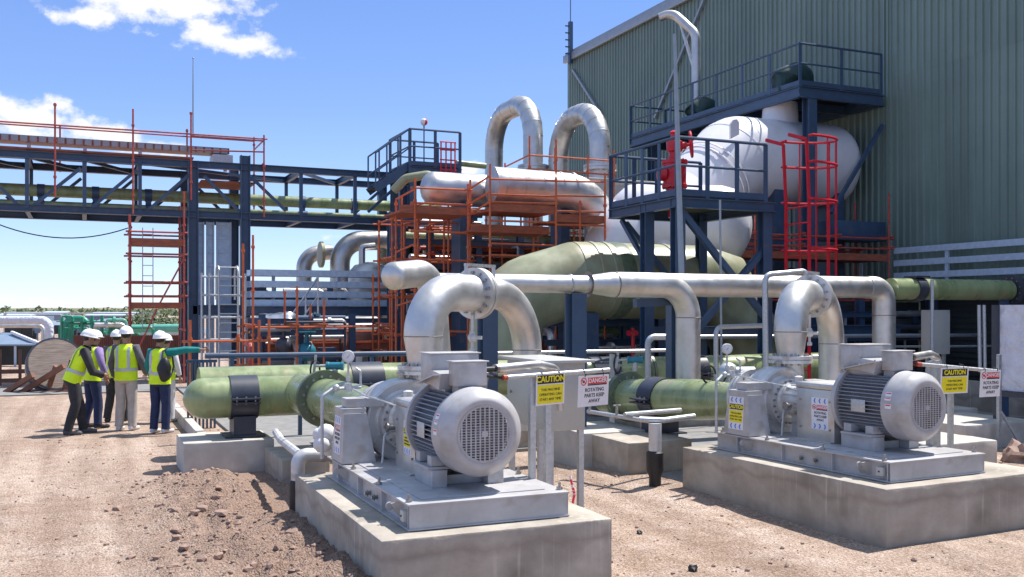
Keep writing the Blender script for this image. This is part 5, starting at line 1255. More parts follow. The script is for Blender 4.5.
scaffold('elbow_scaffold', 'taller orange scaffold in front of the fat silver pipe bend, with a red plank deck',
   [(g2, SY - .8, 0, zs(490, 170)), (g3, SY - .8, 0, zs(555, 146)), (g4, SY - .8, 0, zs(604, 178)), (g2, SY + .4, 0, zs(490, 178)), (g3, SY + .4, 0, zs(555, 180)), (xa(580, SY - .8), SY - .8, 0, zs(580, 205))],
   [((g2, SY - .8, zs(490, y)), (g3, SY - .8, zs(556, y + 2))) for y in (184, 199, 206, 224, 246, 257, 300)] + [((g3, SY - .8, zs(556, y)), (g4, SY - .8, zs(605, y + 1))) for y in (186, 200, 215, 228, 249, 290)] +
   [((gx1, SY, zs(469, y)), (g2, SY - .8, zs(490, y - 9))) for y in (190, 205, 215)],
   [(g2, g3, SY - .75, SY + .4, zs(520, 214)), (g3, g4, SY - .75, SY + .4, zs(580, 224)), (g2 - .3, g3, SY - .4, SY + .6, zs(520, 233))], 'orange')
UY = 23.4
scaffold('loop_scaffold', 'thin orange guard scaffold around the feet of the two tall silver loops',
   [(xa(p, yy), yy, 4.2, za(p, y, Y=yy)) for p, y, yy in ((505, 163, 24.6), (529.5, 136, 22.4), (555, 148, 21.4), (588, 155, 22.4), (614, 150, 22.6))],
   [(at(505, y + 12, Y=24.6), at(529.5, y, Y=22.4)) for y in (155, 168)] + [(at(529.5, y, Y=22.4), at(614, y + 6, Y=22.6)) for y in (155, 169)],
   [], 'orange')
# scaffold by the white vessel
VYs = 18.9
grid_scaffold('vessel_scaffold', 'orange scaffold with a long plank deck in shade below the white vessel', (722, 755, 800, 836, 889), VYs, 1.2, 0, za(889, 195, Y=VYs), (za(760, 234, Y=VYs), za(760, 245, Y=VYs), za(760, 300, Y=VYs)),
   [(xa(718, VYs), xa(890, VYs), VYs + .05, VYs + 1.15, za(800, 257, Y=VYs))], 'scaf', tops=[za(722, 215, Y=VYs), za(755, 215, Y=VYs), za(800, 225, Y=VYs), za(836, 190, Y=VYs), za(889, 194, Y=VYs)])

# ------------------------------------------------------------------ pipe rack
RY, RB = 30.0, 32.4
rk = thing('pipe_rack', (xa(219, RY), RY, 0), 'long dark blue steel truss bridge carrying pipes across the left half', 'pipe rack')
zb_, zt_ = 4.93, 6.40
xL = -7.0; xR = xa(403, RY)
for yy in (RY, RB):
    q = MB(); q.ibeam((xL, yy, zt_), (xR + .1, yy, zt_), .2, .20, .02); q.build('top_chord', 'navy', rk, smooth=False)
    q = MB(); q.ibeam((xL, yy, zb_), (xR + .1, yy, zb_), .2, .20, .02); q.build('bottom_chord', 'navy', rk, smooth=False)
cols = [xa(193, RY), xa(245, RY), xR]
for x in cols:
    for yy in (RY, RB):
        q = MB(); q.ibeam((x, yy - .0, 0), (x, yy, zt_ + (.35 if x == cols[1] else .1)), .30 if x != xR else .26, .28, .025, 0, (1, 0, 0)); q.box(x - .3, x + .3, yy - .3, yy + .3, 0, .05); q.build('column', 'navy', rk, smooth=False)
vx = [xa(p, RY) for p in (27, 84.5, 140)]
vx = [vx[0] - 1.7 * k for k in (4, 3, 2, 1) if vx[0] - 1.7 * k > xL] + vx + [xa(301, RY), xa(355, RY)]
for x in vx:
    for yy in (RY, RB):
        q = MB(); q.beam((x, yy, zb_), (x, yy, zt_), .10, .10); q.build('upright', 'navy', rk, smooth=False)
    for z in (zb_, zt_):
        q = MB(); q.ibeam((x, RY, z), (x, RB, z), .12, .2, .02); q.build('cross_beam', 'navy', rk, smooth=False)
dg = [(0, 187, 19, 206), (33, 206, 81, 168), (90, 209, 137, 170), (146, 212, 191, 173), (204, 176, 239, 211), (251, 177, 286, 211), (368, 212, 399, 184)]
for (a_, b_, c_, d_) in dg:
    p0, p1 = at(a_, b_, Y=RY), at(c_, d_, Y=RY)
    for dy in (0, RB - RY):
        q = MB(); q.beam(p0 + Vector((0, dy, 0)), p1 + Vector((0, dy, 0)), .075, .09); q.build('diagonal', 'navy', rk, smooth=False)
for k in range(len(vx) - 1):
    q = MB(); q.beam((vx[k], RY, zt_ - .05), (vx[k + 1], RB, zt_ - .05), .09, .09); q.build('plan_brace', 'navy', rk, smooth=False)
q = MB(); q.ibeam((cols[0], RY, 2.1), (xR, RY, 2.1), .2, .30, .025); q.build('lower_beam', 'navy', rk, smooth=False)
for (px, py, yy, r, x_, m, lb) in ((150, 195.5, 31.3, .175, xa(440, 31.3), 'frp', 'long dark green pipe lying on the truss bridge, the thicker and higher one'), (150, 208, 31.0, .085, xa(420, 31.0), 'frp', 'thin yellow-green pipe lying low on the truss bridge')):
    z = za(px, py, Y=yy); t = thing('rack_pipe', (xa(px, yy), yy, z), lb, 'pipe', 'pipes carried on the truss bridge')
    q = MB(); q.tube([(xL, yy, z), (x_, yy, z)], r, 18); q.build('pipe_run', m, t)
    for xx in [v + .3 for v in vx]:
        q = MB(); q.lathe((xx, yy, z), (1, 0, 0), [(-.1, r), (-.1, r + .02), (.1, r + .02), (.1, r)], 18, 0, False); q.box(xx - .08, xx + .08, yy - .1, yy + .1, zb_ + .1, z - r * .9); q.build('pipe_shoe', 'navy', t)
# cable tray bridge on top of the rack
t = thing('cable_tray_bridge', (xa(100, 31.2), 31.2, zt_ + .2), 'grey cable tray raised on short legs along the top of the truss bridge', 'cable tray')
z = za(100, 142, Y=31.2)
q = MB(); xe = xa(228, 31.2)
q.box(xL, xe, 30.9, 31.6, z - .16, z - .14); q.box(xL, xe, 30.88, 30.9, z - .16, z + .0); q.box(xL, xe, 31.6, 31.62, z - .16, z)
x = xL
while x < xe: q.box(x, x + .05, 30.865, 30.88, z - .17, z - .01, 0, 1); x += .24
q.build('tray', ['trim', 'brownwood'], t, smooth=False)
q = MB(); q.box(xL, xe, 30.94, 31.56, z - .13, z + .02); q.build('cables', 'saddle', t)
for px in (29, 85, 140, 225):
    q = MB(); q.box(xa(px, 31.2) - .05, xa(px, 31.2) + .05, 31.1, 31.2, zt_, z - .16); q.build('leg', 'tray', t)
q = MB(); q.box(xe - .5, xe + .1, 30.85, 31.65, zt_ + .15, z - .2); q.build('junction_hood', 'galv', t)
# deck + guard scaffold on the rack
GYs = 29.7
def gzs(px, py): return za(px, py, Y=GYs)
sx_ = [xa(p, GYs) for p in (55, 133, 191, 264)]
scaffold('bridge_scaffold', 'red tube guard scaffold running along the top of the truss bridge',
   [(sx_[0], GYs, gzs(55, 196), gzs(55, 103)), (sx_[1], GYs, gzs(133, 214), gzs(133, 109)), (sx_[2], GYs, gzs(191, 200), gzs(191, 114)), (sx_[3], GYs, gzs(264, 217), gzs(264, 135)),
    (xa(60, 32.6), 32.6, 6.3, za(60, 125, Y=32.6)), (xa(187, 32.6), 32.6, 6.3, za(187, 129, Y=32.6)), (xa(254, 32.6), 32.6, 5.0, za(254, 137, Y=32.6)), (xa(-20, GYs), GYs, 5.5, gzs(-20, 98))],
   [((xL, GYs, gzs(0, 122) - .0), (sx_[3] + .1, GYs, gzs(264, 139)))] + [((sx_[2], GYs, gzs(191, 136)), (sx_[3], GYs, gzs(264, 141))), ((sx_[2], GYs, gzs(191, 150)), (sx_[3], GYs, gzs(264, 152))), ((xL, 32.6, 7.65), (xa(254, 32.6), 32.6, 7.65)), ((sx_[3], GYs, gzs(264, 140)), (xa(254, 32.6), 32.6, za(254, 150, Y=32.6))), ((sx_[3], GYs, gzs(264, 163)), (xa(254, 32.6), 32.6, za(254, 172, Y=32.6)))],
   [(xL, xa(195, GYs), 30.1, 32.2, zt_ + .22), (xa(203, GYs), xa(258, GYs), 30.2, 32.0, zt_ - .42)], 'scaf', Vector((sx_[1], GYs, zt_)), toe=.0)
q = MB(); hh = at(193, 58, Y=29.9); q.tube([(hh.x, 29.9, gzs(191, 135)), (hh.x, 29.9, hh.z - 1), hh], [.022, .018, .010], 8); q.ball(hh, .025, n=5); solo('lightning_rod', q, 'trim', 'thin grey lightning rod rising above the truss bridge', 'pole')
# slung cable under the bridge
a = at(-5, 223, Y=30.2); b_ = at(128, 228, Y=30.2); q = MB(); q.tube([a.lerp(b_, k / 14) + Vector((0, 0, -.35 * 4 * (k / 14) * (1 - k / 14))) for k in range(15)], .018, 6); solo('slung_cable', q, 'black', 'black cable sagging below the truss bridge at the far left', 'cable')
# left access tower
TY = 29.2
a0, a1 = xa(129.5, TY), xa(184, TY)
def tz(py): return za(155, py, Y=TY)
scaffold('access_tower', 'tall red scaffold tower under the left end of the bridge, open to the sky',
   [(a0, TY, 0, tz(215)), (a1, TY, 0, tz(190)), (a0 + .08, TY + 1.4, 0, tz(214)), (a1, TY + 1.4, 0, tz(200))],
   [((a0 - .1, yy, tz(y)), (a1 + .1, yy, tz(y))) for yy in (TY, TY + 1.4) for y in (232, 254, 282, 296)] + [((x, TY, tz(y)), (x, TY + 1.4, tz(y))) for x in (a0, a1) for y in (232, 254, 282, 296, 330)],
   [(a0, a1, TY + .05, TY + 1.3, tz(243)), (a0, a1, TY + .05, TY + 1.3, tz(307))], 'scaf', braces=[((a1, TY, tz(258)), (xa(160, TY), TY, tz(303))), ((xa(157, TY), TY, tz(309)), (xa(139, TY), TY, tz(347)))], r=.03)
q = MB()
for s in (0, .28): q.cyl((a0 + .38 + s, TY + .7, tz(330)), (a0 + .38 + s, TY + .7, tz(226)), .014, 6)
z = tz(328)
while z < tz(228): q.cyl((a0 + .38, TY + .7, z), (a0 + .66, TY + .7, z), .011, 6); z += .3
solo('scaffold_ladder', q, 'galv', 'thin grey ladder inside the red access tower', 'ladder')
# vertical cable trays and the hooped ladder
for k, (p0, p1, lb) in enumerate(((197, 204, 'leftmost and narrowest of the upright zinc cable trays below the bridge'), (206, 214, 'middle upright zinc cable tray below the bridge'), (216, 231, 'widest upright zinc cable tray below the bridge, behind the hooped ladder'))):
    Y = 30.6; q = MB(); x0_, x1_ = xa(p0, Y), xa(p1, Y)
    q.box(x0_, x1_, Y, Y + .02, .8, za(p0, 222, Y=Y)); q.box(x0_, x0_ + .03, Y - .10, Y, .8, za(p0, 222, Y=Y)); q.box(x1_ - .03, x1_, Y - .10, Y, .8, za(p0, 222, Y=Y))
    z = .9
    while z < za(p0, 224, Y=Y): q.box(x0_ + .03, x1_ - .03, Y - .05, Y, z, z + .06); z += .42
    solo('cable_tray', q, 'tray', lb, 'cable tray', 'zinc cable trays', smooth=False)
t = thing('hooped_ladder', (xa(228, 27), 27, 0), 'silver hooped ladder in front of the bridge column', 'ladder')
hx0, hx1 = xa(219, 27), xa(238, 27); zt2 = za(228, 266, Y=27)
for x in (hx0, hx1):
    q = MB(); q.pipe([(x, 27, 0), (x, 27, zt2), (x, 27.6, zt2), (x, 27.6, zt2 - .9)], .028, .22, 8); q.build('stringer', 'galv', t)
for k in range(13):
    q = MB(); q.cyl((hx0, 27, .25 + k * .25), (hx1, 27, .25 + k * .25), .018, 6); q.build('rung', 'galv', t)
for z in (1.3, 1.9, 2.5, 3.0):
    q = MB(); q.cyl((xa(203, 27), 27.3, z), (xa(247, 27), 27.3, z), .03, 8); q.build('guard_rail', 'galv', t)
for px in (203, 247, 211):
    q = MB(); q.cyl((xa(px, 27), 27.3, 0), (xa(px, 27), 27.3, 3.1), .03, 8); q.build('guard_post', 'galv', t)
# stacked horizontal trays
for k, (y0_, lb) in enumerate(((273.5, 'topmost of four level zinc cable trays right of the bridge column'), (284.5, 'second from the top of four level zinc cable trays'), (294.5, 'third from the top of four level zinc cable trays'), (303, 'lowest of four level zinc cable trays, just above the blue beam'))):
    Y = 27.6; z = za(320, y0_, Y=Y); q = MB(); x0_, x1_ = xa(250, Y), xa(396, Y)
    q.box(x0_, x1_, Y, Y + .015, z - .09, z + .09); q.box(x0_, x1_, Y + .015, Y + .6, z - .09, z - .075); q.box(x0_, x1_, Y + .6, Y + .615, z - .09, z + .09)
    x = x0_
    while x < x1_: q.box(x, x + .02, Y - .012, Y, z - .085, z + .085); x += .30
    for px in (275, 341): q.box(xa(px, Y) - .04, xa(px, Y) + .04, Y + .2, Y + .3, 0 if k == 3 else z - .3, z - .09)
    solo('cable_tray', q, 'tray', lb, 'cable tray', 'zinc cable trays', smooth=False)
Y = 27.4; q = MB(); q.ibeam((xa(247, Y), Y, za(320, 311, Y=Y)), (xa(440, Y), Y, za(320, 311, Y=Y)), .2, .26, .02)
for px in (392, 448, 461): q.ibeam((xa(px, 25.5), 25.5, 0), (xa(px, 25.5), 25.5, za(px, 212, Y=25.5)), .22, .22, .02, 0, (0, 1, 0))
solo('tray_beam', q, 'navy', 'dark blue beam under the four level trays, with tall columns to its right', 'beam')
grid_scaffold('yard_scaffold', 'bright orange low scaffold in front of the level cable trays', (253, 297, 324, 390), 22.5, 1.5, 0, 2.9, (za(300, 327, Y=22.5), za(300, 356, Y=22.5)), [(xa(232, 22.5), xa(268, 22.5), 22.6, 23.9, za(250, 372, Y=22.5) + .05)], 'orange',
   tops=[za(253, 235, Y=22.5), za(297, 286, Y=22.5), za(324, 300, Y=22.5), za(390, 268, Y=22.5)])
grid_scaffold('low_scaffold', 'short orange posts and rail in front of the hooped ladder', (190, 238, 259, 269), 20.0, 1.0, 0, 1.8, (za(230, 341, Y=20.0),), [], 'orange', tops=[za(190, 320, Y=20), za(238, 334, Y=20), za(259, 320, Y=20), za(269, 319, Y=20)], backs=False)
# process equipment behind
Y = 29.0
t = thing('dome_tank', (xa(370, Y), Y, 0), 'upright grey cylindrical tank with a shallow domed top behind the trays', 'tank')
r = 22 * 29.4 / FPX; z = za(370, 262, Y=Y); q = MB(); q.lathe((xa(370, Y), Y, 0), (0, 0, 1), [(0, r), (z - .45, r), (z - .3, r * .97), (z - .1, r * .7), (z, r * .15)], 36); q.build('shell', 'clad', t, angle=40)
q = MB(); q.pipe([(xa(362, Y), Y, z - .1), (xa(362, Y), Y, z + .45), (xa(362, Y) + .4, Y, z + .5)], .1, .1, 10); q.build('vent', 'clad', t)
t = thing('gooseneck_pipe', (xa(360, 31), 31, 0), 'large silver gooseneck pipe behind the level trays, the bigger one', 'pipe', 'gooseneck pipes')
q = MB(); q.tube(fillet([(xa(340, 31), 31, 0), (xa(340, 31), 31, za(340, 241, Y=31)), (xa(405, 31), 31, za(405, 240, Y=31))], .75, 10), .32, 24); q.build('pipe_run', 'clad', t, angle=50)
q = MB(); q.tube([(xa(382, 31), 31, 0), (xa(382, 31), 31, za(382, 243, Y=31))], .16, 16); q.lathe((xa(335, 31), 31, za(340, 255, Y=31)), (1, 0, 0), [(-.5, .2), (-.5, .42), (-.4, .42), (-.4, .2)], 20); q.build('green_branch', 'frp_pale', t)
t = thing('gooseneck_pipe', (xa(310, 33), 33, 0), 'smaller silver gooseneck pipe farther left behind the level trays', 'pipe', 'gooseneck pipes')
q = MB(); q.tube(fillet([(xa(304, 33), 33, 0), (xa(304, 33), 33, za(304, 254, Y=33)), (xa(332, 33), 33, za(332, 252, Y=33))], .55, 10), .26, 24); q.build('pipe_run', 'clad', t, angle=50)
t = thing('lagged_vessel', (xa(320, 26), 26, .5), 'dull grey horizontal vessel in shade under the level trays', 'vessel')
z = za(330, 334, Y=26); q = MB(); q.lathe((xa(318, 26), 26, z), (1, 0, 0), [(0, .001), (.03, .25), (.12, .40), (.25, .48), (1.6, .48), (1.7, .4), (1.8, .1)], 30); q.build('shell', 'clad', t, angle=50)
for x in (.4, 1.4):
    q = MB(); q.box(xa(318, 26) + x - .1, xa(318, 26) + x + .1, 25.7, 26.3, 0, z - .35); q.build('saddle', 'navy', t)
q = MB(); rn = random.Random(8); cx_, cz_ = xa(281, 25), za(281, 325, Y=25)
vs_ = q.ball((cx_, 25, cz_), 1, 0.75, .6, .32, 18)
for v_ in vs_: v_.co += (v_.co - Vector((cx_, 25, cz_))) * .35 * noise.noise(v_.co * 3.5)
solo('foil_lagging', q, 'foil', 'crumpled bright foil lagging heaped left of the grey vessel', 'lagging')
q = MB(); z = za(280, 340, Y=25); q.box(xa(255, 25), xa(312, 25), 24.6, 25.6, 0, za(281, 336, Y=25)); q.tube([(xa(255, 24.4), 24.4, z - .4), (xa(310, 24.4), 24.4, z - .4)], .2, 16); solo('plant_skid', q, 'clad', 'grey equipment skid carrying the heap of bright foil', 'skid')
q = MB(); q.ibeam((xa(250, 24), 24, za(300, 321, Y=24)), (xa(400, 24), 24, za(300, 321, Y=24)), .1, .13, .015)
for px in (262, 352, 398): q.ibeam((xa(px, 24), 24, 0), (xa(px, 24), 24, 2.0), .15, .15, .02, 0, (0, 1, 0))
solo('yard_beam', q, 'navy', 'dark low beam and stub columns under the level trays', 'beam')
# shady pipework under the orange scaffold
for k, (px0, px1, py, Y, r, m, lb) in enumerate(((405, 610, 236, 25.0, .12, 'frp', 'thin green pipe seen under the orange scaffold decks'), (410, 600, 262, 24.5, .22, 'clad', 'silver pipe in shade low under the orange scaffold'), (400, 560, 300, 25.5, .35, 'clad', 'thick dull pipe low behind the blank silver elbow'), (395, 540, 282, 24.0, .08, 'trim', 'thin pale pipe low under the orange scaffold'), (420, 560, 248, 23.5, .06, 'scaf', 'thin red pipe under the orange scaffold decks'))):
    z = za(px0, py, Y=Y); q = MB(); q.tube([(xa(px0, Y), Y, z), (xa(px1, Y), Y, z)], r, 16)
    for f3 in (.1, .5, .9): xx = xa(px0, Y) * (1 - f3) + xa(px1, Y) * f3; q.beam((xx, Y + r + .06, 0), (xx, Y + r + .06, z + r), .1, .1)
    solo('process_pipe', q, m, lb, 'pipe', 'process pipes in the shade')
rn = random.Random(21)
for k, (px, Y, z0_, s, lb) in enumerate(((452, 24.2, 2.6, .5, 'dark valve box at the left under the orange decks'), (512, 24.6, 3.0, .45, 'dark valve box in the middle under the orange decks'), (572, 23.6, 2.8, .5, 'dark valve box at the right under the orange decks'))):
    x = xa(px, Y); q = MB(); q.box(x - s, x + s, Y, Y + .8, z0_, z0_ + .5, .02); q.cyl((x, Y + .3, 0), (x, Y + .3, z0_), .12, 12); q.cyl((x - s * 1.2, Y - .1, z0_ + .2), (x + s * 1.1, Y - .1, z0_ + .25), .14, 14); q.cyl((x + .1, Y - .1, z0_ + .2), (x + .1, Y - .1, z0_ + .75), .05, 8); q.lathe((x + .1, Y - .1, z0_ + .75), (0, 0, 1), [(0, .18), (.03, .18)], 16)
    solo('valve_station', q, 'saddle', lb, 'valve')
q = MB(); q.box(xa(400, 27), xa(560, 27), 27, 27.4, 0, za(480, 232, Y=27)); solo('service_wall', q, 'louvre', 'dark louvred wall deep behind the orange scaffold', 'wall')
# dense process modules seen through the scaffolding
def module(name, lb, px0, px1, y_lo, y_hi, Y0, Y1_, n, seed, cols_px):
    rn = random.Random(seed); t = thing(name, (xa((px0 + px1) / 2, Y0), Y0, 0), lb, 'pipework')
    for px in cols_px:
        q = MB(); x = xa(px, Y0 + .5); q.ibeam((x, Y0 + .5, 0), (x, Y0 + .5, za(px, y_lo, Y=Y0 + .5)), .16, .16, .016, 0, (0, 1, 0)); q.build('column', 'navy', t, smooth=False)
    for k in range(n):
        Y = rn.uniform(Y0, Y1_); py = rn.uniform(y_lo, y_hi); a = rn.uniform(px0, px1 - 30); b_ = min(px1, a + rn.uniform(25, 90)); r = rn.choice((.03, .04, .05, .07, .10)); z = za(a, py, Y=Y)
        m = rn.choice(('clad', 'steel', 'navy', 'frp', 'galv', 'saddle', 'saddle', 'trim', 'scaf'))
        q = MB(); kind = rn.random()
        xa_, xb_ = xa(a, Y), xa(b_, Y)
        if kind < .45: pts = [(xa_, Y, z), (xb_, Y, z)]
        elif kind < .75: pts = [(xa_, Y, z), (xb_, Y, z), (xb_, Y, max(.1, z - rn.uniform(.6, 2)))]
        else: pts = [(xa_, Y, max(.1, z - rn.uniform(.8, 2.2))), (xa_, Y, z), (xa_, Y + .8, z)]
        q.pipe(pts, r, r * 2.5, 10)
        if rn.random() < .5: q.lathe(Vector(pts[0]).lerp(Vector(pts[1]), .5), Vector(pts[1]) - Vector(pts[0]), [(-.04, r), (-.04, r * 1.9), (.04, r * 1.9), (.04, r)], 14, 0)
        q.build('pipe', m, t)
    for k in range(n // 4):
        Y = rn.uniform(Y0, Y1_); px = rn.uniform(px0, px1); py = rn.uniform(y_lo + 8, y_hi); x = xa(px, Y); z = za(px, py, Y=Y); s = rn.uniform(.12, .28)
        q = MB()
        if k % 2: q.box(x - s, x + s, Y, Y + .3, z - s * 1.2, z + s, .02)
        else: q.ball((x, Y, z), s, n=8); q.cyl((x, Y, z), (x, Y, z + s * 2), s * .25, 8); q.lathe((x, Y, z + s * 2), (0, 0, 1), [(0, s), (.03, s)], 16)
        q.build('valve' if not k % 2 else 'control_box', rn.choice(('saddle', 'navy', 'galv', 'teal', 'louvre')), t)
    for k in range(max(2, n // 8)):
        z = za(px0, y_lo + (y_hi - y_lo) * (k + .6) / max(2, n // 8), Y=Y0 + .4); q = MB(); q.ibeam((xa(px0, Y0 + .4), Y0 + .4, z), (xa(px1, Y0 + .4), Y0 + .4, z), .1, .14, .012); q.build('beam', 'navy', t, smooth=False)
    return t
module('process_module', 'dense tangle of small pipes and valves in shade under the orange scaffold decks', 400, 612, 226, 350, 22.8, 25.8, 46, 4, (402, 430, 478, 520, 560, 600))
module('process_module', 'tangle of small pipes on the ground left of the upright grey tank', 250, 345, 318, 368, 23.0, 25.5, 22, 9, (258, 300))
module('process_module', 'dark pipework in deep shade below the wide green duct, right of the thin pipe column', 545, 690, 312, 370, 19.3, 21.5, 26, 15, (560, 625, 668))
module('process_module', 'dark pipework against the louvred wall right of the caged ladder', 835, 1000, 300, 372, 17.6, 18.8, 24, 23, (860, 930, 968))
module('process_module', 'dense dark pipework between the orange posts below the domed silver pipe', 396, 482, 208, 320, 26.0, 27.6, 44, 31, (400, 416, 436, 455, 474))
module('process_module', 'grey pipes and rails standing behind the level cable trays', 250, 346, 284, 330, 29.2, 31.0, 22, 37, (262, 296, 330))
t = thing('yard_stair', (xa(285, 26.2), 26.2, 0), 'grey open stair with rails in front of the level cable trays', 'stair')
for yy in (26.0, 26.7):
    a = at(268, 372, Y=yy); a.z = .05; b_ = at(318, 314, Y=yy); q = MB(); q.beam(a, b_, .04, .2); q.build('stringer', 'galv', t)
    q = MB(); q.cyl(a + Vector((0, 0, 1)), b_ + Vector((0, 0, 1)), .025, 8); q.cyl(a + Vector((0, 0, .5)), b_ + Vector((0, 0, .5)), .02, 8)
    for k in range(5): c = a.lerp(b_, k / 4); q.cyl(c, c + Vector((0, 0, 1)), .025, 8)
    q.build('stair_rail', 'galv', t)
for k in range(9):
    c = a.lerp(b_, (k + .5) / 9); q = MB(); q.box(c.x - .12, c.x + .12, 26.02, 26.68, c.z - .02, c.z + .02); q.build('tread', 'galv', t)
for (lb, x0_, x1_, Y, zl_, zh_, n_) in (('deeper orange scaffold bay behind the fat silver pipe', 430, 610, 23.2, 2.2, 5.0, 6), ('lower orange scaffold bay between the level cable trays and the domed silver pipe', 392, 470, 22.0, .6, 4.4, 4), ('orange scaffold bay below the level cable trays', 255, 395, 24.2, .4, 1.75, 4)):
    pxs_ = [x0_ + (x1_ - x0_) * k / (n_ - 1) for k in range(n_)]
    nl = 5
    grid_scaffold('inner_scaffold', lb, pxs_, Y, 1.1, 0, zh_, [zl_ + (zh_ - .2 - zl_) * k / (nl - 1) for k in range(nl)], [(xa(pxs_[0], Y), xa(pxs_[-1], Y), Y + .05, Y + 1.0, zl_ + (zh_ - zl_) * .55)], 'orange', tops=[zh_ - .12 * (k % 3) for k in range(n_)])
# platform at the back with its stair, windsock ball and small red ladder
Y = 27.0; xp0, xp1 = xa(410, Y), xa(460, Y); zp = za(430, 166, Y=Y)
t = platform('back_platform', (xp0, Y, 0), 'small dark blue railed platform with a stair beyond the domed silver pipe', xp0, xp1, Y, Y + 2.0, zp, [[(xp0, Y + 2), (xp0, Y), (xp1, Y)], [(xp1, Y + 2), (xp0, Y + 2)]], [(xp0 + .1, Y + .1, 0, zp - .1, .2), (xp1 - .1, Y + .1, 0, zp - .1, .2), (xp0 + .1, Y + 1.9, 0, zp - .1, .2)], depth=.3, step=.8)
for yy in (Y + .1, Y + .9):
    a = Vector((xp0, yy, zp)); b_ = Vector((xp0 - 1.0, yy, zp - .75)); q = MB(); q.beam(a, b_, .04, .22); q.build('stair_stringer', 'navy', t)
    q = MB(); q.cyl(a + Vector((0, 0, 1.05)), b_ + Vector((0, 0, 1.05)), .025, 8); q.cyl(a + Vector((0, 0, .5)), b_ + Vector((0, 0, .5)), .02, 8)
    for k in range(4): c = a.lerp(b_, k / 3); q.cyl(c, c + Vector((0, 0, 1.05)), .025, 8)
    q.build('stair_rail', 'navy', t)
for k in range(7):
    c = Vector((xp0, Y + .5, zp)).lerp(Vector((xp0 - 1.0, Y + .5, zp - .75)), (k + .5) / 7); q = MB(); q.box(c.x - .12, c.x + .12, Y + .1, Y + .9, c.z - .02, c.z + .02); q.build('stair_tread', 'void', t)
q = MB(); c = at(424, 122, Y=27.6); q.cyl((c.x, 27.6, zp), (c.x, 27.6, c.z), .02, 8); t = thing('marker_pole', (c.x, 27.6, zp), 'thin pole topped by a red and white ball above the back platform', 'marker'); q.build('pole', 'saddle', t)
q = MB(); q.ball(c, .11, n=8); bm_ = q.bm
for f_ in bm_.faces: f_.material_index = 1 if f_.calc_center_median().x > c.x + .01 else 0
q.build('ball', ['sign_white', 'sign_red'], t)
t = thing('small_cage_ladder', (xa(447, 27), 27, zp), 'small red hooped ladder on the back platform, seen against the sky', 'ladder')
for px in (441, 446, 451, 455):
    q = MB(); x = xa(px, 26.6); q.cyl((x, 26.6, zp - .7), (x, 26.6, za(px, 142, Y=26.6)), .022, 6); q.build('cage_bar', 'red', t)
for py in (142, 150, 160, 170):
    q = MB(); q.cyl((xa(440, 26.6), 26.6, za(447, py, Y=26.6)), (xa(456, 26.6), 26.6, za(447, py, Y=26.6)), .022, 6); q.build('cage_hoop', 'red', t)
q = MB(); q.tube([(xa(459, 27), 27.2, za(460, 162, Y=27)), (xa(488, 27), 27.2, za(486, 165, Y=27))], .09, 12); solo('vent_pipe', q, 'frp', 'short yellow-green pipe reaching from the back platform to the left tall loop', 'pipe')
# picket railing by the walking party
t = thing('picket_railing', (1.9, 18, .1), 'dark blue railing of flat pickets beside the pointing man', 'railing')
for k in range(8):
    px = 188 + k * 3.8; c = at(px, 395, Y=18.0)
    q = MB(); q.beam((c.x, c.y, -.02), (c.x, c.y, 1.18), .09, .03, 0, (1, 0, 0)); q.build('picket', 'navy', t)
a = at(186, 370, Y=18.03); b_ = at(217, 356, Y=18.03); q = MB(); q.beam((a.x, a.y, 1.19), (b_.x, b_.y, 1.19), .06, .05); q.build('top_rail', 'navy', t)

# ------------------------------------------------------------------ the yard in the distance, far left
def gd(d_, px): return at(px, 310, d=d_)
t = thing('cable_drum', gd(25.5, 50), 'large wooden cable drum leaning on a timber stand at the far left', 'cable drum')
c = at(56, 364, d=25.0); nx = Vector((.16, -.93, .30)).normalized()
q = MB(); q.lathe(c, nx, [(-.06, .66), (0, .66), (.001, .64), (.012, .64)], 40, 0); q.build('front_flange', 'wood', t)
q = MB(); q.lathe(c - nx * .06, nx, [(-.05, .60), (-.05, .71), (.06, .71), (.06, .665)], 40, 0, False); q.build('rim', 'saddle', t)
q = MB(); q.lathe(c, nx, [(-.55, .42), (-.06, .42)], 28, 0); q.lathe(c, nx, [(-.60, .66), (-.55, .66)], 36, 0); q.build('barrel', 'wood', t)
t2_ = thing('drum_stand', gd(25.0, 40), 'brown timber stand of slanting beams holding the cable drum', 'stand')
for (p0, p1) in (((5, 393), (33, 375)), ((19, 394), (64, 366))):
    q = MB(); q.beam(at(*p0, d=24.6), at(*p1, d=24.3), .10, .12); q.build('slanting_beam', 'brownwood', t2_)
for (p0, p1) in (((4, 393), (70, 392)), ((48, 390), (56, 366)), ((64, 392), (72, 360))):
    q = MB(); q.beam(at(*p0, d=24.8), at(*p1, d=24.6), .09, .10); q.build('prop', 'brownwood', t2_)
q = MB(); x0_ = gd(34, 74); x1_ = gd(34, 192)
n = 60
for k in range(n):
    a = x0_.lerp(x1_, k / n); b_ = x0_.lerp(x1_, (k + .6) / n); q.beam((a.x, a.y, .0), (a.x, a.y, za(100, 335, d=34)), (b_ - a).length, .05, 0, (1, 0, 0))
q.beam((x0_.x, x0_.y + .06, .6), (x1_.x, x1_.y + .06, .6), .04, 1.2); solo('sheet_fence', q, 'rust', 'rust red corrugated sheet fence behind the walking party', 'fence', smooth=False)
t = thing('yard_shed', gd(38, 18), 'low shed with a pale blue pitched roof at the far left edge', 'shed')
a = gd(36, -30); b_ = gd(36, 42); zr_, ze = za(10, 335, d=36), za(10, 346, d=36)
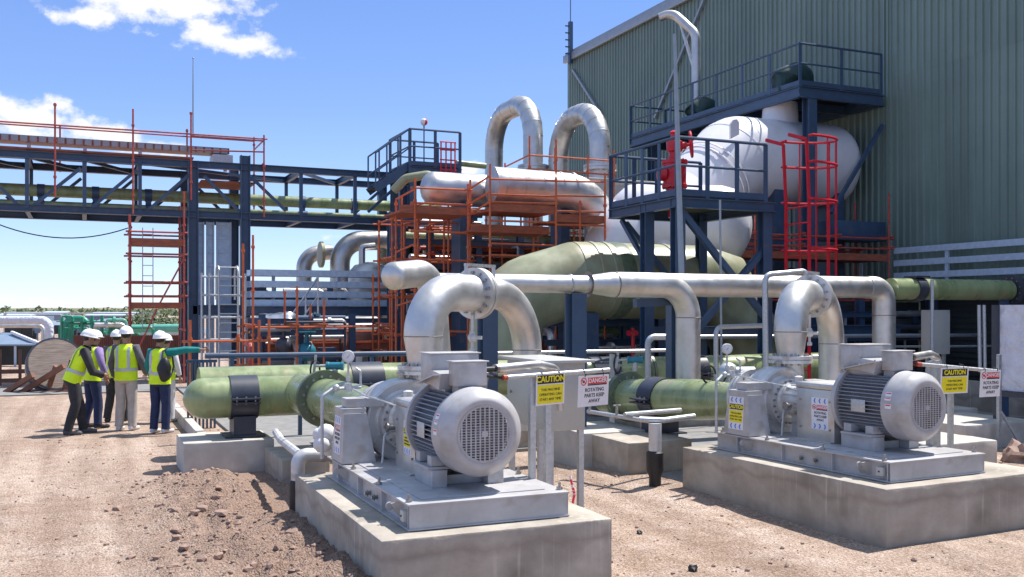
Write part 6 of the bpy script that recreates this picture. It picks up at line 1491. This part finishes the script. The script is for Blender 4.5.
q = MB(); q.poly([(a.x, a.y, ze), (b_.x, b_.y, ze), (b_.x - 1.1, b_.y + 1.6, zr_), (a.x, a.y + 2.4, zr_)], .06, (0, 0, 1)); q.build('roof', 'farblue', t)
q = MB(); q.beam((b_.x, b_.y, ze + .05), (b_.x - 1.1, b_.y + 1.6, zr_ + .08), .1, .1); q.build('verge', 'sign_white', t)
q = MB(); q.box(a.x, b_.x - .3, a.y + .6, a.y + 2.4, 0, ze - .02); q.build('wall', 'louvre', t)
for px in (-10, 15, 36):
    q = MB(); c = gd(36, px); q.beam((c.x, c.y + .1, 0), (c.x, c.y + .1, ze), .08, .08); q.build('post', 'tray', t)
q = MB()
for py in (372, 381):
    q.beam(at(-10, py, d=27), at(34, py - 1, d=27), .04, .12)
for px in (0, 20): c = gd(27, px); q.beam((c.x, c.y, 0), (c.x, c.y, 1.0), .08, .08)
solo('timber_fence', q, 'brownwood', 'low brown timber rail fence left of the cable drum', 'fence')
def far_pipe(pts, r, m, lb, d_=60):
    q = MB(); p = [at(a, b_, d=d_) for a, b_ in pts]; q.pipe(p, r, r * 2.2, 14)
    for e in (p[0], p[-1], p[len(p) // 2]): q.beam((e.x, e.y + r, -.1), (e.x, e.y + r, e.z), .2, .2)
    solo('far_pipe', q, m, lb, 'pipe', 'distant pipes')
far_pipe([(-20, 320), (49, 320), (50, 342)], .24, 'board', 'white pipe bending down at the far left, in front of dark machinery', 58)
far_pipe([(-20, 326), (43, 326), (44, 342)], .12, 'clad', 'thin silver pipe nested inside the bent white pipe', 59)
far_pipe([(66, 334), (66, 319), (87, 319), (88, 335)], .20, 'fargreen', 'emerald green pipe arch between the white pipe and the hard hats', 57)
far_pipe([(104, 338), (109, 329), (190, 328)], .24, 'farmint', 'long mint green pipe behind the rust red fence', 55)
far_pipe([(60, 327), (78, 327)], .15, 'fargreen', 'short emerald pipe below the green arch', 58)
far_pipe([(112, 334), (190, 333)], .14, 'board', 'white pipe just under the long mint pipe', 56)
far_pipe([(5, 313), (160, 313.5)], .05, 'clad', 'thin high line on posts along the horizon', 70)
t = thing('far_machinery', gd(61, 45), 'dark machinery under the bent white pipe far away', 'machinery')
rn = random.Random(2)
for k in range(16):
    q = MB()
    px = 5 + k * 5.4; c = at(px, 331 + rn.uniform(-4, 4), d=60 + rn.random() * 4); s = rn.uniform(.15, .4); q.box(c.x - s, c.x + s, c.y, c.y + .5, c.z - s, c.z + s); q.beam((c.x, c.y, 0), (c.x, c.y, c.z), .1, .1); q.build('machine_box', 'louvre' if k % 3 else 'farblue', t)
for (px0, px1, y0_, d_, lb) in ((88, 127, 320, 90, 'long blue grey roof beyond the green pipe arch'), (5, 62, 322, 95, 'blue grey roof partly hidden by the bent white pipe'), (128, 200, 331, 80, 'low blue grey roof behind the red access tower')):
    t = thing('far_building', gd(d_, (px0 + px1) / 2), lb, 'building', 'distant low buildings')
    a = gd(d_, px0); b_ = gd(d_, px1); zt3 = za(px0, y0_, d=d_)
    dv = (b_ - a).normalized(); nv = Vector((-dv.y, dv.x, 0))
    q = MB(); q.poly([Vector((*(a + nv * .2).xy, -.1)), Vector((*(b_ + nv * .2).xy, -.1)), Vector((*(b_ + nv * .2).xy, zt3 - .5)), Vector((*(a + nv * .2).xy, zt3 - .5))], 5, nv); q.build('wall', 'farblue', t, smooth=False)
    q = MB(); q.poly([Vector((*a.xy, zt3 - .5)), Vector((*b_.xy, zt3 - .5)), Vector((*(b_ + nv * 3).xy, zt3)), Vector((*(a + nv * 3).xy, zt3))], .1, (0, 0, 1)); q.build('roof', 'trim', t, smooth=False)
# more of the well-head plant on the horizon
t = thing('far_wellhead', gd(52, 96), 'cluster of emerald valves and small pipes on the skyline beyond the hard hats', 'valves')
rn = random.Random(12)
for k in range(12):
    px = 60 + rn.uniform(0, 62); py = rn.uniform(316, 334); c = at(px, py, d=52 + rn.random() * 5); q = MB(); L_ = rn.uniform(.5, 2.2); r = rn.choice((.06, .09, .14))
    q.pipe([c, c + Vector((L_, 0, 0)), c + Vector((L_, 0, -rn.uniform(.2, .8)))], r, r * 2, 10); q.lathe(c + Vector((L_ * .4, 0, 0)), (1, 0, 0), [(-.06, r), (-.06, r * 2), (.06, r * 2), (.06, r)], 12); q.beam((c.x, c.y + r, 0), (c.x, c.y + r, c.z), .08, .08); q.build('pipe', rn.choice(('fargreen', 'fargreen', 'farmint', 'clad', 'farblue')), t)
for k in range(6):
    px = 62 + k * 10; c = at(px, 330, d=53); q = MB(); q.cyl((c.x, c.y, 0), (c.x, c.y, at(px, rn.uniform(312, 322), d=53).z), .09, 8); q.lathe((c.x, c.y, at(px, 322, d=53).z), (0, 0, 1), [(0, .3), (.05, .3)], 14); q.build('valve', 'fargreen', t)
for (px0, px1, y0_, d_, m_, lb) in ((-5, 30, 313, 120, 'farblue', 'long grey store on the skyline at the far left edge'), (36, 60, 312, 130, 'trim', 'pale shed on the skyline above the white pipe'), (84, 130, 313, 125, 'farblue', 'wide blue grey store on the skyline left of the red tower')):
    a = gd(d_, px0); b_ = gd(d_, px1); zt3 = za(px0, y0_, d=d_); t = thing('far_building', a, lb, 'building', 'distant low buildings'); dv = (b_ - a).normalized(); nv = Vector((-dv.y, dv.x, 0))
    q = MB(); q.poly([Vector((*(a + nv * .3).xy, -.1)), Vector((*(b_ + nv * .3).xy, -.1)), Vector((*(b_ + nv * .3).xy, zt3 - .4)), Vector((*(a + nv * .3).xy, zt3 - .4))], 6, nv); q.build('wall', m_, t, smooth=False)
    q = MB(); q.poly([Vector((*a.xy, zt3 - .4)), Vector((*b_.xy, zt3 - .4)), Vector((*(b_ + nv * 3).xy, zt3)), Vector((*(a + nv * 3).xy, zt3))], .12, (0, 0, 1)); q.build('roof', 'tray', t, smooth=False)
# far tree line that reads as one mass
q = MB(); rn = random.Random(17)
for k in range(2600):
    px = rn.uniform(-40, 260); d_ = rn.uniform(330, 420); c = gd(d_, px); hh_ = 2.2 + 2.6 * max(0, noise.noise(Vector((px * .09, 0, 0)))) + 1.2 * noise.noise(Vector((px * .35, 3, 0)))
    z = rn.uniform(0, max(.6, hh_)); u_ = Vector((rn.gauss(0, 1), rn.gauss(0, 1), rn.gauss(0, .6))).normalized(); v_ = u_.orthogonal().normalized(); s = rn.uniform(.5, 1.3); p = Vector((c.x, c.y, z))
    q.bm.faces.new([q.bm.verts.new(p + u_ * s), q.bm.verts.new(p + v_ * s * .5), q.bm.verts.new(p - u_ * s), q.bm.verts.new(p - v_ * s * .5)])
o = q.build('tree_line', 'leaf', None, smooth=False); o['kind'] = 'stuff'; o['label'] = 'low dark green line of far trees along the left horizon'; o['category'] = 'trees'
# shrubs beyond the fence
def shrub(c, w_, h_, seed, lb):
    t = thing('shrub', c, lb, 'shrub', 'shrubs beyond the fence'); rn = random.Random(seed)
    q = MB()
    for k in range(5): q.tube([c, c + Vector((rn.uniform(-.3, .3) * w_, rn.uniform(-.3, .3) * w_, h_ * rn.uniform(.4, .7)))], [.07, .03], 5)
    q.build('stem', 'bark', t)
    q = MB(); blobs = [(Vector((rn.uniform(-.5, .5) * w_, rn.uniform(-.4, .4) * w_, h_ * rn.uniform(.3, .8))), rn.uniform(.22, .4) * h_) for _ in range(9)]
    for k in range(1500):
        o, r = rn.choice(blobs); d_ = Vector((rn.gauss(0, 1), rn.gauss(0, 1), rn.gauss(0, 1))).normalized() * r * rn.uniform(.6, 1.08); p = c + o + d_
        if p.z < .1: continue
        u_ = Vector((rn.gauss(0, 1), rn.gauss(0, 1), rn.gauss(0, 1))).normalized(); v_ = u_.orthogonal().normalized(); s = rn.uniform(.07, .15)
        q.bm.faces.new([q.bm.verts.new(p + u_ * s), q.bm.verts.new(p + v_ * s * .5), q.bm.verts.new(p - u_ * s), q.bm.verts.new(p - v_ * s * .5)])
    q.build('crown', 'leaf', t, smooth=False)
for (px, d_, h_, w_, lb) in ((137, 62, 1.65, 1.6, 'green shrub framed by the left side of the red access tower'), (150, 66, 1.8, 1.8, 'green shrub framed by the middle of the red access tower'), (163, 64, 1.7, 1.6, 'green shrub framed by the right side of the red access tower'), (176, 70, 1.9, 1.8, 'green shrub just left of the bridge column')):
    shrub(Vector((gd(d_, px).x, gd(d_, px).y, 0)), w_, h_, px, lb)
# ------------------------------------------------------------------ people
def skin_mesh(chains, root):
    """one continuous skinned surface from joint chains: {name:(pos, r)}, edges"""
    pos, edges = chains
    me = bpy.data.meshes.new('person'); names = list(pos); idx = {n: i for i, n in enumerate(names)}
    me.from_pydata([pos[n][0] for n in names], [(idx[a], idx[b]) for a, b in edges], [])
    ob = bpy.data.objects.new('person', me); TS.collection.objects.link(ob)
    md = ob.modifiers.new('Skin', 'SKIN'); md.use_smooth_shade = True
    sv_ = me.skin_vertices[0].data
    for n in names:
        r = pos[n][1]; sv_[idx[n]].radius = (r, r) if not isinstance(r, tuple) else r
        sv_[idx[n]].use_root = (n == root)
    sb_ = ob.modifiers.new('Sub', 'SUBSURF'); sb_.levels = 2; sb_.render_levels = 2
    TS.view_layers[0].update(); dg = TS.view_layers[0].depsgraph; dg.update()
    out = bpy.data.meshes.new_from_object(ob.evaluated_get(dg))
    bpy.data.objects.remove(ob); bpy.data.meshes.remove(me)
    return out
def loft(mb, rings, n=20, mi=0, caps=True):
    """rings: (centre, half width vector, half depth vector)"""
    R_ = []
    for c, a, b_ in rings:
        R_.append([mb.bm.verts.new(c + a * math.cos(2 * math.pi * k / n) * (1) + b_ * math.sin(2 * math.pi * k / n)) for k in range(n)])
    for i in range(len(R_) - 1):
        for k in range(n):
            f = mb.bm.faces.new((R_[i][k], R_[i][(k + 1) % n], R_[i + 1][(k + 1) % n], R_[i + 1][k])); f.material_index = mi
    if caps:
        for r_ in (list(reversed(R_[0])), R_[-1]): mb.bm.faces.new(r_).material_index = mi
def person(loc, heading, label, top, legs, shoes, lean=0.0, armL=None, armR=None, stance=None, bag=False, H=1.72, head_turn=0.0, head_pitch=0.0):
    """heading: compass angle of the facing direction, clockwise from +Y. local axes: x right, y forward"""
    k = H / 1.72
    t = thing('person', loc, label, 'person', 'visitors in yellow vests')
    rotz = Matrix.Rotation(-heading, 4, 'Z')
    V = lambda x, y, z: Vector((x, y, z)) * k
    hip = V(0, 0, .93)
    ln = Matrix.Rotation(-lean, 3, 'X')
    def up(x, y, z): return hip + ln @ (V(x, y, z) - V(0, 0, .93)) + Vector((0, 0, 0))
    stance = stance or {'L': (V(-.10, .02, .50), V(-.11, -.02, .09), 0), 'R': (V(.10, .03, .50), V(.11, .0, .09), 0)}
    aL = armL or [up(-.235, .0, 1.17), up(-.25, .08, .93), up(-.24, .12, .85)]
    aR = armR or [up(.235, .0, 1.17), up(.25, .08, .93), up(.24, .12, .85)]
    hd_ = ln.to_4x4() @ Matrix.Rotation(-head_pitch, 4, 'X')
    nk = up(0, .0, 1.47); hc = nk + (Matrix.Rotation(-lean * .6 - head_pitch, 3, 'X') @ V(0, .02, .14))
    P = {'pel': (up(0, 0, .95), (.15 * k, .11 * k)), 'sp': (up(0, .0, 1.12), (.135 * k, .10 * k)), 'ch': (up(0, .0, 1.32), (.155 * k, .105 * k)), 'nk0': (up(0, 0, 1.44), .062 * k), 'nk': (nk + V(0, 0, .04), .056 * k), 'h1': (hc - V(0, 0, .03), (.074 * k, .085 * k)), 'h2': (hc + V(0, .0, .08), (.075 * k, .088 * k)), 'h3': (hc + V(0, 0, .14), .055 * k),
         'hL': (hip + V(-.09, 0, -.04), .09 * k), 'hR': (hip + V(.09, 0, -.04), .09 * k), 'kL': (stance['L'][0], .058 * k), 'kR': (stance['R'][0], .058 * k), 'aL': (stance['L'][1], .040 * k), 'aR': (stance['R'][1], .040 * k),
         'tL': (stance['L'][1] + V(-.02, .14, -.05), .034 * k), 'tR': (stance['R'][1] + V(.02, .14, -.05), .034 * k),
         'shL': (up(-.17, 0, 1.39), .062 * k), 'shR': (up(.17, 0, 1.39), .062 * k), 'eL': (aL[0], .043 * k), 'eR': (aR[0], .043 * k), 'wL': (aL[1], .029 * k), 'wR': (aR[1], .029 * k), 'pL': (aL[2], (.036 * k, .02 * k)), 'pR': (aR[2], (.036 * k, .02 * k))}
    E = [('pel', 'sp'), ('sp', 'ch'), ('ch', 'nk0'), ('nk0', 'nk'), ('nk', 'h1'), ('h1', 'h2'), ('h2', 'h3'), ('pel', 'hL'), ('pel', 'hR'), ('hL', 'kL'), ('hR', 'kR'), ('kL', 'aL'), ('kR', 'aR'), ('aL', 'tL'), ('aR', 'tR'), ('ch', 'shL'), ('ch', 'shR'), ('shL', 'eL'), ('shR', 'eR'), ('eL', 'wL'), ('eR', 'wR'), ('wL', 'pL'), ('wR', 'pR')]
    fl = Vector((0, math.cos(0), 0))
    me = skin_mesh((P, E), 'pel')
    b = MB(); b.bm.from_mesh(me); bpy.data.meshes.remove(me)
    # fingers, nose, ears, eyes
    for s, w_, pm in ((-1, aL[1], aL[2]), (1, aR[1], aR[2])):
        d_ = (pm - w_).normalized(); sd = d_.cross(Vector((0, 1, 0))) if abs(d_.y) < .8 else d_.cross(Vector((0, 0, 1))); sd.normalize(); nb = d_.cross(sd)
        for j, (o, L_) in enumerate(((-.03, .06), (-.01, .075), (.01, .07), (.03, .055))):
            a = pm + sd * o * k; b.tube([a, a + d_ * L_ * .5 * k + nb * .004, a + d_ * L_ * k + nb * .018 * k], [.0095 * k, .009 * k, .006 * k], 6)
        b.tube([pm - d_ * .03 * k + sd * .03 * k, pm + sd * .05 * k + d_ * .01, pm + sd * .055 * k + d_ * .035 * k], [.011 * k, .010 * k, .007 * k], 6)
    hr = Matrix.Rotation(-head_turn, 3, 'Z') @ Matrix.Rotation(-lean * .6 - head_pitch, 3, 'X')
    hh = lambda x, y, z: hc + hr @ V(x, y, z)
    b.tube([hh(0, .085, .05), hh(0, .108, .015), hh(0, .088, .005)], [.008 * k, .014 * k, .01 * k], 8)
    for s in (-1, 1):
        b.ball(hh(s * .082, .0, .02), .03 * k, .35, .7, 1, 6); b.ball(hh(s * .03, .078, .045), .012 * k, 1, .6, .7, 6, 1)
    b.tube([hh(-.025, .083, -.035), hh(0, .092, -.033), hh(.025, .083, -.035)], .006 * k, 6, mi=2)
    xf = Matrix.Translation(loc) @ rotz
    def fin(mb, nm, m, parent=t, **kw):
        mb.bm.transform(xf); return mb.build(nm, m, parent, **kw)
    body = fin(b, 'body', ['skin', 'ink', 'sign_red'], angle=180)
    # trousers
    q = MB()
    xv, yv = Vector((1, 0, 0)), Vector((0, 1, 0))
    loft(q, [(up(0, 0, 1.04), xv * .165 * k, yv * .118 * k), (up(0, 0, .97), xv * .175 * k, yv * .125 * k), (hip + V(0, -.01, -.05), xv * .18 * k, yv * .128 * k), (hip + V(0, 0, -.12), xv * .165 * k, yv * .11 * k)])
    for s, sx in (('L', -1), ('R', 1)):
        kn, an = stance[s][0], stance[s][1]; hp = hip + V(sx * .088, 0, -.06)
        pts = [hp, hp.lerp(kn, .35), hp.lerp(kn, .7), kn, kn.lerp(an, .3), kn.lerp(an, .6), kn.lerp(an, .9), an + V(0, 0, -.015)]
        pts = [p + V(0, 0.004 * math.sin(i * 2.1), 0) for i, p in enumerate(pts)]
        q.tube(pts, [.098 * k, .098 * k, .086 * k, .078 * k, .080 * k, .074 * k, .070 * k, .074 * k], 16)
    fin(q, 'trousers', legs, angle=70)
    for s, sx in (('L', -1), ('R', 1)):
        an = stance[s][1]; q = MB(); f_ = Vector((sx * .10, 1, 0)).normalized()
        c = Vector((an.x, an.y, 0)); 
        q.tube([c - f_ * .07 * k + V(0, 0, .045), c - f_ * .02 * k + V(0, 0, .055), c + f_ * .10 * k + V(0, 0, .042), c + f_ * .19 * k + V(0, 0, .030), c + f_ * .215 * k + V(0, 0, .026)], [.036 * k, .046 * k, .042 * k, .034 * k, .018 * k], 12)
        fin(q, 'shoe', shoes, angle=70)
    # sleeves and hem of the shirt
    q = MB()
    for s, arm in ((-1, aL), (1, aR)):
        sh = up(s * .165, 0, 1.40); e, w_ = arm[0], arm[1]
        q.tube([up(s * .10, 0, 1.41), sh, sh.lerp(e, .5), e, e.lerp(w_, .5), e.lerp(w_, .92)], [.06 * k, .082 * k, .068 * k, .060 * k, .054 * k, .046 * k], 14)
    loft(q, [(up(0, 0, .88), xv * .185 * k, yv * .132 * k), (up(0, 0, 1.02), xv * .178 * k, yv * .126 * k), (up(0, 0, 1.42), xv * .17 * k, yv * .10 * k), (up(0, 0.005, 1.485), xv * .07 * k, yv * .068 * k)])
    fin(q, 'shirt', top, angle=70)
    # vest and tape
    def ring(z, e=0): 
        tb_ = [(.86, .198, .146), (1.0, .192, .143), (1.15, .188, .142), (1.28, .196, .146), (1.38, .198, .132), (1.435, .165, .105), (1.475, .085, .078)]
        for i in range(len(tb_) - 1):
            if tb_[i][0] <= z <= tb_[i + 1][0] + 1e-6:
                f = (z - tb_[i][0]) / (tb_[i + 1][0] - tb_[i][0]); w_ = tb_[i][1] + (tb_[i + 1][1] - tb_[i][1]) * f; d_ = tb_[i][2] + (tb_[i + 1][2] - tb_[i][2]) * f
                return (up(0, 0, z), (xv * (w_ + e)) * k, (ln @ (yv * (d_ + e))) * k)
    q = MB(); loft(q, [ring(z) for z in (.86, .92, 1.0, 1.08, 1.15, 1.22, 1.28, 1.33, 1.38, 1.41, 1.435, 1.455, 1.475)], 28)
    for v_ in q.bm.verts:
        v_.co += Vector((1, 1, .3)) * .014 * noise.noise(v_.co * 9 + Vector(loc))
    vest = fin(q, 'safety_vest', 'vest', angle=80)
    q = MB(); loft(q, [ring(1.02, .006), ring(1.07, .006)], 28, caps=False)
    for v_ in q.bm.verts: v_.co += Vector((1, 1, .3)) * .014 * noise.noise(v_.co * 9 + Vector(loc))
    for s in (-1, 1):
        for bk in (-1, 1):
            pts = []
            for z in (1.07, 1.15, 1.22, 1.28, 1.33, 1.38, 1.41, 1.43):
                c, a, b2 = ring(z, .006); th = math.acos(min(.999, .10 * k / a.length)); pts.append(c + a * math.cos(th) * s + b2 * math.sin(th) * bk)
            for i in range(len(pts) - 1):
                for j in (0,): q.beam(pts[i], pts[i + 1], .05 * k, .006, 0, ln @ Vector((0, bk, .2)))
    fin(q, 'reflective_tape', 'refl', vest, angle=60)
    # helmet and hair
    q = MB(); ho = hh(0, -.015, .055); vs_ = []
    rings_ = []
    for i in range(8):
        a = i / 7 * math.pi / 2; rr = math.cos(a); rings_.append((ho + hr @ V(0, 0, .125 * math.sin(a)), hr @ (xv * (.112 * rr + .001) * k), hr @ (yv * (.135 * rr + .001) * k)))
    loft(q, [(ho + hr @ V(0, .012, -.015), hr @ xv * .118 * k, hr @ yv * .155 * k), (ho + hr @ V(0, .012, -.004), hr @ xv * .120 * k, hr @ yv * .158 * k)] + rings_, 24)
    q.beam(ho + hr @ V(0, -.12, .05), ho + hr @ V(0, -.02, .128), .03 * k, .012 * k)
    fin(q, 'hard_hat', 'helmet', angle=50)
    q = MB(); loft(q, [(hh(0, -.035, -.03), xv * .05 * k, yv * .04 * k), (hh(0, -.025, .0), xv * .078 * k, yv * .078 * k), (hh(0, -.02, .075), xv * .088 * k, yv * .085 * k)], 16); fin(q, 'hair', 'hair', angle=80)
    if bag:
        g_ = thing('backpack', loc + rotz.to_3x3() @ V(.19, -.18, .98), 'black soft backpack hanging from the pointing man right shoulder', 'bag')
        q = MB(); vs_ = q.ball(up(.20, -.17, 1.12), 1, .115 * k, .10 * k, .215 * k, 14)
        for v_ in vs_: v_.co += Vector((1, 1, 1)) * .018 * noise.noise(v_.co * 8)
        fin(q, 'bag_body', 'bag', g_, angle=180)
        q = MB(); q.tube([up(.17, -.20, 1.25), up(.15, -.14, 1.44), up(.15, 0, 1.49), up(.16, .12, 1.38), up(.18, .14, 1.15), up(.20, .0, .98)], .016 * k, 8); fin(q, 'strap', 'bag', g_, angle=80)
    return t
def spot(px, py): 
    p = at(px, py, Z=0.02); return Vector((p.x, p.y, gz(p.x, p.y) + .0))
RT = yaw + R(90)
K = lambda x, y, z: Vector((x, y, z))
person(spot(73, 433), RT - R(25), 'person in black trousers and dark jacket leaning forward, farthest left', 'c_char', 'c_char', 'c_grey', lean=.38, H=1.76,
    armR=[K(.27, .30, 1.06), K(.12, .47, 1.00), K(.05, .53, 1.0)], armL=[K(-.26, .30, 1.05), K(-.1, .48, .96), K(-.04, .54, .95)], stance={'L': (K(-.10, .10, .52), K(-.10, .16, .09), 0), 'R': (K(.10, .04, .52), K(.11, -.08, .09), 0)})
person(spot(92, 427), yaw + R(38), 'person in a lilac shirt and blue jeans behind the leaning figure', 'c_purple', 'c_navy', 'c_char', lean=.08, H=1.68,
    armR=[K(.27, .03, 1.15), K(.29, .10, .92), K(.28, .13, .84)], stance={'L': (K(-.11, .03, .48), K(-.13, -.06, .09), 0), 'R': (K(.12, .05, .48), K(.16, .02, .09), 0)})
person(spot(116, 421), yaw - R(5), 'person in a grey jacket mostly hidden behind the khaki trousers', 'c_grey', 'c_char', 'c_char', H=1.66, lean=.05, stance={'L': (K(-.10, .0, .48), K(-.13, -.10, .09), 0), 'R': (K(.10, .08, .48), K(.12, .12, .09), 0)})
person(spot(126, 429), yaw + R(3), 'person in khaki trousers and grey sleeves seen squarely from behind', 'c_grey', 'c_khaki', 'c_white', H=1.76, armR=[K(.28, .03, 1.17), K(.27, .20, .98), K(.22, .28, .95)], armL=[K(-.27, .02, 1.17), K(-.27, .12, .93), K(-.25, .17, .85)])
person(spot(166, 421), yaw + R(10), 'person in white trousers almost hidden behind the pointing man', 'c_white', 'c_white', 'c_white', H=1.60)
person(spot(160, 432), yaw + R(14), 'person in teal sleeves pointing right with a straight arm, black bag on back', 'c_teal', 'c_navy', 'c_white', H=1.68, bag=True,
    armR=[K(.42, .10, 1.42), K(.66, .20, 1.42), K(.73, .23, 1.42)], armL=[K(-.25, .02, 1.15), K(-.24, .12, .93), K(-.22, .17, .86)])

bpy.data.scenes.remove(TS)
